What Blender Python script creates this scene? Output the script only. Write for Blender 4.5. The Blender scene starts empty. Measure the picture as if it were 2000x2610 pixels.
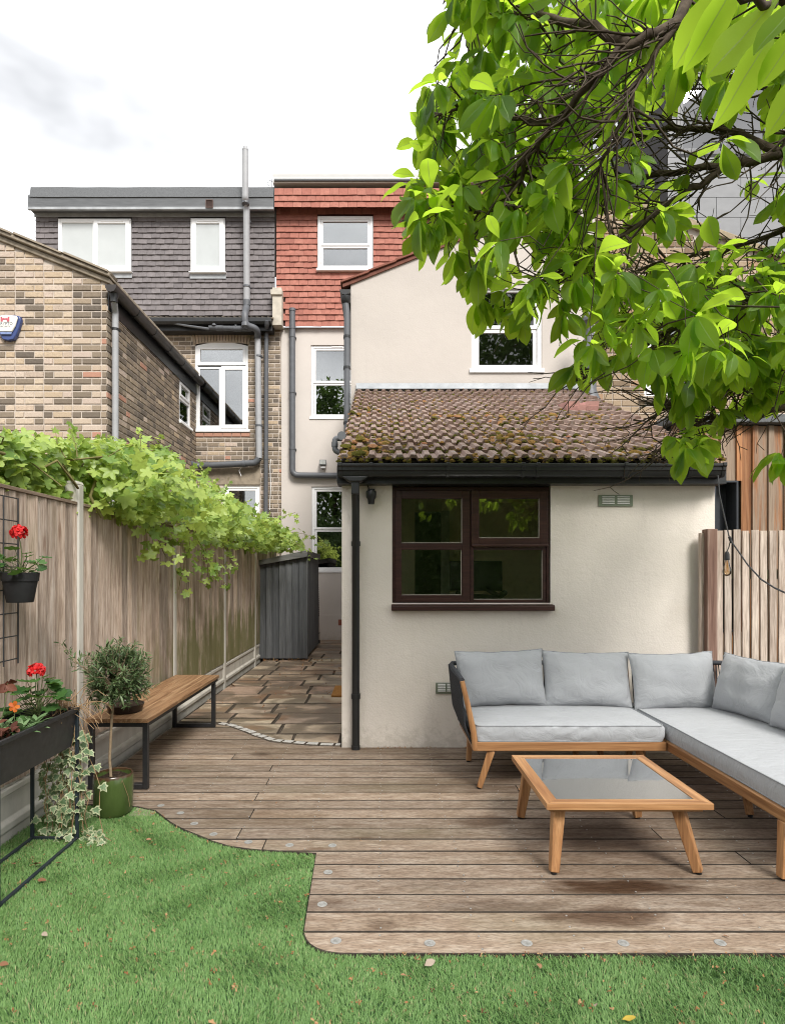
import bpy, math, random
import numpy as np
from mathutils import Vector, Matrix, noise as mnoise
R = random.Random(7)
RAD = math.radians
SC = bpy.context.scene
COL = SC.collection
# ------------------------------------------------------------------ camera, light, exposure
H = 1.485                                   # eye height
F = 1565.0                                  # focal length, in pixels of the 2000 px wide photograph
cam_d = bpy.data.cameras.new('camera'); cam = bpy.data.objects.new('camera', cam_d); COL.objects.link(cam)
cam.location = (0, 0, H); cam.rotation_euler = (RAD(90), 0, 0)
cam_d.sensor_fit = 'HORIZONTAL'; cam_d.sensor_width = 36; cam_d.lens = F / 2000 * 36
cam_d.shift_x = 0.015; cam_d.shift_y = 0.080
cam_d.clip_start = 0.05; cam_d.clip_end = 600
SC.camera = cam
SUN_EL, SUN_AZ = RAD(44), RAD(158)          # behind the camera, a little to the right
w = bpy.data.worlds.new('World'); SC.world = w; w.use_nodes = True
nt = w.node_tree; nt.nodes.clear()
def wn(t): return nt.nodes.new(t)
out = wn('ShaderNodeOutputWorld'); bg = wn('ShaderNodeBackground'); bg.inputs[1].default_value = 0.1
sky = wn('ShaderNodeTexSky'); sky.sky_type = 'NISHITA'; sky.sun_disc = False
sky.sun_elevation = SUN_EL; sky.sun_rotation = SUN_AZ
tc = wn('ShaderNodeTexCoord'); mp = wn('ShaderNodeMapping'); mp.inputs['Scale'].default_value = (1.0, 1.0, 2.2)
mp.inputs['Location'].default_value = (.35, .2, .1)
nz = wn('ShaderNodeTexNoise'); nz.inputs['Scale'].default_value = 1.7; nz.inputs['Detail'].default_value = 5; nz.inputs['Roughness'].default_value = .5
rp = wn('ShaderNodeValToRGB'); rp.color_ramp.elements[0].position = .36; rp.color_ramp.elements[1].position = .64
rp.color_ramp.elements[0].color = (.27, .273, .28, 1); rp.color_ramp.elements[1].color = (1, 1, 1, 1)
sx = wn('ShaderNodeSeparateXYZ'); mr = wn('ShaderNodeMapRange')    # a plain overcast sky: brighter towards the zenith
mr.inputs['From Min'].default_value = 0; mr.inputs['From Max'].default_value = 1
mr.inputs['To Min'].default_value = 4.6; mr.inputs['To Max'].default_value = 11.5
mx = wn('ShaderNodeMix'); mx.data_type = 'RGBA'; mx.blend_type = 'MULTIPLY'; mx.inputs[0].default_value = 1
m2 = wn('ShaderNodeMix'); m2.data_type = 'RGBA'; m2.inputs[0].default_value = .93
L = nt.links.new
L(tc.outputs['Generated'], mp.inputs[0]); L(mp.outputs[0], nz.inputs['Vector']); L(nz.outputs[0], rp.inputs[0])
L(tc.outputs['Generated'], sx.inputs[0]); L(sx.outputs[2], mr.inputs[0])
L(rp.outputs[0], mx.inputs[6]); L(mr.outputs[0], mx.inputs[7])
L(sky.outputs[0], m2.inputs[6]); L(mx.outputs[2], m2.inputs[7]); L(m2.outputs[2], bg.inputs[0]); L(bg.outputs[0], out.inputs[0])
sun_d = bpy.data.lights.new('sun', 'SUN'); sun_d.energy = 1.5; sun_d.angle = RAD(20); sun_d.color = (1, .965, .91)
sun = bpy.data.objects.new('sun', sun_d); COL.objects.link(sun); sun.location = (0, -5, 20)
sd = Vector((math.sin(SUN_AZ) * math.cos(SUN_EL), math.cos(SUN_AZ) * math.cos(SUN_EL), math.sin(SUN_EL)))
sun.rotation_euler = sd.to_track_quat('Z', 'Y').to_euler()
SC.view_settings.view_transform = 'Standard'; SC.view_settings.look = 'None'
SC.view_settings.gamma = 1; SC.view_settings.use_curve_mapping = False
SC.view_settings.exposure = 1.58
SC.cycles.max_bounces = 8; SC.cycles.transparent_max_bounces = 16; SC.cycles.diffuse_bounces = 4
SC.cycles.use_denoising = True; SC.cycles.denoising_prefilter = 'ACCURATE'; SC.cycles.pixel_filter_type = 'BLACKMAN_HARRIS'; SC.cycles.filter_width = 1.05
SC.cycles.caustics_reflective = False; SC.cycles.caustics_refractive = False

# measured from the photograph: a pixel at a known distance Y gives a place in metres
def PX(px, Y): return (px - 970) / F * Y
def PZ(py, Y): return H + (1465 - py) / F * Y
def G(px, py, z=0.0):
    Y = F * (H - z) / (py - 1465); return PX(px, Y), Y
def P3(px, py, Y): return Vector((PX(px, Y), Y, PZ(py, Y)))
def proj(p): return 970 + F * p[0] / max(p[1], .01), 1465 - F * (p[2] - H) / max(p[1], .01)

# ------------------------------------------------------------------ materials
class NT:
    def __init__(s, name):
        s.m = bpy.data.materials.new(name); s.m.use_nodes = True; s.t = s.m.node_tree; s.t.nodes.clear()
        s.out = s.n('ShaderNodeOutputMaterial')
    def n(s, t, **k):
        nd = s.t.nodes.new(t)
        for a, b in k.items(): setattr(nd, a, b)
        return nd
    def l(s, a, b): s.t.links.new(a, b)
    def val(s, sock, v):
        if hasattr(v, 'links') or isinstance(v, bpy.types.NodeSocket): s.l(v, sock)
        else: sock.default_value = v
    def vec(s, scale=(1, 1, 1), rnd=True, rot=(0, 0, 0)):
        tc = s.n('ShaderNodeTexCoord'); v = tc.outputs['Object']
        if rnd:
            oi = s.n('ShaderNodeObjectInfo'); sc = s.n('ShaderNodeVectorMath', operation='SCALE'); sc.inputs[0].default_value = (37, 91, 53)
            s.l(oi.outputs['Random'], sc.inputs['Scale']); ad = s.n('ShaderNodeVectorMath', operation='ADD')
            s.l(v, ad.inputs[0]); s.l(sc.outputs[0], ad.inputs[1]); v = ad.outputs[0]
        mp = s.n('ShaderNodeMapping'); mp.inputs['Scale'].default_value = scale; mp.inputs['Rotation'].default_value = rot
        s.l(v, mp.inputs[0]); return mp.outputs[0]
    def noise(s, v, scale, detail=4, rough=.55, dist=0):
        nz = s.n('ShaderNodeTexNoise'); s.l(v, nz.inputs['Vector']); nz.inputs['Scale'].default_value = scale
        nz.inputs['Detail'].default_value = detail; nz.inputs['Roughness'].default_value = rough; nz.inputs['Distortion'].default_value = dist
        return nz.outputs[0]
    def ramp(s, f, stops, interp='LINEAR'):
        rp = s.n('ShaderNodeValToRGB'); e = rp.color_ramp.elements; rp.color_ramp.interpolation = interp
        while len(e) < len(stops): e.new(.5)
        for el, (p, c) in zip(e, stops): el.position = p; el.color = (*c, 1) if len(c) == 3 else c
        s.l(f, rp.inputs[0]); return rp.outputs[0]
    def mix(s, f, a, b, mode='MIX'):
        m = s.n('ShaderNodeMix', data_type='RGBA', blend_type=mode)
        s.val(m.inputs[0], f)
        for sock, v in ((m.inputs[6], a), (m.inputs[7], b)):
            s.val(sock, (*v, 1) if isinstance(v, tuple) and len(v) == 3 else v)
        return m.outputs[2]
    def math(s, op, a, b=0.0, clamp=False):
        m = s.n('ShaderNodeMath', operation=op, use_clamp=clamp); s.val(m.inputs[0], a); s.val(m.inputs[1], b); return m.outputs[0]
    def step(s, f, a, b):
        m = s.n('ShaderNodeMapRange'); m.interpolation_type = 'SMOOTHSTEP'; s.val(m.inputs[0], f)
        m.inputs[1].default_value = a; m.inputs[2].default_value = b; return m.outputs[0]
    def tint(s):
        a = s.n('ShaderNodeAttribute', attribute_name='tint'); return a.outputs['Fac']
    def rnd(s): return s.n('ShaderNodeObjectInfo').outputs['Random']
    def bump(s, h, st=.3, d=.01, prev=None):
        b = s.n('ShaderNodeBump'); b.inputs['Strength'].default_value = st; b.inputs['Distance'].default_value = d
        s.l(h, b.inputs['Height'])
        if prev is not None: s.l(prev, b.inputs['Normal'])
        return b.outputs[0]
    def bsdf(s, col, rough=.7, nrm=None, spec=.4, metal=0, sheen=0, coat=0):
        p = s.n('ShaderNodeBsdfPrincipled')
        s.val(p.inputs['Base Color'], (*col, 1) if isinstance(col, tuple) and len(col) == 3 else col)
        s.val(p.inputs['Roughness'], rough); p.inputs['Specular IOR Level'].default_value = spec
        p.inputs['Metallic'].default_value = metal; p.inputs['Sheen Weight'].default_value = sheen; p.inputs['Coat Weight'].default_value = coat
        if nrm is not None: s.l(nrm, p.inputs['Normal'])
        return p.outputs[0]
    def done(s, sh): s.l(sh, s.out.inputs[0]); return s.m

def plain(name, c, rough=.5, var=.12, scale=18, spec=.4, bump=0, bscale=120, metal=0, streak=(1, 1, 1), coat=0):
    t = NT(name); v = t.vec(streak)
    n = t.noise(v, scale, 5); lo = tuple(x * (1 - var) for x in c); hi = tuple(min(1, x * (1 + var)) for x in c)
    col = t.ramp(n, [(.3, lo), (.7, hi)])
    nrm = t.bump(t.noise(v, bscale, 3), bump, .004) if bump else None
    rr = t.math('ADD', t.math('MULTIPLY', t.noise(v, scale * 1.7, 3), .2), rough - .1)
    return t.done(t.bsdf(col, rr, nrm, spec, metal, 0, coat))

def wood(name, lo, mid, hi, axis='x', grain=1.0, rough=.6, tint=.0, stain=None, knots=True, algae=None, bump=.25, wear=0, along=1.6, gcon=.45, fine=150):
    t = NT(name); a = 'xyz'.index(axis)
    sc = [38, 38, 38]; sc[a] = along; sc2 = [fine, fine, fine]; sc2[a] = along * 3.4 * fine / 150
    v = t.vec(tuple(sc)); g = t.noise(v, grain, 5, .62, .5)
    v2 = t.vec(tuple(sc2)); g2 = t.noise(v2, grain, 3, .6)
    col = t.ramp(g, [(.34, lo), (.5, mid), (.66, hi)])
    col = t.mix(gcon, col, t.ramp(g2, [(.36, (.42, .39, .37)), (.58, (1.0, 1.0, 1.0))]), 'MULTIPLY')
    if knots:
        sk = [4, 4, 4]; sk[a] = 1.3
        vk = t.vec(tuple(sk)); vo = t.n('ShaderNodeTexVoronoi'); t.l(vk, vo.inputs['Vector']); vo.inputs['Scale'].default_value = 1.15
        kd = t.step(t.math('ADD', vo.outputs['Distance'], t.math('MULTIPLY', t.math('SUBTRACT', g2, .5), .12)), .13, .05)
        col = t.mix(t.math('MULTIPLY', kd, .72), col, (mid[0] * .42, mid[1] * .31, mid[2] * .25))
    if tint:
        rv = t.math('ADD', t.rnd(), t.tint()); rv = t.math('FRACT', rv)
        col = t.mix(1, col, t.ramp(rv, [(0, (1 - tint,) * 3), (.5, (1, .98, .96)), (1, (1 + tint, 1 + tint * .9, 1 + tint * .75))]), 'MULTIPLY')
    nrm = t.bump(g2, bump, .004); nrm = t.bump(g, bump * .6, .006, nrm)
    extra = dict(t=t, g=g, g2=g2)
    if stain: col, rough = stain(t, col, rough)
    if algae: col = algae(t, col)
    return t.done(t.bsdf(col, rough, nrm, .35))

def leafmat(name, dark, light, trans, gloss=.35, tw=.5, spec=.4):
    t = NT(name); tn = t.tint()
    rv = t.math('FRACT', t.math('ADD', t.rnd(), tn))
    col = t.ramp(rv, [(0, dark), (1, light)])
    n = t.noise(t.vec((1, 1, 1)), 30, 3); col = t.mix(.35, col, t.ramp(n, [(.3, (.6, .65, .55)), (.7, (1.15, 1.1, 1.0))]), 'MULTIPLY')
    p = t.bsdf(col, gloss, t.bump(t.noise(t.vec((1, 1, 1)), 60, 2), .25, .003), spec)
    tr = t.n('ShaderNodeBsdfTranslucent'); tcol = t.ramp(rv, [(0, tuple(x * .6 for x in trans)), (1, trans)]); t.l(tcol, tr.inputs[0])
    m = t.n('ShaderNodeMixShader'); m.inputs[0].default_value = tw; t.l(p, m.inputs[1]); t.l(tr.outputs[0], m.inputs[2])
    return t.done(m.outputs[0])

def render_wall(name, c, dirt=(.55, .5, .44), bump=.5, scale=90):
    t = NT(name); v = t.vec((1, 1, 1), False)
    n = t.noise(v, 1.3, 6, .6); col = t.ramp(n, [(.3, tuple(x * .93 for x in c)), (.65, c)])
    vs = t.vec((5, 5, .5), False); st = t.noise(vs, 1.2, 6, .65)
    fine = t.noise(v, 55, 3)
    msk = t.math('MULTIPLY', t.step(st, .54, .74), t.step(n, .40, .62)); msk = t.math('MULTIPLY', msk, t.step(fine, .3, .7))
    col = t.mix(t.math('MULTIPLY', msk, .55), col, dirt)
    gp_ = t.n('ShaderNodeNewGeometry'); sz = t.n('ShaderNodeSeparateXYZ'); t.l(gp_.outputs['Position'], sz.inputs[0])     # mud splashed up from the deck
    spl = t.math('SUBTRACT', t.math('ADD', t.noise(v, 16, 6, .75), .12), t.math('MULTIPLY', sz.outputs[2], 1.1)); col = t.mix(t.math('MULTIPLY', t.step(spl, .42, .66), .32), col, (.36, .31, .24))
    nb = t.noise(v, scale, 4, .6); nb2 = t.noise(v, scale * .22, 3, .5)
    nrm = t.bump(nb, bump, .006); nrm = t.bump(nb2, bump * .5, .012, nrm)
    return t.done(t.bsdf(col, .9, nrm, .15))

def glassmat(name, tintc=(.82, .86, .85), f=1.25, rough=0.0, base=.05):
    t = NT(name); fr = t.n('ShaderNodeFresnel'); fr.inputs[0].default_value = 1.52
    k = t.math('ADD', t.math('MULTIPLY', fr.outputs[0], f), base, True)
    tr = t.n('ShaderNodeBsdfTransparent'); tr.inputs[0].default_value = (*tintc, 1)
    gl = t.n('ShaderNodeBsdfGlossy'); gl.inputs['Roughness'].default_value = rough
    m = t.n('ShaderNodeMixShader'); t.l(k, m.inputs[0]); t.l(tr.outputs[0], m.inputs[1]); t.l(gl.outputs[0], m.inputs[2])
    return t.done(m.outputs[0])

def ramp_pieces(name, stops, rough=.85, nscale=25, spots=None, spotamt=.5, bump=.5, bscale=60):
    t = NT(name); v = t.vec((1, 1, 1)); tn = t.tint()
    col = t.ramp(tn, stops)
    n = t.noise(v, nscale, 5, .65); col = t.mix(.7, col, t.ramp(n, [(.3, (.72, .70, .68)), (.7, (1.14, 1.13, 1.12))]), 'MULTIPLY')
    if spots:
        sp = t.step(t.noise(v, nscale * .9, 6, .75), .56, .68); col = t.mix(t.math('MULTIPLY', sp, spotamt), col, spots)
    nrm = t.bump(t.noise(v, bscale, 4, .6), bump, .006)
    return t.done(t.bsdf(col, rough, nrm, .2))

# ------------------------------------------------------------------ mesh helpers
class MB:
    def __init__(s): s.v = []; s.f = []; s.t = []; s.mi = []
    def add(s, vs, fs, tint=0.0, mi=0):
        b = len(s.v); s.v.extend([tuple(p) for p in vs]); s.f.extend([tuple(i + b for i in f) for f in fs]); s.t.extend([tint] * len(fs)); s.mi.extend([mi] * len(fs)); return s
    def box(s, x0, y0, z0, x1, y1, z1, tint=0.0, mi=0, M=None):
        if x0 > x1: x0, x1 = x1, x0
        if y0 > y1: y0, y1 = y1, y0
        if z0 > z1: z0, z1 = z1, z0
        vs = [(x0, y0, z0), (x1, y0, z0), (x1, y1, z0), (x0, y1, z0), (x0, y0, z1), (x1, y0, z1), (x1, y1, z1), (x0, y1, z1)]
        if M is not None: vs = [M @ Vector(p) for p in vs]
        return s.add(vs, [(0, 3, 2, 1), (4, 5, 6, 7), (0, 1, 5, 4), (1, 2, 6, 5), (2, 3, 7, 6), (3, 0, 4, 7)], tint, mi)
    def beam(s, a, b, wa, wb=None, up=(0, 0, 1), tint=0.0, mi=0):
        """square bar from a to b; wa, wb = (side, up) half sizes"""
        a, b = Vector(a), Vector(b); wb = wb or wa; d = (b - a).normalized(); u = Vector(up)
        if abs(d.dot(u)) > .97: u = Vector((0, 1, 0))
        sd_ = d.cross(u).normalized(); u = sd_.cross(d)
        vs = []
        for c, ww in ((a, wa), (b, wb)):
            for i, j in ((-1, -1), (1, -1), (1, 1), (-1, 1)): vs.append(c + sd_ * ww[0] * i + u * ww[1] * j)
        return s.add(vs, [(3, 2, 1, 0), (4, 5, 6, 7), (0, 1, 5, 4), (1, 2, 6, 5), (2, 3, 7, 6), (3, 0, 4, 7)], tint, mi)
    def tube(s, pts, rad, n=8, cap=True, tint=0.0, mi=0, closed=False):
        pts = [Vector(p) for p in pts]; k = len(pts); rad = rad if isinstance(rad, (list, tuple)) else [rad] * k
        vs = []; fs = []; pu = None
        for i, p in enumerate(pts):
            if closed: d = (pts[(i + 1) % k] - pts[i - 1])
            else: d = pts[min(i + 1, k - 1)] - pts[max(i - 1, 0)]
            d = d.normalized() if d.length > 1e-9 else Vector((0, 0, 1))
            if pu is None:
                u = Vector((0, 0, 1)) if abs(d.z) < .9 else Vector((0, 1, 0)); u = (u - d * u.dot(d)).normalized()
            else:
                u = pu - d * pu.dot(d); u = u.normalized() if u.length > 1e-6 else Vector((1, 0, 0))
            pu = u; sv = d.cross(u)
            for j in range(n):
                a = 2 * math.pi * j / n; vs.append(p + (u * math.cos(a) + sv * math.sin(a)) * rad[i])
        for i in range(k - 1 + (1 if closed else 0)):
            i2 = (i + 1) % k
            for j in range(n): fs.append((i * n + j, i * n + (j + 1) % n, i2 * n + (j + 1) % n, i2 * n + j))
        if cap and not closed: fs.append(tuple(range(n - 1, -1, -1))); fs.append(tuple((k - 1) * n + j for j in range(n)))
        return s.add(vs, fs, tint, mi)
    def lathe(s, c, prof, n=24, tint=0.0, mi=0, ax='z'):
        vs = []; fs = []; c = Vector(c)
        for r, h in prof:
            for j in range(n):
                a = 2 * math.pi * j / n; p = Vector((r * math.cos(a), r * math.sin(a), h))
                if ax == 'y': p = Vector((p.x, -p.z, p.y))
                vs.append(c + p)
        for i in range(len(prof) - 1):
            for j in range(n): fs.append((i * n + j, i * n + (j + 1) % n, (i + 1) * n + (j + 1) % n, (i + 1) * n + j))
        if prof[0][0] > 1e-6: fs.append(tuple(range(n - 1, -1, -1)))
        if prof[-1][0] > 1e-6: fs.append(tuple((len(prof) - 1) * n + j for j in range(n)))
        return s.add(vs, fs, tint, mi)
    def prism(s, poly, axis, a, b, tint=0.0, mi=0):
        """poly in the plane across axis ('x': (y,z), 'y': (x,z), 'z': (x,y)), extruded from a to b"""
        def pt(p, h): return {'x': (h, p[0], p[1]), 'y': (p[0], h, p[1]), 'z': (p[0], p[1], h)}[axis]
        n = len(poly); vs = [pt(p, a) for p in poly] + [pt(p, b) for p in poly]
        fs = [tuple(range(n - 1, -1, -1)), tuple(range(n, 2 * n))] + [(i, (i + 1) % n, n + (i + 1) % n, n + i) for i in range(n)]
        return s.add(vs, fs, tint, mi)
    def ring(s, x0, x1, z0, z1, w, y0, y1, wb=None, wt=None):
        wb = w if wb is None else wb; wt = w if wt is None else wt
        s.box(x0, y0, z0, x0 + w, y1, z1); s.box(x1 - w, y0, z0, x1, y1, z1)
        s.box(x0 + w, y0, z0, x1 - w, y1, z0 + wb); s.box(x0 + w, y0, z1 - wt, x1 - w, y1, z1); return s
    def mesh(s, name, mats, smooth=False, fixn=False):
        me = bpy.data.meshes.new(name); me.from_pydata(s.v, [], s.f)
        for m in (mats if isinstance(mats, (list, tuple)) else [mats]): me.materials.append(m)
        at = me.attributes.new('tint', 'FLOAT', 'FACE'); at.data.foreach_set('value', np.array(s.t, dtype=np.float32))
        if any(s.mi): me.polygons.foreach_set('material_index', np.array(s.mi, dtype=np.int32))
        if fixn:
            import bmesh
            bm = bmesh.new(); bm.from_mesh(me); bmesh.ops.recalc_face_normals(bm, faces=bm.faces); bm.to_mesh(me); bm.free()
        if smooth:
            me.shade_smooth(); me.set_sharp_from_angle(angle=RAD(smooth if smooth is not True else 40))
        me.update(); return me
    def build(s, name, mats, parent=None, smooth=False, bevel=0, kind=None, label=None, loc=None, fixn=True):
        o = bpy.data.objects.new(name, s.mesh(name, mats, smooth, fixn)); link(o, parent)
        if bevel:
            b = o.modifiers.new('bevel', 'BEVEL'); b.width = bevel; b.segments = 2; b.limit_method = 'ANGLE'; b.angle_limit = RAD(35)
            if not smooth: o.data.shade_smooth(); o.data.set_sharp_from_angle(angle=RAD(35)); b.harden_normals = False
        if kind: o['kind'] = kind
        if label: o['label'] = label
        if loc: o.location = loc
        return o
def link(o, parent=None):
    COL.objects.link(o)
    if parent is not None: o.parent = parent
    return o
def tag(o, label, cat, group=None):
    o['label'] = label; o['category'] = cat
    if group: o['group'] = group
    return o
def thing(name, label, cat, loc=(0, 0, 0), group=None, rot=(0, 0, 0)):
    o = bpy.data.objects.new(name, None); COL.objects.link(o); o.location = loc; o.rotation_euler = rot; o.empty_display_size = .1
    return tag(o, label, cat, group)
def structure(o): o['kind'] = 'structure'; return o

def pieces(name, items, variants, parent, limit=300, smooth=False):
    """items: (matrix, variant index); the nearest in view become objects that share meshes, the rest one joined part"""
    def score(it):
        c = it[0].translation; d = (c - cam.location).length
        x, y = proj(c); ins = -20 < x < 2020 and -20 < y < 2630 and c.y > .1
        return (0 if ins else 1, d)
    items = sorted(items, key=score); inv = Matrix()
    for M_, vi in items[:limit]:
        o = bpy.data.objects.new(name, variants[vi]); link(o, parent); o.matrix_basis = inv @ M_
    rest = items[limit:]
    if rest:
        cache = {}
        for vi, me in enumerate(variants):
            nv = len(me.vertices); co = np.empty(nv * 3); me.vertices.foreach_get('co', co)
            cache[vi] = (co.reshape(-1, 3), [tuple(p.vertices) for p in me.polygons], [a.value for a in me.attributes['tint'].data], [p.material_index for p in me.polygons])
        V = []; Fs = []; T = []; MI = []; b = 0
        for M_, vi in rest:
            co, fs, tt, mi = cache[vi]; m = np.array(inv @ M_); V.append(co @ m[:3, :3].T + m[:3, 3])
            Fs.extend([tuple(i + b for i in f) for f in fs]); T.extend(tt); MI.extend(mi); b += len(co)
        me = bpy.data.meshes.new(name + '_mass'); me.from_pydata(np.concatenate(V).tolist(), [], Fs)
        for m in variants[0].materials: me.materials.append(m)
        me.attributes.new('tint', 'FLOAT', 'FACE').data.foreach_set('value', np.array(T, dtype=np.float32))
        me.polygons.foreach_set('material_index', np.array(MI, dtype=np.int32))
        if smooth: me.shade_smooth()
        o = bpy.data.objects.new(name, me); link(o, parent); o['kind'] = 'stuff'
def unit_blocks(name, mat, n, jit=.02, tints=None, bev=.06):
    """unit blocks (1 x 1 x 1 about the origin, front at -y) with knocked corners, one tint each"""
    res = []
    for k in range(n):
        b = MB(); j = lambda: R.uniform(-jit, jit); e = bev
        f = [(-.5 + e * .4 + j(), -.5, -.5 + e + j()), (.5 - e * .4 + j(), -.5, -.5 + e + j()), (.5 - e * .4 + j(), -.5, .5 - e + j()), (-.5 + e * .4 + j(), -.5, .5 - e + j())]
        m = [(-.5, -.2, -.5), (.5, -.2, -.5), (.5, -.2, .5), (-.5, -.2, .5)]; k4 = [(-.5, .5, -.5), (.5, .5, -.5), (.5, .5, .5), (-.5, .5, .5)]
        fs = [(0, 1, 2, 3)] + [(i + 4, (i + 1) % 4 + 4, (i + 1) % 4, i) for i in range(4)] + [(i + 8, (i + 1) % 4 + 8, (i + 1) % 4 + 4, i + 4) for i in range(4)]
        b.add(f + m + k4, fs, tints[k] if tints else k / max(1, n - 1)); res.append(b.mesh(name, mat))
    return res
def TRS(loc, sc=(1, 1, 1), rot=(0, 0, 0)):
    from mathutils import Euler
    return Matrix.Translation(loc) @ Euler(rot).to_matrix().to_4x4() @ Matrix.Diagonal((*sc, 1))
def holed_wall(mb, x0, x1, z0, z1, Y, holes, depth=.12, top=None):
    """front-facing sheet at Y with openings and their reveals; top(x) limits the height (gable)"""
    xs = sorted({x0, x1, *[h[0] for h in holes], *[h[1] for h in holes]}); zs = sorted({z0, z1, *[h[2] for h in holes], *[h[3] for h in holes]})
    xs = [x for x in xs if x0 <= x <= x1]; zs = [z for z in zs if z0 <= z <= z1]
    for a, b in zip(xs, xs[1:]):
        for c, d in zip(zs, zs[1:]):
            mx_, mz_ = (a + b) / 2, (c + d) / 2
            if any(h[0] < mx_ < h[1] and h[2] < mz_ < h[3] for h in holes): continue
            mb.add([(a, Y, c), (b, Y, c), (b, Y, d), (a, Y, d)], [(0, 1, 2, 3)])
    if top: mb.add([(x0, Y, z1), (x1, Y, z1), (x1, Y, top(x1)), (x0, Y, top(x0))], [(0, 1, 2, 3)])
    for h in holes:
        a, b, c, d = h; e = Y + depth
        mb.add([(a, Y, c), (a, e, c), (a, e, d), (a, Y, d)], [(0, 1, 2, 3)]); mb.add([(b, Y, c), (b, e, c), (b, e, d), (b, Y, d)], [(3, 2, 1, 0)])
        mb.add([(a, Y, d), (b, Y, d), (b, e, d), (a, e, d)], [(3, 2, 1, 0)]); mb.add([(a, Y, c), (b, Y, c), (b, e, c), (a, e, c)], [(0, 1, 2, 3)])
def clip_half(poly, ax, v, keep_greater):
    out = []
    for i in range(len(poly)):
        a, b = poly[i], poly[(i + 1) % len(poly)]; da = (a[ax] - v) * (1 if keep_greater else -1); db = (b[ax] - v) * (1 if keep_greater else -1)
        if da >= 0: out.append(a)
        if da * db < 0:
            t = da / (da - db); out.append((a[0] + (b[0] - a[0]) * t, a[1] + (b[1] - a[1]) * t))
    return out
def clip_rect(poly, x0, x1, y0, y1):
    for ax, v, g in ((0, x0, True), (0, x1, False), (1, y0, True), (1, y1, False)):
        poly = clip_half(poly, ax, v, g)
        if len(poly) < 3: return []
    return poly
def parea(p): return abs(sum(p[i][0] * p[(i + 1) % len(p)][1] - p[(i + 1) % len(p)][0] * p[i][1] for i in range(len(p)))) / 2
def slab(mb, poly, z0, z1, inset=.004, drop=.004, tint=0.0, side_mi=0):
    """flat stone or board with an eased top edge"""
    n = len(poly); cx = sum(p[0] for p in poly) / n; cy = sum(p[1] for p in poly) / n
    if sum(poly[i][0] * poly[(i + 1) % n][1] - poly[(i + 1) % n][0] * poly[i][1] for i in range(n)) < 0: poly = poly[::-1]
    ins = []
    for i in range(n):
        a, b, c = Vector(poly[i - 1]), Vector(poly[i]), Vector(poly[(i + 1) % n])
        d1 = (b - a); d2 = (c - b)
        n1 = Vector((-d1.y, d1.x)).normalized() if d1.length > 1e-7 else Vector((0, 0)); n2 = Vector((-d2.y, d2.x)).normalized() if d2.length > 1e-7 else n1
        nn = n1 + n2; nn = nn.normalized() if nn.length > 1e-6 else n1
        ins.append(b + nn * inset)
    vs = [(p[0], p[1], z0) for p in poly] + [(p[0], p[1], z1 - drop) for p in poly] + [(p[0], p[1], z1) for p in ins]
    fs = [(i, (i + 1) % n, n + (i + 1) % n, n + i) for i in range(n)] + [(n + i, n + (i + 1) % n, 2 * n + (i + 1) % n, 2 * n + i) for i in range(n)] + [tuple(range(2 * n, 3 * n))]
    mb.add(vs, fs, tint)
    if side_mi: mb.mi[-(2 * n + 1):] = [side_mi] * (2 * n) + [0]
    return mb
# ------------------------------------------------------------------ the materials of the place
M_cream = render_wall('cream_render', (.80, .735, .665), bump=.55, scale=70)
M_cream2 = render_wall('smooth_cream_render', (.58, .532, .49), dirt=(.5, .46, .41), bump=.25, scale=60)
M_room = plain('room_paint', (.80, .73, .54), .9, .05)
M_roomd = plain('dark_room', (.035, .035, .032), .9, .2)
M_upvc = plain('white_window_plastic', (.82, .82, .82), .35, .02, 8)
M_brownw = wood('brown_window_paint', (.030, .012, .009), (.042, .016, .012), (.062, .026, .019), 'x', 1.0, .38, knots=False, bump=.15)
M_blackp = plain('black_plastic', (.016, .017, .018), .38, .2, 9, .5)
M_greyp = plain('grey_pipe_plastic', (.34, .345, .355), .5, .08, 6)
M_dgreyp = plain('dark_grey_pipe', (.10, .105, .115), .45, .12, 6)
M_glass = glassmat('window_glass', (.93, .94, .90), 1.9, 0, .01)
M_glassu = glassmat('upper_window_glass', (.75, .78, .78), 2.3, .0, .20)
M_frost = plain('frosted_pane', (.46, .485, .485), .18, .04, 3, .6)
M_blind = plain('roller_blind', (.78, .80, .80), .8, .02, 3)
M_mortar = plain('mortar', (.52, .455, .395), .95, .16, 14, .1, .5, 90)
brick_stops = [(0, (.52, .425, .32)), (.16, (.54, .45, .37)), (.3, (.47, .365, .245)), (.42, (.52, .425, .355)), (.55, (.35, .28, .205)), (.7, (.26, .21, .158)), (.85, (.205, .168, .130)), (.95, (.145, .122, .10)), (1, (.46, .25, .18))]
M_brick = ramp_pieces('stock_brick', brick_stops, .92, 24, (.13, .095, .07), .65, .7, 55)
M_brickr = ramp_pieces('old_brick', [(0, (.36, .27, .18)), (.35, (.40, .31, .22)), (.6, (.26, .19, .125)), (.85, (.16, .12, .09)), (1, (.38, .25, .16))], .92, 24, (.14, .10, .075), .5, .7, 55)
M_redt = ramp_pieces('red_clay_tile', [(0, (.345, .138, .106)), (.4, (.38, .157, .12)), (.75, (.415, .182, .14)), (1, (.31, .125, .097))], .8, 14, (.22, .085, .07), .25, .25, 40)
M_slt = ramp_pieces('plum_grey_tile', [(0, (.152, .139, .143)), (.5, (.175, .160, .164)), (1, (.20, .183, .187))], .75, 12, (.20, .19, .19), .25, .2, 40)
M_lead = plain('lead_flashing', (.33, .345, .36), .55, .2, 5, .4)
M_felt = plain('dark_roof_felt', (.13, .135, .14), .9, .18, 40, .2, .5, 200)
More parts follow.
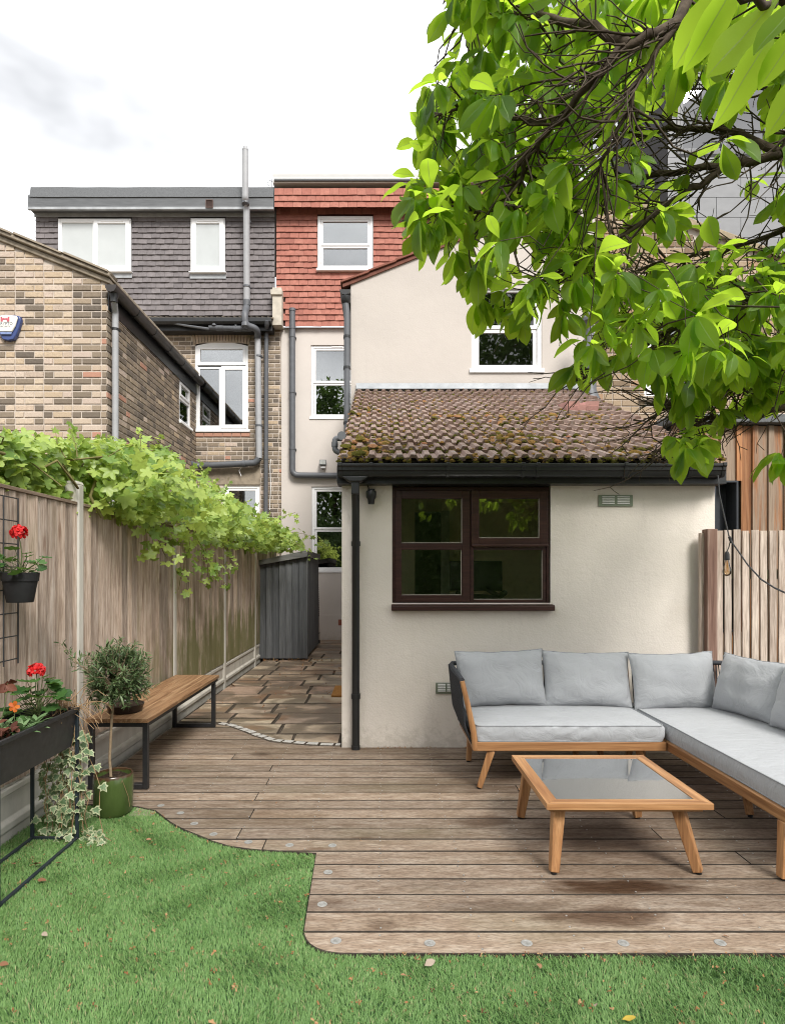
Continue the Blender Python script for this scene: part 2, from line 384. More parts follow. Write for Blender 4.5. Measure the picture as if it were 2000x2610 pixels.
M_fasc = plain('dark_grey_fascia', (.10, .105, .11), .5, .2, 7, .5, 0, 120, 0, (.5, 4, 4))
M_stone = plain('weathered_coping', (.30, .255, .20), .95, .3, 9, .1, .6, 70)
M_conc = plain('concrete', (.50, .475, .425), .95, .14, 7, .15, .35, 130, 0, (1, 1, .25))
M_white = plain('white_cornice', (.78, .78, .77), .5, .04, 4)
M_soil = plain('dark_soil', (.035, .024, .017), 1, .5, 60, .1, 1, 80)

# roof tiles of the extension: brown-grey concrete, browner up the slope of each one, thin lichen
t = NT('concrete_roof_tile'); v = t.vec((1, 1, 1)); tn = t.rnd()
c = t.ramp(tn, [(0, (.20, .135, .105)), (.5, (.235, .162, .13)), (1, (.27, .20, .17))])
c = t.mix(.7, c, t.ramp(t.noise(v, 16, 6, .7), [(.3, (.6, .56, .55)), (.7, (1.25, 1.24, 1.24))]), 'MULTIPLY')
c = t.mix(t.math('MULTIPLY', t.step(t.noise(v, 9, 6, .7), .52, .66), .5), c, (.30, .275, .26))
c = t.mix(t.math('MULTIPLY', t.step(t.noise(v, 21, 5, .7), .60, .68), .7), c, (.10, .085, .03))
M_rooft = t.done(t.bsdf(c, .72, t.bump(t.noise(v, 120, 4), .5, .004), .35))
t = NT('roof_moss'); c = t.ramp(t.math('FRACT', t.tint()), [(0, (.050, .048, .012)), (.25, (.10, .092, .018)), (.5, (.21, .125, .035)), (.72, (.30, .17, .065)), (.9, (.33, .15, .085)), (1, (.24, .20, .07))])
c = t.mix(.8, c, t.ramp(t.noise(t.vec((1, 1, 1)), 90, 3), [(.3, (.45, .45, .45)), (.7, (1.3, 1.3, 1.3))]), 'MULTIPLY')
M_moss = t.done(t.bsdf(c, 1, t.bump(t.noise(t.vec((1, 1, 1)), 160, 3), 1, .01), .05))

# ------------------------------------------------------------------ ground, lawn, deck outline
mb = MB(); g = 250
mb.add([(-g, -g, -.075), (g, -g, -.075), (g, g, -.075), (-g, g, -.075)], [(0, 1, 2, 3)])
structure(mb.build('ground', plain('earth', (.10, .08, .055), 1, .3, 2)))

deck_edge = [G(*p) for p in ((350, 2056), (396, 2066), (437, 2097), (470, 2115), (500, 2127), (540, 2143), (583, 2156), (640, 2164), (720, 2170), (805, 2174), (773, 2376), (779, 2394), (790, 2407), (808, 2418), (830, 2425), (856, 2429), (900, 2432))]
deck_edge = [(-2.03, 3.97), (-1.80, 3.965)] + deck_edge
far_edge = [(-2.03, 6.10)] + [G(*p) for p in ((550, 1847), (581, 1851), (598, 1857), (626, 1868), (643, 1876), (665, 1883), (690, 1892), (724, 1895.5), (757, 1899), (794, 1901.6), (833, 1902.5), (869, 1903.2))]
far_edge[-1] = (-.345, 5.30)
YB0 = deck_edge[-1][1]                                      # front edge of the deck
deck_poly = deck_edge + [(3.25, YB0), (3.25, 5.275), (-.345, 5.275)] + far_edge[::-1]

# wet, worn decking
def deck_stain(t, col, rough):
    v = t.vec((1, 1, 1), False)
    big = t.noise(t.vec((.5, 1.2, 1), False), 1.5, 5, .6)
    col = t.mix(t.math('MULTIPLY', t.step(big, .48, .66), .45), col, t.mix(1, col, (.50, .42, .30), 'MULTIPLY'))
    gr = t.noise(t.vec((.45, 1, 1), False), 1.1, 4, .6); col = t.mix(t.math('MULTIPLY', t.step(gr, .5, .68), .30), col, (.13, .125, .065))
    sp = t.noise(t.vec((1.2, 4, 1), False), 2.2, 5, .65); col = t.mix(t.math('MULTIPLY', t.step(sp, .64, .74), .5), col, (.05, .038, .028))
    sepm = None
    for (cx, cy, rx, ry, a) in ((1.12, 2.92, .42, .10, .95), (.98, 2.66, .36, .085, .8), (.55, 2.74, .40, .07, .45), (.30, 2.95, .30, .08, .25), (-.24, 2.76, .18, .05, .35), (.62, 3.7, .22, .13, .6), (1.35, 3.45, .5, .3, .35), (2.0, 2.9, .3, .2, .35), (-.0, 2.6, .08, .05, .4), (-1.0, 5.08, .12, .06, .6), (.95, 4.4, .5, .35, .3), (1.7, 3.9, .6, .35, .4), (-1.1, 4.5, .2, .05, .3)):
        mp = t.n('ShaderNodeMapping'); mp.inputs['Scale'].default_value = (1 / rx, 1 / ry, 0); mp.inputs['Location'].default_value = (-cx / rx, -cy / ry, 0)
        t.l(v, mp.inputs[0]); ln = t.n('ShaderNodeVectorMath', operation='LENGTH'); t.l(mp.outputs[0], ln.inputs[0])
        d = t.math('ADD', ln.outputs['Value'], t.math('MULTIPLY', t.math('SUBTRACT', t.noise(t.vec((.5, 1.5, 1), False), 7, 5, .65), .5), 1.3))
        k = t.math('MULTIPLY', t.step(d, 1.05, .45), a); sepm = k if sepm is None else t.math('MAXIMUM', sepm, k)
    col = t.mix(sepm, col, t.mix(1, col, (.24, .16, .11), 'MULTIPLY'))
    return col, t.math('SUBTRACT', .72, t.math('MULTIPLY', sepm, .38))
M_deck = wood('weathered_decking', (.215, .156, .112), (.28, .215, .162), (.355, .293, .235), 'x', .8, .72, .22, deck_stain, True, None, .5, 0, 8.0, .7, 230)
M_gapdark = plain('grimy_gap_shade', (.035, .027, .02), .9, .4, 30)  # edge dirt plus the shade of the plank gaps, put into the colour
M_screw = plain('zinc_screw', (.55, .54, .52), .35, .1, 8, .5, 0, 90, .7)

mb = MB(); mb.prism([(p[0], p[1]) for p in deck_poly], 'z', -.07, -.034)
deck = structure(mb.build('deck', plain('deck_underside', (.02, .016, .012), 1, .3)))
PITCH = F * H * 6.4e-5
y = YB0; row = 0
joints = {5: [1.9], 6: [-.64], 7: [-.81, 1.58], 9: [-.80, 2.1], 11: [-.83, 2.5], 12: [.95], 13: [-.81], 15: [-.84], 17: [-1.2]}
plank_rows = []
while y < 6.15:
    strip = clip_rect(deck_poly, -3, 3.25, y, y + PITCH)
    if strip and parea(strip) > .002:
        cuts = [-3] + joints.get(row, []) + [3.25]
        for a, b in zip(cuts, cuts[1:]):
            p = clip_rect(strip, a + .0012, b - .0012, y + .0042, y + PITCH - .0042)
            if p and parea(p) > .0015:
                q = [p[0]]
                for pt in p[1:]:
                    if math.dist(pt, q[-1]) > .003: q.append(pt)
                if math.dist(q[0], q[-1]) < .003: q.pop()
                z = R.uniform(-.0015, .0015)
                m = MB(); slab(m, q, -.032, z, .0035, .003, R.random(), 1); m.build('plank', [M_deck, M_gapdark], deck)
        plank_rows.append(y)
    y += PITCH; row += 1
inside_deck = lambda x, y: point_in(deck_poly, x, y)
def point_in(poly, x, y):
    c = False
    for i in range(len(poly)):
        x1, y1 = poly[i]; x2, y2 = poly[i - 1]
        if (y1 > y) != (y2 > y) and x < (x2 - x1) * (y - y1) / (y2 - y1) + x1: c = not c
    return c
m = MB()
for yr in plank_rows:
    for k in range(-5, 9):
        for dy in (.028, PITCH - .028):
            if R.random() < .12: continue
            x_, y_ = k * .398 + R.uniform(-.012, .012), yr + dy + R.uniform(-.006, .006)
            if inside_deck(x_, y_) and inside_deck(x_ - .05, y_) and y_ < 6: m.lathe((x_, y_, 0), [(.0045, .0005), (.0042, .0022), (.002, .0024), (.0018, .0012), (.0, .0012)], 7)
m.build('screw', M_screw, deck, kind='stuff')
M_dlr = plain('brushed_light_ring', (.27, .265, .25), .55, .2, 60, .4); M_dlg = plain('frosted_light_lens', (.24, .235, .22), .4, .3, 60)
m = MB(); m.lathe((0, 0, 0), [(.0, .001), (.013, .001), (.014, .0020), (.0215, .0020), (.023, .0006)], 24, 0, 0)
m.mi = [1 if i < 24 else 0 for i in range(len(m.f))]; dl_me = m.mesh('deck_light', [M_dlr, M_dlg], 30)
for p in ((856, 2399), (1095, 2405), (1342, 2405), (1588, 2405), (1835, 2404), (821, 2306), (836, 2224), (847, 2156), (738, 2155), (633, 2147), (544, 2127), (495, 2100), (460, 2073), (410, 2054)):
    x_, y_ = G(*p); o = bpy.data.objects.new('deck_light', dl_me); link(o, deck); o.location = (x_, y_, .0005)

# ------------------------------------------------------------------ patio of sandstone flags and granite setts
t = NT('riven_sandstone'); v = t.vec((1, 1, 1), False); tn = t.rnd()
c = t.ramp(tn, [(0, (.27, .19, .135)), (.25, (.40, .31, .23)), (.5, (.34, .235, .18)), (.75, (.48, .405, .30)), (1, (.30, .225, .18))])
wet = t.noise(t.vec((1.0, 1.25, 1), False), 2.0, 7, .58, .5); wm = t.step(wet, .60, .46)
c = t.mix(.6, c, t.ramp(t.noise(t.vec((1, 1.3, 1), False), 6, 6, .65), [(.3, (.62, .55, .5)), (.7, (1.25, 1.22, 1.2))]), 'MULTIPLY')
rust = t.step(t.noise(v, 1.3, 4), .5, .64)
c = t.mix(t.math('MULTIPLY', wm, .78), c, t.mix(rust, (.135, .10, .07), (.20, .105, .055)))
c = t.mix(t.math('MULTIPLY', t.step(t.noise(v, 40, 3), .66, .72), .4), c, (.5, .44, .36))
M_flag = t.done(t.bsdf(c, t.math('SUBTRACT', .75, t.math('MULTIPLY', wm, .42)), t.bump(t.noise(v, 9, 6, .65), .6, .012), .4))
M_sand = plain('dark_jointing', (.085, .068, .052), .95, .4, 30, .2, .8, 90)
M_sett = plain('grey_granite', (.48, .46, .43), .8, .22, 45, .3, .8, 110)
off = .105
sett_line = [Vector(p) for p in far_edge]
patio_poly = [(p.x + .0, p.y + off) for p in sett_line[:-1]] + [(-.36, 5.30 + off), (-.36, 13.98), (-2.02, 13.98)]
patio_base = [(p.x, p.y + .005) for p in sett_line[:-1]] + [(-.36, 5.305), (-.36, 13.99), (-2.03, 13.99)]
mb = MB(); mb.prism(patio_base, 'z', -.07, -.012)
patio = structure(mb.build('patio', M_sand))
rows = [5.30, 5.72, 6.10, 6.58, 7.06, 7.62, 8.18, 8.62, 9.10, 9.50, 9.95, 10.45, 10.9, 11.5, 12.0, 12.6, 13.2, 13.98]
for i, (a, b) in enumerate(zip(rows, rows[1:])):
    x = -2.02 - R.uniform(0, .4)
    while x < -.36:
        wd = R.uniform(.42, .95); x2 = min(x + wd, -.355)
        if -.36 - x2 < .25: x2 = -.355
        halves = [(a, b)] if (b - a < .42 or R.random() < .84) else [(a, (a + b) / 2), ((a + b) / 2, b)]
        for ya, yb in halves:
            p = clip_rect(patio_poly, x + .012, x2 - .012, ya + .013, yb - .013)
            if p and parea(p) > .006:
                q = []
                for k in range(len(p)):          # slightly ragged edges
                    A, B = p[k], p[(k + 1) % len(p)]; n = max(1, int(math.dist(A, B) / .16))
                    for s in range(n): q.append((A[0] + (B[0] - A[0]) * s / n + R.uniform(-.007, .007), A[1] + (B[1] - A[1]) * s / n + R.uniform(-.007, .007)))
                m = MB(); slab(m, q, -.035, R.uniform(-.002, .004), .009, .006, R.random(), 1); m.build('paving_stone', [M_flag, M_sand], patio)
        x = x2
# setts along the curve
pl = [Vector((p.x, p.y)) for p in sett_line[1:]]
seg = [0]
for a, b in zip(pl, pl[1:]): seg.append(seg[-1] + (b - a).length)
def along(s):
    for i in range(len(pl) - 1):
        if s <= seg[i + 1] or i == len(pl) - 2:
            u = (s - seg[i]) / (seg[i + 1] - seg[i]); d = (pl[i + 1] - pl[i]).normalized(); return pl[i] + (pl[i + 1] - pl[i]) * u, d
s = 0.0
while s < seg[-1] - .05:
    ln = R.uniform(.10, .135); ln = min(ln, seg[-1] - s)
    a, d1 = along(s + .003); b, d2 = along(s + ln - .003); n1 = Vector((-d1.y, d1.x)); n2 = Vector((-d2.y, d2.x)); wd = off - .012 + R.uniform(-.006, .004)
    if n1.y < 0: n1 = -n1
    if n2.y < 0: n2 = -n2
    q = [tuple(a + n1 * .005), tuple(b + n2 * .005), tuple(b + n2 * wd), tuple(a + n1 * wd)]
    m = MB(); slab(m, q, -.035, .006 + R.uniform(-.003, .003), .012, .010, R.random(), 1); m.build('granite_sett', [M_sett, M_sand], patio); s += ln

# ------------------------------------------------------------------ windows
def light_(par, x0, x1, z0, z1, Y, sw, mat, glass, d=.05, bars=(), back=None, sash=True):
    """one glazed light: a sash round a pane"""
    host = par
    if sash:
        m = MB(); m.ring(x0, x1, z0, z1, sw, Y, Y + d); host = m.build('sash', mat, par, bevel=.004)
    e = sw if sash else 0
    m = MB(); m.box(x0 + e - .004, Y + d * .55, z0 + e - .004, x1 - e + .004, Y + d * .55 + .006, z1 - e + .004)
    m.build('pane', glass, par)
    if back:
        zb = z0 + (z1 - z0) * back[1] if isinstance(back, tuple) else z0
        m = MB(); m.box(x0 + e - .003, Y + d + .02, zb, x1 - e + .003, Y + d + .028, z1); m.build('blind', back[0] if isinstance(back, tuple) else back, par)
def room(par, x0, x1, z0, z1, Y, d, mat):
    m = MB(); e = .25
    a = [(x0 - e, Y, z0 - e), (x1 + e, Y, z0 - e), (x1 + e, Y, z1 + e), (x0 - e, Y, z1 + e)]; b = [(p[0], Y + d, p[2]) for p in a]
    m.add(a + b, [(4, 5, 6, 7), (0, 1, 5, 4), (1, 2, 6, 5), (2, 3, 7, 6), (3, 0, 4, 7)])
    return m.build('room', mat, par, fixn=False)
def win_frame(par, x0, x1, z0, z1, Y, w=.05, mat=None, d=.07, sill=.05, sillo=.05, label=None):
    m = MB(); m.ring(x0, x1, z0, z1, w, Y, Y + d); f = m.build('window', mat or M_upvc, par, bevel=.005, label=label)
    if sill:
        m = MB(); m.box(x0 - .03, Y - sillo, z0 - sill, x1 + .03, Y + d, z0 - .002); m.build('sill', mat or M_upvc, f, bevel=.006)
    return f
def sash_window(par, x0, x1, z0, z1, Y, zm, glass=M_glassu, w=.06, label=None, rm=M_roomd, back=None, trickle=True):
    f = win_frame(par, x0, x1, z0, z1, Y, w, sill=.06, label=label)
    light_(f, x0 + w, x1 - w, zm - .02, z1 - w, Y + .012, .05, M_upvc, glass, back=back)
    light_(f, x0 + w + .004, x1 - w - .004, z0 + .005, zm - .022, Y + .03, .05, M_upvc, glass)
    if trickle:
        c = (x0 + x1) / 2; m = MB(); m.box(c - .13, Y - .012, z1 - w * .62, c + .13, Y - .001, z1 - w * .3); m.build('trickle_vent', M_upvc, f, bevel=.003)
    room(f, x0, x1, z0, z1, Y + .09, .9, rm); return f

# ------------------------------------------------------------------ pipe helper
def pipe(par, pts, r, mat, n=12, bend=.0, name='pipe', clips=(), clipmat=None, collars=()):
    P = [Vector(p) for p in pts]; Q = [P[0]]
    for a, b, c in zip(P, P[1:], P[2:]):
        if bend:
            d1 = (a - b).normalized(); d2 = (c - b).normalized(); k = min(bend, (a - b).length * .45, (c - b).length * .45)
            for s_ in (0, .25, .5, .75, 1):
                Q.append((b + d1 * k) * (1 - s_) ** 2 + b * 2 * s_ * (1 - s_) + (b + d2 * k) * s_ ** 2)
        else: Q.append(b)
    Q.append(P[-1]); m = MB(); m.tube(Q, r, n); o = m.build(name, mat, par, smooth=True)
    for c, h in collars:
        c = Vector(c); h = Vector(h); m = MB(); m.tube([c - h, c + h], r * 1.14, n); m.build('collar', clipmat or mat, o, smooth=True)
    for c in clips:
        c = Vector(c); m = MB(); m.tube([c - Vector((0, 0, .018)), c + Vector((0, 0, .018))], r * 1.12, n)
        m.box(c.x - r * 1.2, c.y + r * .5, c.z - .012, c.x + r * 1.2, c.y + r + .03, c.z + .012); m.build('clip', clipmat or mat, o, smooth=True)
    return o

# ================================================================== cream house: main wall, red tiled loft, two-storey wing
YM, YO = 14.0, 9.0
house = thing('terraced_house', 'cream rendered house with red tile-hung loft, white cornice and a two-storey rear wing', 'house', (0, 12, 0))
class Off:      # children are built in world coordinates and moved into the thing's own frame
    pass
def adopt(root):
    """children built in world coordinates: keep them where they are under a root that is not at the origin"""
    for c in root.children:
        if not c.get('_ok'): c.location = Vector(c.location) - Vector(root.location); c['_ok'] = 1
def clean_ok():
    for o in bpy.data.objects:
        if '_ok' in o: del o['_ok']
XL, XR = PX(716, YM), 3.14
w1 = (PX(792, YM), PX(926, YM), PZ(1062, YM), PZ(879, YM)); w2 = (PX(794, YM), PX(926, YM), PZ(1453, YM), PZ(1240, YM)); w3 = (PX(810, YM - .1), PX(950, YM - .1), PZ(686, YM - .1), PZ(552, YM - .1))
ztile = PZ(834, YM)
mb = MB(); holed_wall(mb, XL, XR, -.05, ztile, YM, [w1, w2]); mb.add([(XL, YM, -.05), (XL, YM + 6, -.05), (XL, YM + 6, ztile), (XL, YM, ztile)], [(3, 2, 1, 0)])
zpl = PZ(1568, YM); mb.box(PX(800, YM), YM - .025, -.05, -.36, YM - .001, zpl)
mb.build('wall', M_cream2, house)
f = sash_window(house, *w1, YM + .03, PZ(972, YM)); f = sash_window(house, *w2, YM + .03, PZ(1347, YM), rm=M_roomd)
m = MB(); m.box(PX(862, YM), YM - .03, PZ(1594, YM), PX(874, YM) + .1, YM - .026, PZ(1579, YM)); 
for i in range(5):
    for j in range(4): m.box(PX(863, YM) + i * .035, YM - .034, PZ(1593, YM) + j * .032, PX(863, YM) + i * .035 + .02, YM - .0305, PZ(1593, YM) + j * .032 + .018)
m.build('air_brick', plain('terracotta_vent', (.33, .115, .075), .85), house)
# tile hung loft
YT = YM - .10; zt_top = PZ(532, YT); x_l1 = PX(704, YT)
backing = plain('tile_backing', (.06, .025, .02), .9, .2)
mb = MB(); holed_wall(mb, x_l1 + .01, XR, ztile, PZ(520, YT), YT + .03, [w3], .08); mb.box(x_l1, YT - .22, PZ(528, YT) , XR, YT + .3, PZ(482, YT - .2))
mb.build('loft_wall', backing, house)
def tile_variants(mat, w, h, n, th=.013, up=.02, jit=.004):
    out = []
    for k in range(n):
        b = MB(); j = lambda: R.uniform(-jit, jit); x0, x1 = -w / 2 + .002, w / 2 - .002; y0 = -(up + th) + j() * .8; lo1, lo2 = -h / 2 + j(), -h / 2 + j()
        cam_ = R.uniform(0, .006)
        vs = [(x0, y0, lo1), (0, y0 - cam_, (lo1 + lo2) / 2), (x1, y0 + j() * .7, lo2), (x0, -.004, h / 2 + .03), (0, -.004 - cam_, h / 2 + .03), (x1, -.004, h / 2 + .03),
              (x0, y0 + th, lo1), (0, y0 + th, (lo1 + lo2) / 2), (x1, y0 + th, lo2)]
        b.add(vs, [(0, 1, 4, 3), (1, 2, 5, 4), (6, 7, 1, 0), (7, 8, 2, 1), (0, 3, 6), (2, 8, 5)], k / max(1, n - 1)); out.append(b.mesh('hung_tile', mat))
    return out
TW, TG = 23.0 / F * YT, 15.05 / F * YT
red_v = tile_variants(M_redt, TW, TG, 14)
def verge_z(x): return PZ(726, YO) + (x - PX(893, YO)) * .400
def hidden_by_wing(x, z, Y):
    """is that place behind the two-storey wing's gable?"""
    u = x * YO / Y; zz = H + (z - H) * YO / Y; return u > PX(893, YO) + .12 and zz < verge_z(u) - .15
items = []
def hang(items, x0, x1, z0, z1, Y, tw, tg, holes, nv, test=None, dark=None):
    r = 0; z = z0
    while z < z1 - tg * .3:
        x = x0 - (tw / 2 if r % 2 else 0)
        while x < x1 - .01:
            a, b = max(x, x0), min(x + tw, x1); zc = z + tg / 2; parts = [(a, b)]
            for h in holes:
                if h[2] < zc < h[3]:
                    nn = []
                    for (p, q) in parts:
                        if p < h[0]: nn.append((p, min(q, h[0])))
                        if q > h[1]: nn.append((max(p, h[1]), q))
                    parts = nn
            for p, q in parts:
                if q - p > .03 and not (test and test((p + q) / 2, zc, Y)):
                    items.append((TRS(((p + q) / 2, Y, zc + R.uniform(-.003, .003)), ((q - p) / tw, 1, 1), (0, R.uniform(-.006, .006), 0)), R.randrange(nv)))
            x += tw
        z += tg; r += 1
w3m = (w3[0] - .01, w3[1] + .01, w3[2] - .09, w3[3] + .03)
hang(items, x_l1, XR, ztile - .02, PZ(538, YT), YT + .02, TW, TG, [w3m], 14, lambda x, z, Y: hidden_by_wing(x, z, Y) or (x < PX(716, YT) and z < PZ(735, YT)))
hang(items, x_l1, XR, PZ(530, YT - .22), PZ(480, YT - .22), YT - .23, TW, TG * 1.02, [], 14)
pieces('hung_tile', items, red_v, house, 300)
f = sash_window(house, *w3, YT - .03, PZ(624, YT), back=(M_blind, 0), w=.07)
m = MB(); prof = [(YT - .25, PZ(483, YT)), (YT - .265, PZ(474, YT)), (YT - .275, PZ(468, YT)), (YT - .295, PZ(464, YT)), (YT - .295, PZ(458, YT)), (YT + .4, PZ(457, YT)), (YT + .4, PZ(483, YT))]
m.prism(prof, 'x', PX(694, YT - .3), XR); m.build('cornice', M_white, house, bevel=.006)
m = MB(); m.box(x_l1 - .0, YT - .30, PZ(459, YT - .3), XR, YT + 5, PZ(458, YT - .3) + .03); m.build('flat_roof', M_felt, house)
m = MB()      # small aerial wire at the corner
m.tube([P3(692, 487, YT), P3(692, 456, YT)], .008, 6); m.tube([P3(692, 458, YT), P3(685, 460, YT), P3(681, 466, YT), P3(684, 472, YT), P3(690, 470, YT)], .006, 6); m.tube([P3(692, 460, YT), P3(698, 466, YT)], .006, 6); m.build('wire', M_dgreyp, house)
# wing
XO0, XO1 = PX(894, YO), 3.14; z_e = PZ(735, YO)
wu = (PX(1201, YO), PX(1381, YO), PZ(940, YO), PZ(722, YO))
mb = MB(); holed_wall(mb, XO0, XO1, -.05, z_e, YO, [wu], .1, verge_z)
mb.add([(XO0, YO, -.05), (XO0, YM, -.05), (XO0, YM, z_e), (XO0, YO, z_e)], [(3, 2, 1, 0)])
mb.add([(XO1, YO, -.05), (XO1, YM, -.05), (XO1, YM, verge_z(XO1)), (XO1, YO, verge_z(XO1))], [(0, 1, 2, 3)])
mb.build('wing_wall', render_wall('weathered_wing_render', (.51, .465, .425), dirt=(.42, .385, .35), bump=.4, scale=60), house)
f = sash_window(house, *wu, YO + .02, PZ(832, YO), glass=M_glass, rm=M_roomd, w=.065)
# wing roof: slab and clay verge tiles in steps
mb = MB(); a0 = XO0 - .12
mb.prism([(a0, verge_z(a0) + .0), (XO1, verge_z(XO1)), (XO1, verge_z(XO1) + .05), (a0, verge_z(a0) + .05)], 'y', YO - .03, YM)
mb.build('wing_roof', plain('brown_clay', (.16, .062, .042), .85, .25, 12), house)
vt = unit_blocks('verge_tile', plain('verge_clay', (.20, .075, .05), .85, .3, 12), 4, .01)
items = []
k = a0 - .02
while k < XO1:
    L_ = .40; zc = verge_z(k + L_ / 2) + .075; items.append((TRS((k + L_ / 2, YO + .12, zc), (L_ + .05, .36, .028), (0, -math.atan(.40) + .035, 0)), R.randrange(4))); k += L_
pieces('verge_tile', items, vt, house)
# gutter of the wing and its downpipe
m = MB(); gx = PX(879, 8.95)
prof = [(-.075, .0), (-.07, -.03), (-.045, -.062), (0, -.075), (.045, -.062), (.07, -.03), (.075, 0)]
m.prism([(gx + p[0], PZ(741, 8.95) + p[1]) for p in prof], 'y', YO - .10, YM - .1); m.build('gutter', M_blackp, house, smooth=True)
m = MB(); m.box(XO0 - .02, YO + .02, verge_z(a0) - .12, XO0 - .002, YM - .1, verge_z(a0) + .0); m.build('fascia', M_blackp, house)
pipe(house, [(gx + .01, 8.97, PZ(755, 8.95)), (gx + .01, 8.97, PZ(774, 8.95)), (PX(884, 8.97) + .0, 8.97, PZ(795, 8.97)), (PX(884, 8.97), 8.97, 2.9)], .045, M_dgreyp, 12, .05, 'downpipe', [(PX(884, 8.97), 8.97, PZ(858, 8.97)), (PX(884, 8.97), 8.97, PZ(937, 8.97)), (PX(884, 8.97), 8.97, PZ(1078, 8.97))], M_blackp)
m = MB(); m.lathe((gx + .01, 8.97, PZ(772, 8.95)), [(.05, 0), (.07, .03), (.075, .10)], 14); m.build('hopper', M_blackp, house, smooth=True)
# soil pipe elbow at the roof edge of the extension
ex = -.47
pipe(house, [(PX(871, 6.0), 6.05, PZ(1117, 6.05)), (PX(853, 6.05), 6.05, PZ(1117, 6.05)), (PX(853, 6.05), 6.05, PZ(1150, 6.05)), (PX(874, 6.05), 6.05, PZ(1155, 6.05))], .028, M_dgreyp, 12, .06, 'waste_pipe', [], None, [((PX(853, 6.05), 6.05, PZ(1133, 6.05)), (0, 0, .022))])
m = MB(); m.lathe((PX(871, 5.95), 5.97, PZ(1113, 5.97)), [(.0, 0), (.040, 0), (.042, .05), (.04, .05)], 18, ax='y'); m.build('pipe_cap', M_dgreyp, house, smooth=True)
# main wall pipes
xp = PX(745, 13.9)
pipe(house, [(xp, 13.9, PZ(786, 13.9)), (xp, 13.9, PZ(1211, 13.9)), (PX(905, 13.9), 13.9, PZ(1213, 13.9))], .068, M_dgreyp, 12, .14, 'soil_pipe', [(xp, 13.9, PZ(q, 13.9)) for q in (858, 1000, 1144)], M_dgreyp, [((xp, 13.9, PZ(790, 13.9)), (0, 0, .03)), ((xp, 13.9, PZ(834, 13.9)), (0, 0, .04))])
adopt(house)
fl = thing('floodlight', 'small square security floodlight on cream wall above the horizontal grey pipe', 'light', P3(824, 1188, YM))
m = MB(); m.prism([(-.085, .0), (.085, .0), (.075, .12), (-.075, .12)], 'y', -.16, -.06); m.build('housing', plain('grey_cast_metal', (.16, .165, .16), .5), fl, bevel=.008)
m = MB(); m.box(-.065, -.165, .015, .065, -.161, .105); m.build('lens', plain('floodlight_glass', (.45, .46, .44), .15), fl)
m = MB(); m.box(-.03, -.06, .03, .03, 0, .08); m.box(-.05, -.12, -.06, .05, 0, -.02); m.box(-.02, -.09, -.02, .02, -.07, .0); m.build('sensor', M_upvc, fl, bevel=.005)
# ================================================================== brick house on the left: wing with gable towards us, main wall, dark tiled loft
YL = 9.46; XS = PX(272, YL)                                 # front of its wing, and the wing's side wall
bh = thing('brick_terraced_house', 'yellow stock brick house with plum-grey tiled loft and a gabled rear wing', 'house', (-5, 12, 0))
CH = 17.0 / F * YL                                          # brick course
def gable_z(x): return PZ(722, YL) + (XS - x) * .392
zs_top = PZ(735, YL)
ws_ = (PX(458, 12.9), PX(484, 12.9))
# side window: place on the side wall from its picture position
Yw0, Yw1 = F * -XS / (970 - 456.5), F * -XS / (970 - 484.5)
zw0, zw1 = 3.72, PZ(962, Yw0)
zw1 = H + (1465 - 963) / F * Yw0; zw0 = H + (1465 - 1071) / F * Yw0
mb = MB()
mb.add([(-9, YL, -.05), (XS, YL, -.05), (XS, YL, gable_z(XS)), (-9, YL, gable_z(-9))], [(0, 1, 2, 3)])
def side_wall(mb, X, y0, y1, z0, z1, holes, depth):
    ys = sorted({y0, y1, *[h[0] for h in holes], *[h[1] for h in holes]}); zs = sorted({z0, z1, *[h[2] for h in holes], *[h[3] for h in holes]})
    for a, b in zip(ys, ys[1:]):
        for c, d in zip(zs, zs[1:]):
            if any(h[0] < (a + b) / 2 < h[1] and h[2] < (c + d) / 2 < h[3] for h in holes): continue
            mb.add([(X, a, c), (X, b, c), (X, b, d), (X, a, d)], [(0, 1, 2, 3)])
    for h in holes:
        a, b, c, d = h; e = X - depth
        for q in ([(X, a, c), (e, a, c), (e, a, d), (X, a, d)], [(X, b, c), (X, b, d), (e, b, d), (e, b, c)], [(X, a, d), (e, a, d), (e, b, d), (X, b, d)], [(X, a, c), (X, b, c), (e, b, c), (e, a, c)]): mb.add(q, [(0, 1, 2, 3)])
side_wall(mb, XS, YL, YM, -.05, zs_top, [(Yw0, Yw1, zw0, zw1)], .09)
XB = PX(717, YM)
wb = (PX(497, YM), PX(632, YM), PZ(1095, YM), PZ(873, YM)); wg = (PX(570, YM), PX(662, YM), PZ(1420, YM), PZ(1238, YM))
z_eb = PZ(826, YM)
holed_wall(mb, -9, XB, -.05, z_eb, YM, [wb, wg], .10)
mb.build('wall', M_mortar, bh)
# bricks
NB = 20
st_v = unit_blocks('brick', M_brick, NB, .018)
def course_bricks(length0, length1, unit, flip):
    """Flemish bond from length0 to length1: stretcher, header, stretcher ..."""
    st, hd, jt = unit * 2.02, unit * .95, unit * .10; s = length0 - (st * .5 + jt if flip else R.uniform(0, .02)); k = 0; out = []
    while s < length1:
        w_ = st if k % 2 == 0 else hd; a, b = max(s, length0), min(s + w_, length1)
        if b - a > .03: out.append((a, b))
        s += w_ + jt; k += 1
    return out
UN = .1395
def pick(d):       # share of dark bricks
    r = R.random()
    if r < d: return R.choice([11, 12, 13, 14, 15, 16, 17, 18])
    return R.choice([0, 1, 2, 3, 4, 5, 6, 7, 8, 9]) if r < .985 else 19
def pick2(): return R.choice([11, 12, 13, 13, 14, 14, 15, 16, 17, 18]) if R.random() < .84 else R.choice([3, 5, 6, 8, 9, 17, 18, 19])
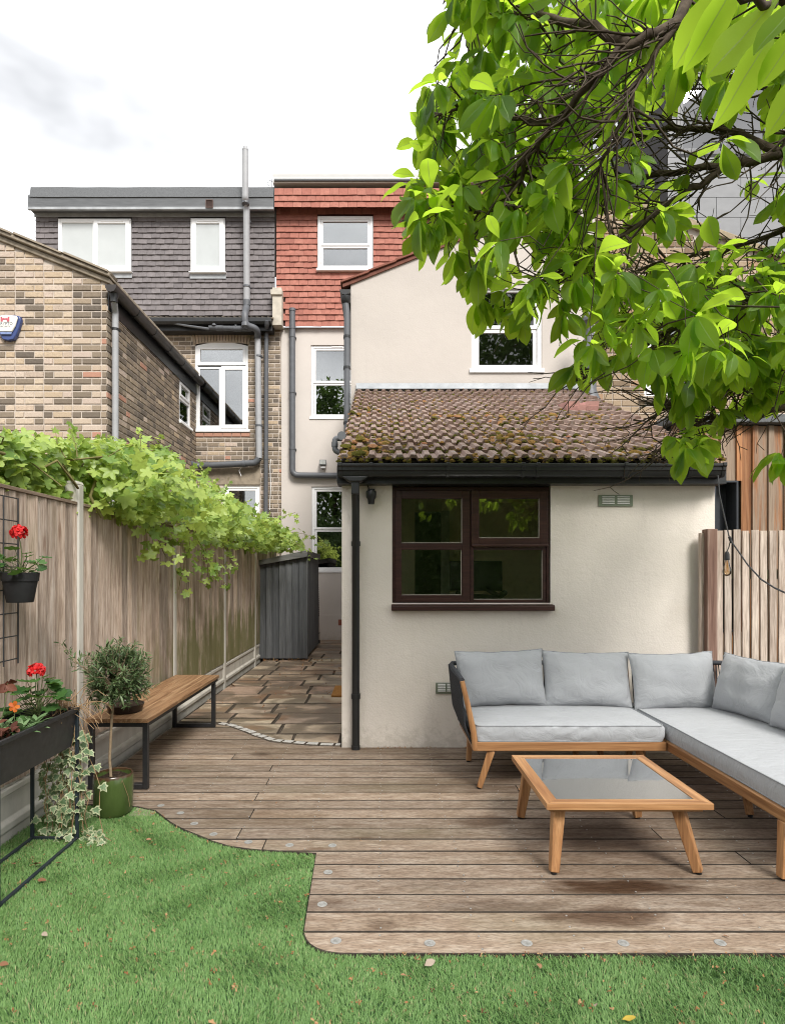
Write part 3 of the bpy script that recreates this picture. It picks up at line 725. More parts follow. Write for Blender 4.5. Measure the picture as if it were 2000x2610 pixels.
def subtract(a, b, h0, h1):
    out = []
    if a < h0: out.append((a, min(b, h0)))
    if b > h1: out.append((max(a, h1), b))
    return [q for q in out if q[1] - q[0] > .03]
front, sidei, maini = [], [], []
z = 2.05; r = 0
while z < 7.2:
    for a, b in course_bricks(-6.35, XS - .0, UN, r % 2):
        b = min(b, XS + .006)
        if z + CH * .35 > gable_z((a + b) / 2): continue
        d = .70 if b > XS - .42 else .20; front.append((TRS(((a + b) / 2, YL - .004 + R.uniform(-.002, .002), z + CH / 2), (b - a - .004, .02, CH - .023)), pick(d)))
    z += CH; r += 1
z = 2.05; r = 0
while z < zs_top - .05:
    for a, b in course_bricks(YL - .004, YM, UN, r % 2):
        segs = [(a, b)]
        if z + CH * .9 > zw0 - .05 and z < zw1: segs = subtract(a, b, Yw0 - .01, Yw1 + .01)
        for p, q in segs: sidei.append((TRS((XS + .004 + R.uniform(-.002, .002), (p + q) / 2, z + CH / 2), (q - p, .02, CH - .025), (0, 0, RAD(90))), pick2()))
    z += CH; r += 1
CM = 11.2 / F * YM; UM = CM * 1.28; z = 1.9; r = 0
ac_x, ac_half = (wb[0] + wb[1]) / 2, (wb[1] - wb[0]) / 2
while z < z_eb - .02:
    for a, b in course_bricks(XS + .01 if z < 5.55 else -6.2, XB, UM, r % 2):
        segs = [(a, b)]
        if wb[2] - .17 < z + CM / 2 < wb[3] + .30: segs = [s2 for p, q in segs for s2 in subtract(p, q, wb[0] - (.05 if z > wb[3] - .1 else .0), wb[1] + (.05 if z > wb[3] - .1 else .0))]
        if z + CM / 2 < PZ(1190, YM): segs = [s2 for p, q in segs for s2 in subtract(p, q, PX(498, YM), PX(664, YM))]
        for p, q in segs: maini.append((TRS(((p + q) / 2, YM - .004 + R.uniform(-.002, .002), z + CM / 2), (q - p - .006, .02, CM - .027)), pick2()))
    z += CM; r += 1
pieces('brick', front + sidei + maini, st_v, bh, 300)
# arch of gauged bricks, red sill course, stone lintel
items = []; n = 19
for i in range(n):
    u = (i + .5) / n * 2 - 1; x = ac_x + u * (ac_half + .06); zb = wb[3] - .035 - .085 * u * u + .06
    items.append((TRS((x, YM - .012, zb + .155), (2 * (ac_half + .06) / n - .012, .03, .30), (0, u * .16, 0)), R.choice([8, 9, 8, 7, 10])))
for i in range(6): items.append((TRS((wb[0] + (i + .5) / 6 * (wb[1] - wb[0] + .05), YM - .012, wb[2] - .12), ((wb[1] - wb[0] + .05) / 6 - .012, .03, .085)), 19))
pieces('brick', items, st_v, bh, 0 if False else 25)
m = MB(); m.box(PX(498, YM), YM - .02, PZ(1236, YM), PX(664, YM), YM + .05, PZ(1191, YM)); m.build('lintel', plain('sandstone_lintel', (.30, .25, .19), .9, .25, 9, .2, .3), bh, bevel=.01)
# arched window
m = MB(); m.ring(wb[0], wb[1], wb[2], wb[3] - .08, .055, YM + .01, YM + .08)
na = 12; arch = [(wb[0] + (wb[1] - wb[0]) * i / na, wb[3] - .035 - .085 * (2 * i / na - 1) ** 2 + .05) for i in range(na + 1)]
m.prism([(wb[0], wb[3] - .08), (wb[1], wb[3] - .08)] + arch[::-1], 'y', YM + .012, YM + .075)
f = m.build('window', M_upvc, bh, bevel=.005); m = MB(); m.box(wb[0] - .03, YM - .05, wb[2] - .06, wb[1] + .05, YM + .05, wb[2] - .002); m.build('sill', M_upvc, f, bevel=.006)
light_(f, wb[0] + .05, wb[1] - .05, PZ(930, YM), PZ(888, YM) + .05, YM + .0, .07, M_upvc, M_glassu)
xm = PX(566, YM); light_(f, wb[0] + .055, xm - .03, wb[2] + .055, PZ(934, YM), YM + .02, .045, M_upvc, M_glassu)
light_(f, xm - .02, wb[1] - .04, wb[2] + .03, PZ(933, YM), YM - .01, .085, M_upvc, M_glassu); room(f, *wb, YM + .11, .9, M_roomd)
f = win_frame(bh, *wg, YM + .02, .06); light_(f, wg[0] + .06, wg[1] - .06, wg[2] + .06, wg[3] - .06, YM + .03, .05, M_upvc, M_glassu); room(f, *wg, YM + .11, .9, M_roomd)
# side window (faces the passage)
m = MB(); X0 = XS - .055
def yring(m, y0, y1, z0, z1, w, xa, xb):
    m.box(xa, y0, z0, xb, y0 + w, z1); m.box(xa, y1 - w, z0, xb, y1, z1); m.box(xa, y0 + w, z0, xb, y1 - w, z0 + w); m.box(xa, y0 + w, z1 - w, xb, y1 - w, z1)
yring(m, Yw0, Yw1, zw0, zw1, .055, X0, XS - .005); zmid = zw0 + (zw1 - zw0) * .56; m.box(X0, Yw0 + .055, zmid - .03, XS - .006, Yw1 - .055, zmid + .03)
f = m.build('window', M_upvc, bh, bevel=.005)
m = MB(); m.box(XS - .06, Yw0 - .04, zw0 - .06, XS + .06, Yw1 + .04, zw0 - .002); m.build('sill', M_upvc, f, bevel=.006)
m = MB(); yring(m, Yw0 + .06, Yw1 - .06, zmid + .035, zw1 - .06, .05, X0 + .01, XS + .012); m.build('sash', M_upvc, f, bevel=.005)
for za, zb in ((zw0 + .055, zmid - .03), (zmid + .08, zw1 - .1)):
    m = MB(); m.box(X0 + .02, Yw0 + .05, za, X0 + .026, Yw1 - .05, zb); m.build('pane', M_glassu, f)
m = MB(); m.box(XS - .9, Yw0 - .2, zw0 - .2, XS - .1, Yw1 + .2, zw1 + .2); m.build('room', M_roomd, f)
# wing roof edge: stone coping on the gable, eaves gutter along the side, downpipe
m = MB(); sl = math.atan(.392)
for (d0, d1, yo, ov) in ((.0, .085, .05, 0), (.088, .15, .11, .02)):
    x1 = XS + .06 + ov
    m.prism([(-9, gable_z(-9) + d0), (x1, gable_z(x1) + d0), (x1, gable_z(x1) + d1), (-9, gable_z(-9) + d1)], 'y', YL - yo, YM)
m.build('roof', M_stone, bh, bevel=.015)
items = []; x = XS + .09
cv = unit_blocks('coping_slab', M_stone, 4, .02)
while x > -6.4:
    l_ = R.uniform(.62, .8); xc = x - l_ / 2; items.append((TRS((xc, YL + .02, gable_z(xc) + .168), (l_ + .06, .32, .03), (0, sl + .02, 0)), R.randrange(4))); x -= l_
pieces('coping_slab', items, cv, bh)
gxl = XS + .12; gz = PZ(742, YL) + .02
m = MB(); prof = [(-.085, .02), (-.08, -.03), (-.05, -.075), (0, -.09), (.05, -.075), (.08, -.03), (.085, .02)]
m.prism([(gxl + p[0], gz + p[1]) for p in prof], 'y', YL - .14, YM - .02)
gt = m.build('gutter', plain('dark_brown_gutter', (.045, .038, .036), .4, .3, 5), bh, smooth=True)
for yy in (10.25, 11.05, 11.85, 12.65, 13.4):
    m = MB(); m.prism([(gxl + p[0] * 1.09, gz + p[1] * 1.09) for p in prof], 'y', yy - .035, yy + .035); m.build('bracket', M_blackp, gt, smooth=True)
m = MB(); m.box(XS + .005, YL + .01, gz - .30, XS + .03, YM - .01, gz - .03); m.build('fascia', M_blackp, bh)
pdx = PX(280, YL + .12); py_ = YL + .12
pipe(bh, [(gxl, YL - .02, gz - .08), (gxl, YL - .02, gz - .16), (XS + .075, YL + .13, gz - .30), (XS + .075, YL + .13, 1.2)], .05, M_greyp, 14, .04, 'downpipe', [(XS + .075, YL + .13, PZ(831, YL))], M_blackp)
m = MB(); m.lathe((gxl, YL - .02, gz - .20), [(.055, 0), (.055, .05), (.075, .12)], 14); m.build('outlet', M_blackp, bh, smooth=True)
# ---- loft with plum-grey tiles
YD = 13.9; xd0, xd1 = PX(91, YD), PX(700, YD)
wd1 = (PX(150, YD), PX(335, YD), PZ(693, YD), PZ(559, YD)); wd2 = (PX(487, YD), PX(574, YD), PZ(695, YD), PZ(558, YD))
zd0 = PZ(804, YD); zd1 = PZ(553, YD)
mb = MB(); holed_wall(mb, xd0 + .02, xd1, zd0 - .15, PZ(520, YD), YD + .03, [wd1, wd2], .08)
mb.add([(xd0 + .02, YD + .03, 4), (xd0 + .02, YD + 4, 4), (xd0 + .02, YD + 4, PZ(520, YD)), (xd0 + .02, YD + .03, PZ(520, YD))], [(3, 2, 1, 0)])
mb.build('loft_wall', plain('grey_tile_backing', (.05, .045, .046), .9), bh)
TW2, TG2 = 22.7 / F * YD, 14.1 / F * YD
sv = tile_variants(M_slt, TW2, TG2, 12); items = []
holes = [(wd1[0] - .02, wd1[1] + .01, wd1[2] - .13, zd1 + .2), (wd2[0] - .02, wd2[1] + .01, wd2[2] - .13, zd1 + .2)]
hang(items, xd0, xd1, zd0, zd1, YD + .02, TW2, TG2, holes, 12, lambda x, z, Y: (H + (z - H) * YL / Y) < gable_z(x * YL / Y) - .25 and x * YL / Y < XS)
pieces('hung_tile', items, sv, bh, 300)
m = MB(); yb = YD - .05
m.box(xd0 - .02, YD - .022, PZ(553, YD), xd1, YD - .002, PZ(536, YD) + .03)
for h in (wd1, wd2): m.box(h[0] - .02, YD - .026, h[2] - .14, h[1] + .02, YD - .008, h[2] - .02)
m.build('lead_flashing', M_lead, bh)
m = MB(); m.box(xd0 - .04, YD - .24, PZ(531, YD - .2), xd1 + .02, YD + .2, PZ(499, YD - .2)); m.build('fascia', M_fasc, bh, bevel=.006)
m = MB(); m.box(xd0 - .04, YD - .255, PZ(536, YD - .2), xd1 + .02, YD - .2, PZ(530, YD - .2)); m.build('drip_edge', M_lead, bh)
m = MB()
nseg = 40
for i in range(nseg):       # felt kerb, slightly uneven
    a, b = xd0 + (xd1 - xd0 + .02) * i / nseg, xd0 + (xd1 - xd0 + .02) * (i + 1) / nseg
    za = PZ(487, YD) + .02 * mnoise.noise((a * 1.3, 0, 3)); zb = PZ(487, YD) + .02 * mnoise.noise((b * 1.3, 0, 3))
    q0 = PZ(502, YD - .2) + .012 * mnoise.noise((a * 2, 5, 3)); q1 = PZ(502, YD - .2) + .012 * mnoise.noise((b * 2, 5, 3))
    m.add([(a, YD - .26, q0 - .03), (b, YD - .26, q1 - .03), (b, YD - .20, zb - .03), (a, YD - .20, za - .03), (a, YD - .1, za), (b, YD - .1, zb), (a, YD + 4, za), (b, YD + 4, zb)], [(0, 1, 2, 3), (3, 2, 5, 4), (4, 5, 7, 6)])
m.build('felt_roof', M_felt, bh, smooth=30, fixn=False)
m = MB(); xv, zv = PX(534, 13.65), PZ(520, 13.65); m.ring(xv - .08, xv + .08, zv - .09, zv + .09, .015, 13.62, 13.66)
for i in range(7): m.box(xv - .065, 13.63, zv - .07 + i * .021, xv + .065, 13.66, zv - .06 + i * .021)
m.build('vent', plain('brown_vent', (.085, .05, .04), .6), bh)
f = win_frame(bh, *wd1, YD - .04, .055, sill=.03)
xm = PX(242, YD); light_(f, wd1[0] + .05, xm, wd1[2] + .05, wd1[3] - .05, YD - .035, .035, M_upvc, M_frost); light_(f, xm, wd1[1] - .03, wd1[2] + .03, wd1[3] - .03, YD - .06, .085, M_upvc, M_frost)
m = MB(); m.box(PX(262, YD), YD - .072, wd1[3] - .085, PX(316, YD), YD - .06, wd1[3] - .06); m.build('trickle_vent', M_upvc, f, bevel=.004)
f = win_frame(bh, *wd2, YD - .04, .045, sill=.03); light_(f, wd2[0] + .03, wd2[1] - .03, wd2[2] + .03, wd2[3] - .03, YD - .06, .095, M_upvc, M_frost)
m = MB(); m.box(PX(505, YD), YD - .072, wd2[3] - .085, PX(558, YD), YD - .06, wd2[3] - .06); m.build('trickle_vent', M_upvc, f, bevel=.004)
# eaves under the loft: strip of old tiles, gutter, fascia; party pier
ye = 13.62; xe0, xe1 = -6.5, PX(692, ye)
tv = unit_blocks('eaves_tile', M_stone, 5, .02); items = []; x = xe0
while x < xe1 - .02: items.append((TRS((x + .06, ye + .1, PZ(804, ye) - .01), (.115, .36, .03), (RAD(20), RAD(R.uniform(6, 12)), 0)), R.randrange(5))); x += .125
pieces('eaves_tile', items, tv, bh, 60)
m = MB(); m.prism([(ye - .08, PZ(812, ye)), (ye - .08, PZ(822, ye)), (ye - .04, PZ(827, ye)), (ye + .05, PZ(827, ye)), (ye + .07, PZ(812, ye))], 'x', xe0, xe1); m.build('gutter', M_blackp, bh, smooth=30)
m = MB(); m.box(xe0, ye + .09, PZ(838, ye), xe1, YM - .02, PZ(812, ye)); m.build('fascia', M_blackp, bh)
m = MB(); m.box(PX(694, 13.7), 13.7, PZ(828, 13.7), PX(718, 13.7), YM - .03, PZ(750, 13.7)); m.box(PX(690, 13.7), 13.66, PZ(752, 13.7), PX(719, 13.7), YM - .02, PZ(739, 13.7)); m.box(PX(694, 13.7), 13.68, PZ(739, 13.7), PX(718, 13.7), YM - .02, PZ(733, 13.7)); m.build('party_pier', plain('pale_party_wall', (.48, .44, .37), .9, .15, 8, .2, .3), bh, bevel=.008)
# pipes
yq = 13.7; xq = PX(625, 13.45)
pts = [P3(625, 382, 13.45), P3(625, 505, 13.45), P3(628, 525, 13.6), P3(629, 780, 13.78), P3(624, 800, 13.5), P3(625, 828, 13.5), P3(655, 838, 13.62), P3(657, 860, 13.84), P3(660, 1168, 13.84), P3(650, 1180, 13.84), P3(500, 1188, 13.84), P3(462, 1172, 13.5)]
sp = pipe(bh, pts[:4], .072, M_greyp, 14, .03, 'flue_pipe', [P3(629, q, 13.74) for q in (562, 730)], M_dgreyp, [(P3(626, 515, 13.5), (0, .01, .05)), (P3(629, 772, 13.76), (0, 0, .06))])
m = MB(); m.lathe(P3(625, 384, 13.45), [(.076, 0), (.076, .03), (.055, .05), (.05, .09), (.02, .11), (0, .11)], 14); m.build('pipe_cap', M_greyp, sp, smooth=30)
pipe(bh, pts[3:8], .074, M_dgreyp, 14, .10, 'pipe_bend', [], None, [(pts[5], (0, .005, .04)), (pts[7], (0, 0, .04))])
pipe(bh, pts[7:9], .07, M_greyp, 14, .05, 'soil_pipe', [P3(659, q, 13.84) for q in (908, 1085)], M_dgreyp)
pipe(bh, pts[8:], .072, M_dgreyp, 14, .10, 'branch_pipe', [], None, [(P3(622, 1182, 13.84), (.03, 0, .0)), (P3(530, 1186, 13.84), (.05, 0, 0))])
bp = pipe(bh, [P3(640, 838, 13.66), P3(533, 834, 13.66)], .06, M_dgreyp, 12, 0, 'overflow_pipe', [], None, [(P3(560, 835, 13.66), (.08, 0, 0)), (P3(605, 837, 13.66), (.09, 0, 0))])
m = MB(); m.tube([P3(533, 838, 13.64), P3(470, 829, 13.6), P3(434, 821, 13.6)], [.03, .025, .03], 8); m.tube([P3(546, 830, 13.62), P3(546, 820, 13.62)], .055, 12); m.tube([P3(601, 832, 13.62), P3(601, 822, 13.62)], .03, 10); m.build('waste_fitting', M_dgreyp, bp, smooth=True)
pipe(bh, [P3(680, 816, 13.55), P3(680, 828, 13.6), P3(679, 842, 13.86), P3(677, 1400, 13.86)], .048, M_dgreyp, 12, .05, 'downpipe', [P3(678, q, 13.86) for q in (862, 1170)], M_dgreyp)
m = MB(); m.tube([P3(690, 1170, 13.9), P3(688, 1190, 13.9), P3(690, 1240, 13.9), P3(687, 1300, 13.9)], .008, 6); m.tube([P3(620, 1184, 13.9), P3(609, 1200, 13.9), P3(615, 1214, 13.9)], .008, 6); m.build('wire', M_white, bh)
adopt(bh)
# burglar alarm box
ab = thing('alarm_box', 'white and blue burglar alarm box fixed to the yellow brick gable', 'alarm box', P3(27, 840, YL - .01))
s_ = YL / F; P = lambda px, py: ((px - 27) * s_, (840 - py) * s_)
out_ = [P(-6, 811), P(8, 808), P(26, 807), P(44, 808), P(57, 811), P(59, 819), P(55, 836), P(48, 856), P(41, 868), P(27, 871), P(13, 868), P(6, 856), P(-1, 836), P(-7, 819)]
M_aw = plain('alarm_white', (.76, .75, .68), .35, .03, 4, .5); M_ab = plain('alarm_blue', (.045, .07, .20), .25, .1, 6, .5)
m = MB(); m.prism([(p[0] * 1.02, p[1] * 1.02) for p in out_], 'y', -.07, 0); m.build('back_box', M_ab, ab, bevel=.012)
fr_ = [P(-4, 812), P(26, 808.5), P(50, 811), P(54, 816), P(48, 836), P(40, 851), P(8, 851), P(2, 836), P(-6, 816)]
m = MB(); m.prism(fr_, 'y', -.10, -.068); m.build('cover', M_aw, ab, bevel=.012)
m = MB(); m.prism([P(9, 851.6), P(39, 851.6), P(37, 858), P(11, 858)], 'y', -.095, -.069); m.build('strobe_lens', plain('pale_blue_lens', (.20, .26, .45), .2), ab, bevel=.006)
m = MB(); cas = [P(12, 826), P(17, 826), P(17, 823), P(19, 821), P(26, 821), P(28, 823), P(28, 826), P(34, 826), P(34, 814), P(30, 814), P(30, 818), P(27, 818), P(27, 816.5), P(25, 816.5), P(25, 818), P(21, 818), P(21, 816.5), P(19, 816.5), P(19, 818), P(16, 818), P(16, 814), P(12, 814)]
m.prism(cas, 'y', -.1045, -.099); m.build('emblem', plain('emblem_red', (.52, .10, .13), .5), ab)
M_txt = plain('print_grey', (.07, .075, .09), .6, .05)
def lettering(txt, size, loc, par, mat, name='lettering', rot=(RAD(90), 0, 0), spacing=1.0):
    cu = bpy.data.curves.new(name, 'FONT'); cu.body = txt; cu.size = size; cu.align_x = 'CENTER'; cu.extrude = .0008; cu.space_character = spacing; cu.resolution_u = 3
    tmp = bpy.data.objects.new('tmp', cu); COL.objects.link(tmp); dg = bpy.context.evaluated_depsgraph_get(); dg.update()
    me = bpy.data.meshes.new_from_object(tmp.evaluated_get(dg)); bpy.data.objects.remove(tmp); me.name = name; me.materials.clear(); me.materials.append(mat)
    o = bpy.data.objects.new(name, me); link(o, par); o.location = loc; o.rotation_euler = rot; return o
lettering('KRYPTO', .060, (P(23.5, 0)[0], -.1015, P(0, 834.5)[1]), ab, M_txt, spacing=1.02)
lettering('SECURITY', .034, (P(23.5, 0)[0], -.1015, P(0, 840.2)[1]), ab, M_txt)
# ================================================================== right-hand brick house: wing, grey panelled loft
rh = thing('brick_house', 'brown brick house behind the magnolia with a grey panelled loft', 'house', (5, 11, 0))
YR = 9.06
def rg(x): return PZ(607, YR) - (x - PX(1825, YR)) * .37
xr0, xr1 = 3.16, 7.2
wr = (PX(1641, YR), PX(1765, YR), PZ(1010, YR), PZ(698, YR))
mb = MB(); holed_wall(mb, xr0, xr1, 2.4, rg(xr1) , YR, [wr], .1, rg); mb.build('wall', M_mortar, rh)
rv = unit_blocks('brick', M_brickr, 10, .02); items = []; z = 2.6; r = 0; CR = 13.5 / F * YR * 1.25
while z < 8.2:
    for a, b in course_bricks(xr0 + .005, 6.2, CR * 1.28, r % 2):
        if z + CR > rg(b): continue
        segs = [(a, b)] if not (wr[2] - .16 < z + CR / 2 < wr[3] + .02) else subtract(a, b, wr[0], wr[1])
        for p, q in segs: items.append((TRS(((p + q) / 2, YR - .004 + R.uniform(-.003, .003), z + CR / 2), (q - p, .02, CR - .017)), R.randrange(10)))
    z += CR; r += 1
pieces('brick', items, rv, rh, 260)
f = sash_window(rh, *wr, YR + .02, PZ(860, YR), rm=M_roomd, w=.07, trickle=False)
m = MB(); m.box(wr[0] - .08, YR - .07, PZ(1024, YR), wr[1] + .08, YR + .02, PZ(1012, YR)); m.build('sill', M_stone, rh, bevel=.01)
m = MB(); m.prism([(xr0, rg(xr0)), (xr1, rg(xr1)), (xr1, rg(xr1) + .1), (xr0, rg(xr0) + .1)], 'y', YR - .08, 13); m.build('roof', plain('buff_verge', (.30, .24, .16), .9, .2), rh, bevel=.01)
# loft pod
YP = 10.4; xp0 = PX(1700, YP); zp1 = PZ(140, YP); zp0 = 5.5
M_pan = plain('grey_cladding', (.20, .205, .215), .55, .06, 3, .4)
wp = (PX(1725, YP), PX(1965, YP), PZ(392, YP), PZ(205, YP))
mb = MB(); holed_wall(mb, xp0, 9.5, zp0, zp1, YP, [wp], .12); mb.add([(xp0, YP, zp0), (xp0, YP + 4, zp0), (xp0, YP + 4, zp1), (xp0, YP, zp1)], [(3, 2, 1, 0)])
mb.build('loft_wall', plain('dark_joint', (.03, .03, .032), .8), rh)
m = MB(); m.box(xp0 - .05, YP - .08, zp1, 9.5, YP + 4, zp1 + .12); m.build('loft_roof', M_felt, rh)
pv = [MB().box(-.5, -.5, -.5, .5, .5, .5, k / 3).mesh('cladding_panel', M_pan) for k in range(4)]
items = []; ph, pw = 51 / F * YP, 62 / F * YP * 2; z = zp0; r = 0
while z < zp1 - .02:
    x = xp0 - (pw / 2 if r % 2 else 0)
    while x < 9.5:
        for p, q in (subtract(max(x, xp0), min(x + pw, 9.5), wp[0] - .02, wp[1] + .02) if wp[2] - ph * .6 < z + ph / 2 < wp[3] + ph * .4 else [(max(x, xp0), min(x + pw, 9.5))]):
            if q - p > .05: items.append((TRS(((p + q) / 2, YP - .006, z + ph / 2), (q - p - .008, .02, min(ph, zp1 - z) - .008)), R.randrange(4)))
        x += pw
    z += ph; r += 1
pieces('cladding_panel', items, pv, rh)
f = win_frame(rh, *wp, YP + .0, .06, M_blackp, sill=0); cw = (wp[1] - wp[0] - .12) / 2
for i in range(2): light_(f, wp[0] + .06 + cw * i, wp[0] + .06 + cw * (i + 1), wp[2] + .06, wp[3] - .06, YP + .01, .05, M_dgreyp, M_glassu, back=M_blind)
adopt(rh)
# timber clad extension next door
te = thing('timber_extension', 'orange-brown cedar clad single-storey extension behind the right fence', 'extension', (5, 7.5, 0))
YC = 6.3; xc0 = PX(1712, YC); xc1 = 6.5; zc1 = PZ(1078, YC)
wt = (PX(1815, YC), PX(1876, YC), .9, PZ(1226, YC))
mb = MB(); holed_wall(mb, xc0, xc1, -.05, zc1 - .02, YC + .03, [wt], .25); mb.add([(xc0, YC + .03, -.05), (xc0, 9, -.05), (xc0, 9, zc1 - .02), (xc0, YC + .03, zc1 - .02)], [(3, 2, 1, 0)]); mb.build('wall', plain('black_membrane', (.02, .02, .02), .9), te)
def ced(t, col, rough):
    n = t.noise(t.vec((14, 14, .8)), 1.2, 5, .7); rv_ = t.rnd()
    k = t.math('MULTIPLY', t.step(t.math('ADD', n, t.math('MULTIPLY', rv_, .42)), .60, .80), .9)
    col = t.mix(k, col, t.mix(t.noise(t.vec((60, 60, 4)), 1, 4), (.13, .085, .055), (.40, .32, .24)))
    return col, rough
M_ced = wood('cedar_cladding', (.21, .085, .032), (.31, .135, .055), (.40, .20, .09), 'z', .8, .65, .18, ced, False, None, .3)
x = xc0; k = 0
while x < 5.2:
    wd = 26 / F * YC if k % 2 else 14.5 / F * YC; dep = .0 if k % 2 else -.022
    segs = [(-.0, zc1 - .03)]
    if x + wd > wt[0] and x < wt[1]: segs = [(0, wt[2]), (wt[3], zc1 - .03)]
    for za, zb in segs:
        m = MB(); m.box(-wd / 2 + .001, dep, za, wd / 2 - .001, .028, zb, R.random()); m.build('cladding_board', M_ced, te, loc=(x + wd / 2, YC, 0))
    x += wd; k += 1
m = MB(); m.box(xc0 - .06, YC - .10, zc1 - .02, xc1, 9.0, zc1 + .07); m.build('flat_roof', M_felt, te, bevel=.01)
M_anth = plain('anthracite_frame', (.032, .036, .043), .4, .1)
m = MB(); m.ring(wt[0], wt[1], wt[2], wt[3], .018, YC - .035, YC + .28); f = m.build('window', M_anth, te)
m = MB(); m.box(wt[0] + .02, YC + .12, wt[2], wt[0] + .14, YC + .17, wt[3] - .02); m.box(wt[0] + .14, YC + .15, wt[2], wt[1] - .02, YC + .20, wt[3] - .02); m.build('frame', M_anth, f)
m = MB(); m.box(wt[0] + .15, YC + .21, wt[2], wt[1] - .03, YC + .215, wt[3] - .05); m.build('pane', M_glass, f); room(f, *wt, YC + .3, .6, M_roomd)
adopt(te)
# ================================================================== rear extension
YE = 5.29; s_e = F / YE; XE0, XE1 = PX(871, YE), PX(1821, YE)
ex = thing('rear_extension', 'single-storey cream rendered extension with mossy tiled lean-to roof and brown window', 'extension', (1.25, 7.1, 0))
we = (PX(999, YE), PX(1403, YE), PZ(1537, YE), PZ(1240, YE) + .02)
zf = PZ(1238, YE)
mb = MB(); holed_wall(mb, XE0, XE1, -.06, zf + .22, YE, [(we[0], we[1], we[2], we[3])], .10)
DY0, DY1, DZ = 5.80, 8.10, 2.14  # unseen side opening, widened to let more daylight into the room
side_wall(mb, XE0, YE, 8.98, -.06, zf, [(DY0, DY1, .05, DZ)], -.079); mb.add([(XE0, YE, zf), (XE0, 8.98, zf), (XE0, 8.98, 4.0), (XE0, YE, zf + .2)], [(3, 2, 1, 0)])
mb.add([(XE1, YE, -.06), (XE1, 8.98, -.06), (XE1, 8.98, 4.0), (XE1, YE, zf + .2)], [(0, 1, 2, 3)])
mb.build('wall', M_cream, ex)
# roof
TH = math.atan(.452); sv_ = Vector((0, math.cos(TH), math.sin(TH))); nv_ = Vector((0, -math.sin(TH), math.cos(TH))); ev = Vector((0, 5.13, PZ(1176, 5.13)))
def roof_pt(x, v, n): p = ev + sv_ * v + nv_ * n; return Vector((x, p.y, p.z))
RL = (8.93 - 5.13) / math.cos(TH); NR = 14; GA = RL / NR; NC = 14; xr_0, xr_1 = -.362, 2.885; TWD = (xr_1 - xr_0) / NC
mb = MB(); c8 = [roof_pt(xr_0 + .02, .03, -.10), roof_pt(xr_1 - .02, .03, -.10), roof_pt(xr_1 - .02, RL + .05, -.10), roof_pt(xr_0 + .02, RL + .05, -.10)]; c8 += [p + nv_ * .06 for p in c8]
mb.add(c8, [(3, 2, 1, 0), (4, 5, 6, 7), (0, 1, 5, 4), (1, 2, 6, 5), (2, 3, 7, 6), (3, 0, 4, 7)]); roof = mb.build('roof', plain('roof_felt_under', (.03, .026, .022), .95), ex)
pu = TWD / 2; prof1 = [(0, .0), (.17, .0), (.30, .028), (.66, .028), (.80, .0), (1.0, .0)]
prof_ = [(p[0] * pu, p[1]) for p in prof1[:-1]] + [(pu + p[0] * pu, p[1]) for p in prof1]
tvs = []
for k in range(6):
    b = MB(); n = len(prof_); j = lambda: R.uniform(-.0025, .0025); ln = GA + .05; th = .026; rows_ = [(0.0, .032), (.02, .033), (ln * .5, .016), (ln, -.004)]
    vs = []
    for v_, n_ in rows_: vs += [(p[0] + (.002 if i == 0 else -.002 if i == n - 1 else 0), v_ + (j() if v_ == 0 else 0), p[1] + n_ + j()) for i, p in enumerate(prof_)]
    vs += [(p[0], .002, p[1] + .032 - th - .006) for p in prof_]
    fs = [(r_ * n + i, r_ * n + i + 1, (r_ + 1) * n + i + 1, (r_ + 1) * n + i) for r_ in range(3) for i in range(n - 1)] + [(4 * n + i, 4 * n + i + 1, i + 1, i) for i in range(n - 1)]
    fs += [(0, n, 2 * n, 3 * n, 4 * n), (n - 1, 5 * n - 1, 4 * n - 1, 3 * n - 1, 2 * n - 1)]
    b.add(vs, fs, k / 5); tvs.append(b.mesh('roof_tile', M_rooft))
Mroof = lambda x, v, n: Matrix((( 1, 0, 0, x), (0, sv_.y, nv_.y, roof_pt(x, v, n).y), (0, sv_.z, nv_.z, roof_pt(x, v, n).z), (0, 0, 0, 1)))
items = []
for r in range(NR):
    for c in range(NC):
        if r == 8 and c == 11: continue
        items.append((Mroof(xr_0 + c * TWD, r * GA, R.uniform(-.002, .003)) @ Matrix.Rotation(R.uniform(-.006, .006), 4, 'Z'), R.randrange(6)))
pieces('roof_tile', items, tvs, roof, 300)
# vent tile in the ninth course
m = MB(); vx, vv = PX(1450, 7.15), None
u0, u1 = 0, PX(1533, 7.15) - vx
for v_t in (8 * GA,):
    base = Mroof(vx, v_t, .0)
    m.add([base @ Vector(p) for p in [(0, -.02, .0), (u1, -.02, .0), (u1, -.02, .135), (u1 * .62, -.02, .135), (u1 * .58, -.02, .095), (u1 * .42, -.02, .095), (u1 * .38, -.02, .135), (0, -.02, .135), (u1, .42, .02), (u1 * .62, .42, .03), (u1 * .58, .42, .02), (u1 * .42, .42, .02), (u1 * .38, .42, .03), (0, .42, .02)]],
          [(7, 6, 12, 13), (6, 5, 11, 12), (5, 4, 10, 11), (4, 3, 9, 10), (3, 2, 8, 9), (0, 1, 2, 3, 4, 5, 6, 7), (0, 7, 13), (1, 8, 2)])
    for i in range(14):
        for a_, b_ in ((.01, .36), (.64, .99)):
            xx = u1 * (a_ + (b_ - a_) * i / 14); m.add([base @ Vector(p) for p in [(xx, -.026, .015), (xx + .008, -.026, .015), (xx + .008, -.026, .085), (xx, -.026, .085), (xx, -.019, .015), (xx + .008, -.019, .015), (xx + .008, -.019, .085), (xx, -.019, .085)]], [(0, 1, 2, 3), (0, 3, 7, 4), (1, 5, 6, 2), (3, 2, 6, 7)])
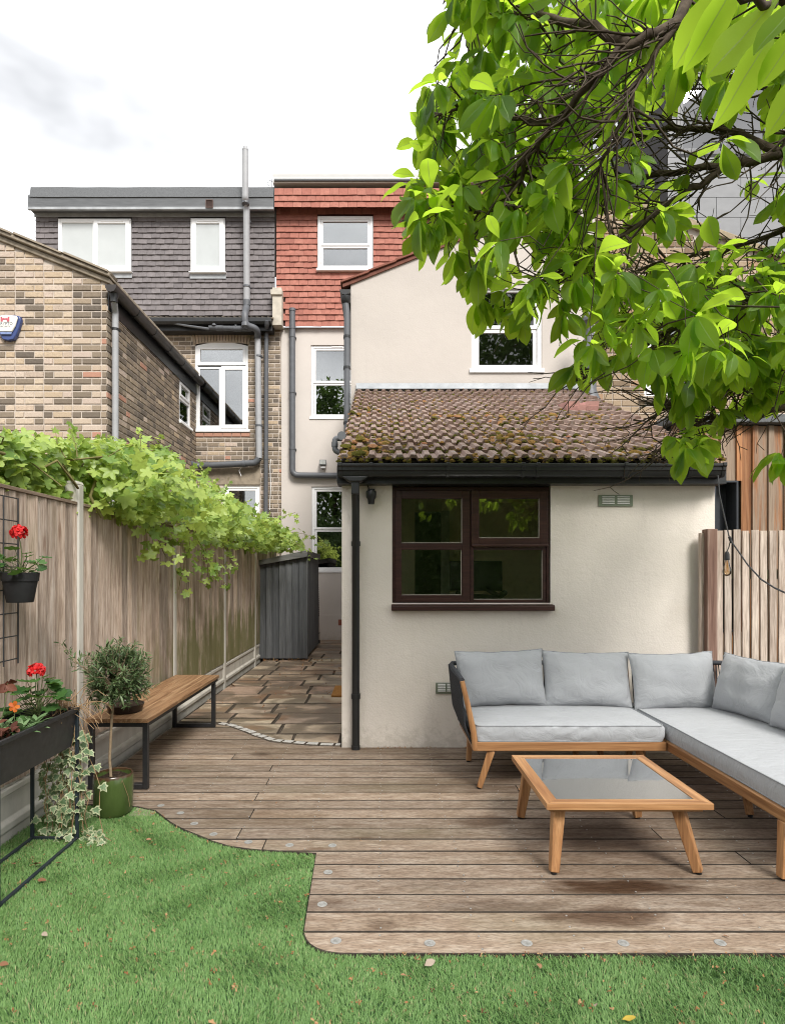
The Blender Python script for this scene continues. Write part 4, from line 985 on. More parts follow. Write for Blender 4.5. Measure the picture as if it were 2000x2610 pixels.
m.build('vent_tile', plain('pink_clay_vent', (.50, .28, .25), .75, .12, 20), roof)
# moss: cushions along the lower edge of every tile and in the pans, thinning up the roof and to the right
mossv = []; m = MB()
def lump(m, c, r, flat, tint):
    nu, nl = 7, 4; vs = [c + nv_ * r * flat]; fs = []
    for i in range(1, nl):
        a = i / (nl - 1) * math.pi / 2
        for j_ in range(nu):
            b_ = 2 * math.pi * (j_ + (i % 2) * .5) / nu; rr = r * math.sin(a) * R.uniform(.75, 1.2)
            vs.append(c + Vector((1, 0, 0)) * rr * math.cos(b_) + sv_ * rr * math.sin(b_) * .9 + nv_ * (r * flat * math.cos(a) - .004))
    for j_ in range(nu): fs.append((0, 1 + j_, 1 + (j_ + 1) % nu))
    for i in range(nl - 2):
        for j_ in range(nu): fs.append((1 + i * nu + j_, 1 + (i + 1) * nu + j_, 1 + (i + 1) * nu + (j_ + 1) % nu, 1 + i * nu + (j_ + 1) % nu))
    m.add(vs, fs, tint)
def prof_h(x):
    u = ((x - xr_0) % pu) / pu
    for a, b in zip(prof1, prof1[1:]):
        if a[0] <= u <= b[0]: return a[1] + (b[1] - a[1]) * (u - a[0]) / max(1e-6, b[0] - a[0])
    return 0
for r in range(NR):
    v0 = r * GA
    for i in range(int(215 - 6 * r)):
        x = R.uniform(xr_0 + .01, xr_1 - .02); amt = .92 - .38 * r / NR + .18 * mnoise.noise((x * 1.5, r * .5, 1)) - .12 * max(0, x - 1.5)
        if R.random() > amt: continue
        h = prof_h(x); rr = R.uniform(.009, .026) * (1.08 - .3 * r / NR)
        lump(m, roof_pt(x, v0 - R.uniform(.002, .014), h + R.uniform(-.016, .016)), rr, R.uniform(.5, .9), R.choice([R.uniform(0, .22), R.uniform(.05, .4), R.uniform(.1, .5)]))
    for i in range(int(230 - 9 * r)):
        x = R.uniform(xr_0 + .02, xr_1 - .02); h = prof_h(x)
        if h > .012 and R.random() < .66: continue
        pch = mnoise.noise((x * 1.1, r * .42, 7)) + .25 - .02 * r - .16 * max(0, x - 1.2)
        if R.random() > .42 + pch * 1.2: continue
        rr = R.uniform(.010, .040) * (1.12 - .045 * r) * (1.4 if pch > .3 else .8)
        lump(m, roof_pt(x, v0 + R.uniform(.0, .55) ** 1.5 * GA * 1.6 + .01, h + .030), rr, R.uniform(.3, .55), R.choice([R.uniform(.35, .7), R.uniform(.5, .95), R.uniform(.05, .45), R.uniform(.1, .5)]))
m.build('moss', M_moss, roof, smooth=80, kind='stuff')
# lead at the top, flue
m = MB(); a = roof_pt(xr_0, RL - .09, .055); b = Vector((0, 8.96, a.z + .12 + .05))
m.add([(-.36, a.y, a.z), (XE1, a.y, a.z), (XE1, 8.96, a.z + .05), (-.36, 8.96, a.z + .05), (-.36, 8.975, a.z + .125), (XE1, 8.975, a.z + .125)], [(0, 1, 2, 3), (3, 2, 5, 4)]); m.build('lead_flashing', M_lead, ex)
fx, fy = PX(1503, 8.5), 8.5; fz = roof_pt(fx, (fy - 5.13) / math.cos(TH), 0).z
m = MB(); m.lathe((fx, fy, fz - .05), [(.14, 0), (.10, .10), (.085, .14), (.085, .52), (.085, .54), (.105, .56), (.105, .60), (.13, .66), (.05, .95), (.05, 1.05), (.12, 1.08), (.12, 1.12), (.05, 1.20), (0, 1.21)], 18); m.build('flue', M_dgreyp, ex, smooth=35)
# fascia board, soffit, gutter and downpipe
m = MB(); m.box(XE0 - .03, 5.165, zf, XE1 + .03, YE + .10, zf + .02); m.box(XE0 - .03, 5.165, zf + .021, XE1 + .03, 5.19, zf + .16); m.build('fascia', M_blackp, ex)
m = MB(); m.prism([(5.17, zf + .02), (YE, zf), (YE, zf + .25), (5.19, zf + .15)], 'x', XE0 - .035, XE0 - .012); m.build('bargeboard', M_blackp, ex)
gy = 5.05; zg1, zg0 = PZ(1181, gy), PZ(1213, gy)
hh = zg1 - zg0
gp = [(5.15, zg1 - .005), (5.15, zg0), (5.075, zg0), (5.062, zg0 + hh * .18), (5.060, zg0 + hh * .40), (5.048, zg0 + hh * .46), (5.046, zg0 + hh * .70), (5.034, zg0 + hh * .80), (5.034, zg1), (5.044, zg1), (5.06, zg0 + .03), (5.14, zg0 + .03), (5.14, zg1 - .005)]
m = MB(); m.prism(gp, 'x', PX(860, gy), PX(1850, gy)); gut = m.build('gutter', M_blackp, ex, bevel=.002)
for px in (867, 945, 1141, 1333, 1371, 1595, 1760, 1845):
    x = PX(px, gy); m = MB(); gq = [(5.152, zg1), (5.152, zg0 - .006), (5.07, zg0 - .006), (5.055, zg0 + hh * .18), (5.052, zg0 + hh * .40), (5.040, zg0 + hh * .46), (5.038, zg0 + hh * .70), (5.027, zg0 + hh * .80), (5.027, zg1 + .006), (5.045, zg1 + .006)]
    m.prism(gq, 'x', x - .014, x + .014); m.build('bracket', M_blackp, gut, bevel=.002)
xd = PX(906, 5.16); m = MB()
m.prism([(xd - .115, zg0 + .001), (xd + .115, zg0 + .001), (xd + .05, zf - .0), (xd - .05, zf - .0)], 'y', 5.06, 5.14); m.build('outlet', M_blackp, gut, bevel=.01)
dp = MB(); dp.box(xd - .033, 5.075, zf - .10, xd + .033, 5.14, zf + .02); dpo = dp.build('downpipe', M_blackp, ex, bevel=.006)
m = MB(); m.tube([(xd, 5.108, zf - .06), (xd, 5.16, zf - .16), (xd, 5.20, zf - .22), (xd, 5.212, .035)], .0335, 16); m.build('pipe', M_blackp, dpo, smooth=True)
for py in (1386, 1775):
    z = PZ(py, 5.21); m = MB(); m.tube([(xd, 5.212, z - .02), (xd, 5.212, z + .02)], .040, 16); m.box(xd - .036, 5.23, z - .012, xd + .036, YE - .002, z + .012); m.build('clip', M_blackp, dpo, smooth=35)
m = MB(); m.tube([(xd, 5.212, .036), (xd, 5.212, .003)], .037, 16); m.build('shoe', M_blackp, dpo, smooth=True)
# brown timber window
f0 = MB(); y0, y1 = YE + .012, YE + .085
X = lambda px: PX(px, YE); Z = lambda py: PZ(py, YE)
c5 = 460 / 1680; WX = lambda u: X(980 + u * c5); WZ = lambda v: Z(1200 + v * c5)
f0.box(WX(70), y0, WZ(1238), WX(100), y1, WZ(150)); f0.box(WX(1512), y0, WZ(1238), WX(1534), y1, WZ(150)); f0.box(WX(100), y0, WZ(180), WX(1512), y1, WZ(150)); f0.box(WX(100), y0, WZ(1238), WX(1512), y1, WZ(1225)); f0.box(WX(796), y0, WZ(1224.5), WX(830), y1, WZ(181))
win = f0.build('window', M_brownw, ex, bevel=.003)
m = MB(); m.prism([(YE - .075, WZ(1300)), (YE + .05, WZ(1300)), (YE + .05, WZ(1239)), (YE - .06, WZ(1246)), (YE - .075, WZ(1256))], 'x', WX(62), WX(1563)); m.build('sill', M_brownw, win, bevel=.004)
M_putty = plain('pale_putty_line', (.46, .42, .36), .7)
def leaf_sash(u0, u1, v0, v1, gl, yo, mid=None):
    """gl: list of glazed rectangles in the sash"""
    m = MB(); a, b, c, d = WX(u0), WX(u1), WZ(v1), WZ(v0); yy0, yy1 = y0 - yo, y0 - yo + .05
    xs = sorted({a, b, *[WX(g[0]) for g in gl], *[WX(g[1]) for g in gl]}); zs = sorted({c, d, *[WZ(g[2]) for g in gl], *[WZ(g[3]) for g in gl]})
    gx0, gx1 = WX(min(g[0] for g in gl)), WX(max(g[1] for g in gl)); zl = sorted([(WZ(g[3]), WZ(g[2])) for g in gl])
    m.box(a, yy0, c, gx0, yy1, d); m.box(gx1, yy0, c, b, yy1, d); zz = c
    for q0, q1 in zl + [(d, d)]:
        if q0 > zz: m.box(gx0, yy0, zz, gx1, yy1, q0)
        zz = q1
    s_ = m.build('sash', M_brownw, win, bevel=.003)
    for g in gl:
        m = MB(); m.box(WX(g[0]) - .003, yy0 + .022, WZ(g[3]) - .003, WX(g[1]) + .003, yy0 + .026, WZ(g[2]) + .003); m.build('pane', M_glass, s_)
        m = MB(); m.box(WX(g[1]) - .006, yy0 + .012, WZ(g[3]), WX(g[1]) - .0005, yy0 + .0215, WZ(g[2])); m.box(WX(g[0]), yy0 + .012, WZ(g[3]) + .0005, WX(g[1]) - .0065, yy0 + .0215, WZ(g[3]) + .005); m.build('putty', M_putty, s_)
leaf_sash(101, 795, 182, 1224, [(160, 722, 258, 672), (158, 718, 735, 1158)], .012)
leaf_sash(806, 1511, 182, 690, [(878, 1440, 258, 626)], .022)
m = MB(); m.box(WX(806), y0 - .045, WZ(708), WX(1514), y0 - .023, WZ(684)); m.build('drip_bar', M_brownw, win, bevel=.006)
leaf_sash(831, 1510, 712, 1223, [(833, 1478, 735, 1200)], -.01)
# the room behind it
m = MB(); ya, yb2 = YE + .11, 8.9; xa, xb = XE0 + .08, XE1 - .08; z0_, z1_ = .02, 2.30
m.add([(xa, yb2, z0_), (xb, yb2, z0_), (xb, yb2, z1_), (xa, yb2, z1_)], [(0, 1, 2, 3)]); m.add([(xa, ya, z0_), (xb, ya, z0_), (xb, yb2, z0_), (xa, yb2, z0_)], [(0, 1, 2, 3)]); m.add([(xa, ya, z1_), (xb, ya, z1_), (xb, yb2, z1_), (xa, yb2, z1_)], [(3, 2, 1, 0)])
side_wall(m, xa, ya, yb2, z0_, z1_, [(DY0, DY1, .05, DZ)], 0); m.add([(xb, ya, z0_), (xb, yb2, z0_), (xb, yb2, z1_), (xb, ya, z1_)], [(3, 2, 1, 0)])
xd0_, xd1_ = PX(1057, 6.9), PX(1128, 6.9)
m.box(xa, 6.9, z0_, xd0_, 7.0, z1_); m.box(xd1_, 6.9, z0_, xb, 7.0, z1_)
m.build('room', M_room, ex, fixn=False)
m = MB(); m.box(xd0_ - .2, 8.0, z0_, xd1_ + .2, 8.05, z1_); m.build('dark_hall', M_roomd, ex)
m = MB(); m.box(xd1_ - .02, 6.86, z0_, xd1_ + .07, 6.899, z1_ - .1)
for i in range(4): m.box(xd1_ - .012 + i * .022, 6.852, z0_, xd1_ - .002 + i * .022, 6.859, z1_ - .1)
m.box(PX(1005, 6.7), 6.7, z0_, xd0_ - .03, 6.85, .90); m.build('door_frame', plain('white_joinery', (.42, .43, .41), .6), ex)
M_door = plain('added_door_white', (.70, .70, .68), .4); lw_ = (DY1 - DY0 - .004) / 3  # glazed leaves inferred from the mat, added out of view to light the room
for k in range(3):
    ya_ = DY0 + .002 + lw_ * k
    m = MB(); yring(m, ya_ + .001, ya_ + lw_ - .001, .06, DZ - .002, .07, XE0 + .02, XE0 + .07); dr = m.build('added_door', M_door, ex, bevel=.004)
    m = MB(); m.box(XE0 + .04, ya_ + .07, .13, XE0 + .046, ya_ + lw_ - .07, DZ - .07); m.build('pane', M_glass, dr)
# air vents
def louvre(px0, px1, py0, py1, mat, label=None):
    a, b, c, d = X(px0), X(px1), Z(py1), Z(py0); m = MB(); m.box(a, YE - .012, c, b, YE - .001, d); o = m.build('air_vent', mat, ex, bevel=.002, label=label)
    mm = MB(); cw = (b - a) * .36
    for k in range(2):
        for i in range(5):
            xx = a + (b - a) * (.10 + .44 * k); zz = c + (d - c) * (.20 + .15 * i); mm.prism([(YE - .0125, zz), (YE - .020, zz + .002), (YE - .020, zz + .006), (YE - .0125, zz + .010)], 'x', xx, xx + cw)
    mm.build('louvre', plain('bright_louvre', (.75, .75, .72), .4), o); return o
M_vg = plain('green_grey_vent', (.20, .235, .17), .45, .12, 8, .5, 0, 90, .3)
louvre(1524, 1611, 1262, 1291, M_vg); louvre(1110, 1163, 1740, 1768, M_vg)
m = MB(); m.box(X(1546), YE - .06, Z(1700), X(1583), YE - .001, Z(1669)); m.build('socket_box', plain('grey_socket', (.12, .125, .11), .5), ex, bevel=.006)
adopt(ex)
# things seen through the window
tv = thing('exercise_bike', 'black exercise bike with a screen standing inside behind the brown window', 'exercise bike', (PX(1212, 6.1), 6.1, .02))
s6 = 6.1 / F; q = lambda px, py: ((px - 1212) * s6, H + (1465 - py) * s6 - .02)
M_bk = plain('satin_black', (.008, .008, .009), .4)
m = MB(); a, b = q(1145, 1506), q(1279, 1430); m.box(a[0], -.02, a[1], b[0], .02, b[1]); m.build('screen', M_bk, tv, bevel=.01)
m = MB(); m.tube([(q(1160, 0)[0], -.1, q(0, 1513)[1]), (q(1200, 0)[0], -.22, q(0, 1520)[1]), (q(1255, 0)[0], -.22, q(0, 1522)[1]), (q(1280, 0)[0], -.12, q(0, 1510)[1])], .03, 8); m.tube([(q(1235, 0)[0], -.1, q(0, 1500)[1]), (q(1262, 0)[0], -.25, q(0, 1520)[1])], .025, 8); m.build('handlebar', M_bk, tv, smooth=True)
m = MB(); m.beam((0, 0, 1.1), (0, -.1, .35), (.04, .04)); m.beam((0, -.1, .35), (.0, .75, .25), (.04, .05)); m.box(-.25, -.4, 0, .25, -.32, .06); m.box(-.25, .7, 0, .25, .78, .06); m.beam((0, -.36, .05), (0, -.1, .35), (.04, .04)); m.beam((0, .74, .05), (0, .6, .3), (.04, .04)); m.lathe((0, -.15, .40), [(.0, -.02), (.24, -.02), (.24, .02), (0, .02)], 24, ax='y'); m.build('frame', M_bk, tv, bevel=.006)
m = MB(); m.beam((0, .55, .3), (0, .62, .85), (.03, .03)); m.prism([(.45, .85), (.80, .85), (.80, .93), (.45, .90)], 'x', -.09, .09); m.build('saddle', M_bk, tv, bevel=.02)
# lantern lamp by the window
wl = thing('wall_light', 'small black outdoor wall lamp beside the downpipe under the eaves', 'wall light', (PX(946, YE), YE, PZ(1262, YE)))
m = MB(); m.box(-.03, -.03, -.03, .03, 0, .05); m.tube([(-.012, -.015, .02), (-.03, -.02, .08), (-.035, -.015, .13)], .006, 6); m.build('bracket', M_blackp, wl, bevel=.005)
m = MB(); m.lathe((0, -.09, -.10), [(.0, .01), (.026, .012), (.03, .05), (.043, .07), (.045, .115), (.04, .125), (0, .127)], 18); m.tube([(0, -.02, .0), (0, -.09, -.0)], .014, 8); m.build('lamp_body', M_blackp, wl, smooth=35)
dm = thing('doormat', 'brown coir doormat at the wall edge of the passage', 'doormat', (-.55, 7.75, .005))
m = MB(); m.box(-.05, -.33, 0, .25, .33, .022); m.build('mat', plain('coir', (.34, .165, .055), 1, .35, 90, .05, 1, 200), dm, bevel=.006)
# ================================================================== left fence
FX = -2.12
fence = thing('panel_fence', 'weathered feather-edge panel fence with concrete posts and gravel boards along the left', 'fence', (FX, 7.2, 0))
def algae(t, col):
    tc = t.n('ShaderNodeTexCoord'); gm = t.n('ShaderNodeNewGeometry'); sx = t.n('ShaderNodeSeparateXYZ'); t.l(gm.outputs['Position'], sx.inputs[0])
    far = t.step(sx.outputs[1], 4.3, 7.0); n = t.noise(t.vec((3, 3, .9)), 1.4, 5, .65)
    low = t.step(sx.outputs[2], 1.5, .35)
    k = t.math('MULTIPLY', t.step(t.math('ADD', n, t.math('MULTIPLY', t.math('MULTIPLY', low, far), .26)), .52, .74), t.math('ADD', .25, t.math('MULTIPLY', far, .6)))
    return t.mix(k, col, (.115, .115, .035))
M_fence = wood('silvered_fence_board', (.285, .213, .167), (.435, .345, .283), (.56, .475, .412), 'z', .8, .85, .34, None, True, algae, .4, 0, 2.6, .5, 200)
M_fcap = wood('fence_capping', (.13, .085, .062), (.21, .15, .11), (.30, .23, .18), 'y', .8, .85, .12, bump=.4)
posts_y = [2.31, 4.28, 6.25, 8.26, 10.27, 12.24]
for py in posts_y:
    m = MB(); m.prism([(FX - .06, py - .045), (FX + .022, py - .045), (FX + .035, py - .032), (FX + .035, py + .032), (FX + .022, py + .045), (FX - .06, py + .045)], 'z', -.1, 2.11)
    m.prism([(FX - .06, 2.11), (FX + .035, 2.11), (FX + .022, 2.135), (FX - .045, 2.135)], 'y', py - .045, py + .045); m.build('post', M_conc, fence, bevel=.006)
for a, b in zip(posts_y, posts_y[1:]):
    ya, yb = a + .047, b - .047
    m = MB(); q = [(FX - .03, -.05), (FX + .015, -.05), (FX + .015, .03), (FX + .032, .05), (FX + .032, .085), (FX + .008, .105), (FX + .008, .30), (FX - .03, .30)]
    m.prism(q, 'y', ya, yb); m.prism([(FX + .0081, .235), (FX + .02, .24), (FX + .02, .275), (FX + .0081, .285)], 'y', ya + .005, yb - .005)
    m.build('gravel_board', M_conc, fence, bevel=.005)
    y = ya; k = 0
    while y < yb - .02:
        wd = R.uniform(.092, .128); y2 = min(y + wd, yb); tw = R.uniform(-.002, .002)
        m = MB(); za, zb = .302 + R.uniform(-.008, .004), 1.965
        # feather-edge: thick at the near edge, thin at the far one, lapped over the next
        vs = [(FX + .008, max(y - .012, ya), za), (FX + .026, y2, za), (FX - .004, y2, za), (FX - .004, max(y - .012, ya), za)]
        n = 5
        V = [];
        for i in range(n + 1):
            z = za + (zb - za) * i / n; w_ = .0018 * mnoise.noise((y * 9, z * 1.2, a))
            for p in vs: V.append((p[0] + w_ + (tw if p[1] == y2 else 0), p[1], z))
        fs = [(3, 2, 1, 0), (4 * n, 4 * n + 1, 4 * n + 2, 4 * n + 3)] + [(4 * i + j, 4 * i + (j + 1) % 4, 4 * i + 4 + (j + 1) % 4, 4 * i + 4 + j) for i in range(n) for j in range(4)]
        m.add(V, fs, R.random()); m.build('board', M_fence, fence); y = y2; k += 1
    m = MB(); m.box(FX - .03, ya, 1.966, FX + .032, yb, 1.988); m.build('capping', M_fcap, fence, bevel=.003)
    for zz in (.5, 1.1, 1.8): m = MB(); m.box(FX - .045, ya, zz, FX - .005, yb, zz + .04); m.build('rail', M_fcap, fence)
adopt(fence)
# ================================================================== right fence
f2 = thing('board_fence', 'low pale fence of narrow vertical boards between the extension and the sofa', 'fence', (3.5, 5.17, 0))
YF = 5.16
M_pale = wood('pale_sawn_board', (.36, .285, .235), (.50, .42, .36), (.62, .54, .47), 'z', .7, .85, .16, None, True, None, .4, 0, 2, .6, 200)
M_redw = wood('stained_post', (.15, .08, .06), (.25, .15, .115), (.38, .28, .23), 'z', .7, .85, .1, None, True, None, .4)
M_grn = wood('algae_board', (.055, .050, .028), (.09, .082, .05), (.13, .115, .08), 'z', .8, .9, .15, None, False, None, .3)
zt = PZ(1349, YF)
m = MB(); m.box(PX(1787, YF), YF + .015, -.05, PX(1797, YF), YF + .05, zt - .03, .4); m.build('board', M_pale, f2)
m = MB(); m.box(PX(1796, YF), YF - .045, -.05, PX(1821, YF), YF + .05, zt, .4); m.build('post', M_redw, f2, bevel=.004)
x = PX(1822.5, YF); pitch = 22.8 / F * YF; k = 0
while x < 4.6:
    wd = pitch * .755; hz = zt + R.uniform(-.012, .004) - .004; tl = R.uniform(-.006, .006)
    m = MB(); V = []
    for i in range(6):
        z = -.05 + (hz + .05) * i / 5; o = tl * i / 5 + .0025 * mnoise.noise((x * 7, z * 1.5, 2))
        for dx, dy in ((0, -.009), (wd, -.009), (wd, .009), (0, .009)): V.append((x + dx + o, YF + dy + .002 * mnoise.noise((x, z, 8)), z))
    m.add(V, [(3, 2, 1, 0), (20, 21, 22, 23)] + [(4 * i + j, 4 * i + (j + 1) % 4, 4 * i + 4 + (j + 1) % 4, 4 * i + 4 + j) for i in range(5) for j in range(4)], R.random()); m.build('board', M_pale, f2, bevel=.002)
    m = MB(); m.box(x + wd - pitch * .12, YF + .032, -.05, x + pitch + pitch * .12, YF + .048, zt - R.uniform(.02, .05), R.random()); m.build('board', M_grn, f2)
    x += pitch; k += 1
for zz in (.4, 1.45): m = MB(); m.box(PX(1824, YF), YF + .010, zz, 4.6, YF + .031, zz + .08); m.build('rail', M_grn, f2); adopt(f2)
# string light hanging from the eaves
sl_ = thing('string_light', 'black cable with one clear bulb hanging from the eaves in front of the right fence', 'string light', (PX(1857, 4.95), 4.95, 2.3))
M_cab = plain('black_cable', (.03, .03, .032), .5); M_bulb = glassmat('amber_bulb', (.93, .80, .62), 1.0, 0, .06)
def rel(px, py, Y): return P3(px, py, Y) - Vector(sl_.location)
pts = [rel(1829, 1212, 5.05), rel(1833, 1260, 5.0), rel(1843, 1305, 4.96), rel(1857, 1365, 4.92), rel(1861, 1377, 4.90), rel(1880, 1404, 4.75), rel(1905, 1440, 4.55), rel(1940, 1478, 4.35), rel(1975, 1500, 4.2), rel(2010, 1516, 4.05), rel(2090, 1540, 3.8)]
m = MB(); m.tube(pts, .0052, 8); m.tube([p + Vector((.004, .006, .004)) for p in pts[3:]], .004, 6); m.build('cable', M_cab, sl_, smooth=True)
bx = rel(1852, 1412, 4.88)
m = MB(); m.tube([rel(1861, 1377, 4.9), rel(1857, 1395, 4.89), bx + Vector((0, 0, .02))], .004, 6); m.tube([rel(1858, 1368, 4.9), rel(1864, 1384, 4.9)], .011, 8); m.lathe(bx, [(.0, .02), (.010, .02), (.019, .0), (.020, -.045), (.016, -.05), (0, -.05)], 16); m.build('socket', M_cab, sl_, smooth=35)
m = MB(); m.lathe(bx, [(.012, -.045), (.014, -.06), (.026, -.105), (.033, -.135), (.031, -.155), (.018, -.172), (0, -.177)], 20); m.build('bulb', M_bulb, sl_, smooth=True)
m = MB(); m.tube([bx + Vector((-.004, 0, -.05)), bx + Vector((-.008, 0, -.13)), bx + Vector((.006, 0, -.14)), bx + Vector((.004, 0, -.06))], .0022, 5); m.build('filament', plain('filament', (.6, .35, .15), .4), sl_, smooth=True)
# ================================================================== shed
sh = thing('storage_shed', 'small dark grey painted timber store with sloping lid in the passage', 'shed', (-1.7, 11.7, .02))
sh.location = (0, 0, 0)
M_shed = wood('charcoal_painted_board', (.078, .083, .090), (.10, .106, .114), (.128, .134, .142), 'z', .7, .6, .16, None, False, None, .35)
ys0, ys1 = 10.7, 12.8; xs0, xs1 = PX(662, ys0), PX(779, ys0)
zt0, zt1 = PZ(1436, ys0), PZ(1416, ys0)
n = 7
for i in range(n):
    a = xs0 + (xs1 - xs0) * i / n; b = xs0 + (xs1 - xs0) * (i + 1) / n; o = R.uniform(0, .008)
    m = MB(); zz = lambda x: zt0 + (zt1 - zt0) * (x - xs0) / (xs1 - xs0)
    m.prism([(a + .002, .03), (b + .004, .03), (b + .004, zz(b)), (a + .002, zz(a))], 'y', ys0 - .01, ys0 + .014); m.f and None
    vs = m.v; m.v = [(x, y - (.034 if abs(x - a - .002) < 1e-4 else 0), z) for x, y, z in vs]; m.t = [R.random()] * len(m.f); m.build('board', M_shed, sh)
m = MB(); m.box(xs0, ys0 + .04, .03, xs1 - .03, ys1, zt0 - .02); m.build('carcass', plain('dark_inside', (.012, .012, .013), .9), sh)
y = ys0 + .012; 
m = MB(); m.box(xs1 - .03, ys0 - .0, .02, xs1 + .035, ys0 + .07, zt1 - .01); m.build('corner_post', M_shed, sh, bevel=.004)
y = ys0 + .12
while y < ys1:
    m = MB(); m.box(xs1 - .02, y, .05, xs1 + .015, y + .085, zt1 - .015, R.random()); m.build('slat', M_shed, sh); y += .125
a = (PX(655.5, ys0 - .12), PZ(1429, ys0 - .12)); b = (PX(783, ys0 - .12), PZ(1402, ys0 - .12)); dz = .105
m = MB(); m.prism([(a[0], a[1] - .085), (b[0] + .0, b[1] - .115), (b[0] + .0, b[1]), (a[0], a[1])], 'y', ys0 - .12, ys1 + .05); m.build('lid', wood('weathered_grey_lid', (.10, .10, .10), (.145, .145, .14), (.20, .195, .19), 'x', .8, .75, .1, None, False, None, .4), sh, bevel=.006)
rp_ = thing('ribbed_roll', 'narrow leaning roll with black bands standing behind the grey shed', 'roll', P3(808, 1643, 12.95) * 1.0)
rp_.location.z = .02
m = MB(); top = P3(804, 1490, 12.95) - rp_.location; 
m.tube([(0, 0, 0), tuple(top)], .062, 14); m.build('roll', plain('beige_roll', (.36, .31, .27), .8), rp_, smooth=True)
m = MB(); 
for t_ in [0.02, .18, .47] + [.5 + i * .037 for i in range(14)]: m.tube([tuple(top * t_), tuple(top * (t_ + (.05 if t_ < .1 else .015)))], .068, 14)
m.build('band', M_blackp, rp_, smooth=35)
# ================================================================== bench
bn = thing('bench', 'long wooden bench with black steel loop legs along the left fence', 'bench', (-1.81, 5.15, 0))
M_bench = wood('oiled_bench_board', (.16, .080, .038), (.29, .165, .085), (.40, .255, .145), 'y', .8, .5, .10, None, True, None, .25)
M_bsteel = plain('black_powder_steel', (.018, .018, .019), .45, .2, 30)
bx0, bx1, by0, by1, bz = -2.03, -1.598, 4.22, 6.08, .493
for i in range(3):
    a = bx0 + (bx1 - bx0) * i / 3; b = bx0 + (bx1 - bx0) * (i + 1) / 3
    cuts = [by0, by0 + R.uniform(.6, 1.3), by1]
    for c, d in zip(cuts, cuts[1:]): m = MB(); m.box(a + .0008, c + .0006, bz - .028, b - .0008, d - .0006, bz, R.random()); m.build('seat_board', M_bench, bn, bevel=.002)
m = MB(); m.box(bx0 + .01, by0 + .01, bz - .058, bx0 + .04, by1 - .01, bz - .0285); m.box(bx1 - .04, by0 + .01, bz - .058, bx1 - .01, by1 - .01, bz - .0285); m.box(bx0 + .04, by0 + .01, bz - .058, bx1 - .04, by0 + .04, bz - .0285); m.build('frame', M_bsteel, bn, bevel=.002)
for yy in (4.235, 5.955):
    m = MB(); m.box(bx0 + .01, yy, 0.002, bx0 + .045, yy + .04, bz - .0585); m.box(bx1 - .045, yy, 0.002, bx1 - .01, yy + .04, bz - .0585); m.box(bx0 + .045, yy, .002, bx1 - .045, yy + .04, .04); m.build('leg', M_bsteel, bn, bevel=.003)
adopt(bn)
# ================================================================== leaves
def bend_leaf(mat, name, L_, W_, prof, fold, droop, tint, nst=5, twist=0, curl=0, rib=None):
    """a leaf along +y, midrib folded; prof(t) half width"""
    m = MB(); vs = []; fs = []
    for i in range(nst + 1):
        t_ = i / nst; y = L_ * t_; z = -droop * L_ * t_ * t_; w_ = W_ * prof(t_); a = twist * t_
        for s_ in ((-1, -.045, .045, 1) if rib else (-1, 0, 1)):
            xx = s_ * w_; zz = abs(s_) * w_ * fold + (curl * w_ * math.sin(t_ * 9 + s_) if s_ else 0)
            vs.append((xx * math.cos(a) - zz * math.sin(a), y, z + xx * math.sin(a) + zz * math.cos(a)))
    k = 4 if rib else 3
    for i in range(nst):
        for j in range(k - 1): fs.append((k * i + j, k * i + j + 1, k * i + k + 1 + j, k * i + k + j))
    m.add(vs, fs, tint)
    if rib: m.mi = [1 if f_ % 3 == 1 else 0 for f_ in range(len(fs))]
    me = m.mesh(name, [mat, rib] if rib else mat); me.shade_smooth(); return me
def lobed_leaf(mat, name, S, lobes, depth, tint, cup=.15, teeth=.05, notch=True):
    m = MB(); pts = []; n = lobes * 4
    for i in range(n + 1):
        a = -math.pi * .5 + (.28 if notch else .05) + (2 * math.pi - (.56 if notch else .1)) * i / n
        ph = (i % 4) / 4; r = S * (.5 - depth * (1 if ph == 0 else .45 if ph in (.25, .75) else 0) * .5) * (1 + teeth * R.uniform(-1, 1))
        c_ = abs(math.cos((a - math.pi / 2) / 2)); r *= (.72 + .36 * c_)
        pts.append((r * math.cos(a), S * .12 + r * math.sin(a), 0))
    ce = (0, 0.02 * S, -.02 * S); V = [ce]
    for i, p in enumerate(pts):
        rr = math.hypot(p[0], p[1]); V.append((p[0], p[1], cup * rr * rr / S + .03 * S * math.sin(i * 1.7 + tint * 9)))
    m.add(V, [(0, i, i + 1) for i in range(1, len(V) - 1)], tint); me = m.mesh(name, mat); me.shade_smooth(); return me
def orient(loc, d, nrm, s=1.0):
    y = Vector(d).normalized(); n = Vector(nrm); n = n - y * n.dot(y)
    n = n.normalized() if n.length > 1e-4 else y.orthogonal().normalized(); x = y.cross(n)
    return Matrix(((x.x * s, y.x * s, n.x * s, loc[0]), (x.y * s, y.y * s, n.y * s, loc[1]), (x.z * s, y.z * s, n.z * s, loc[2]), (0, 0, 0, 1)))
def rvec(k=1.0): return Vector((R.gauss(0, k), R.gauss(0, k), R.gauss(0, k)))
M_bark = plain('dark_bark', (.075, .058, .042), .9, .35, 30, .15, .7, 60)
M_mag = leafmat('magnolia_leaf', (.040, .098, .010), (.115, .225, .022), (.60, .88, .06), .46, .64, .25)
M_rib = leafmat('magnolia_midrib', (.13, .22, .05), (.21, .32, .08), (.6, .8, .15), .5, .4, .25)
mag_v = []
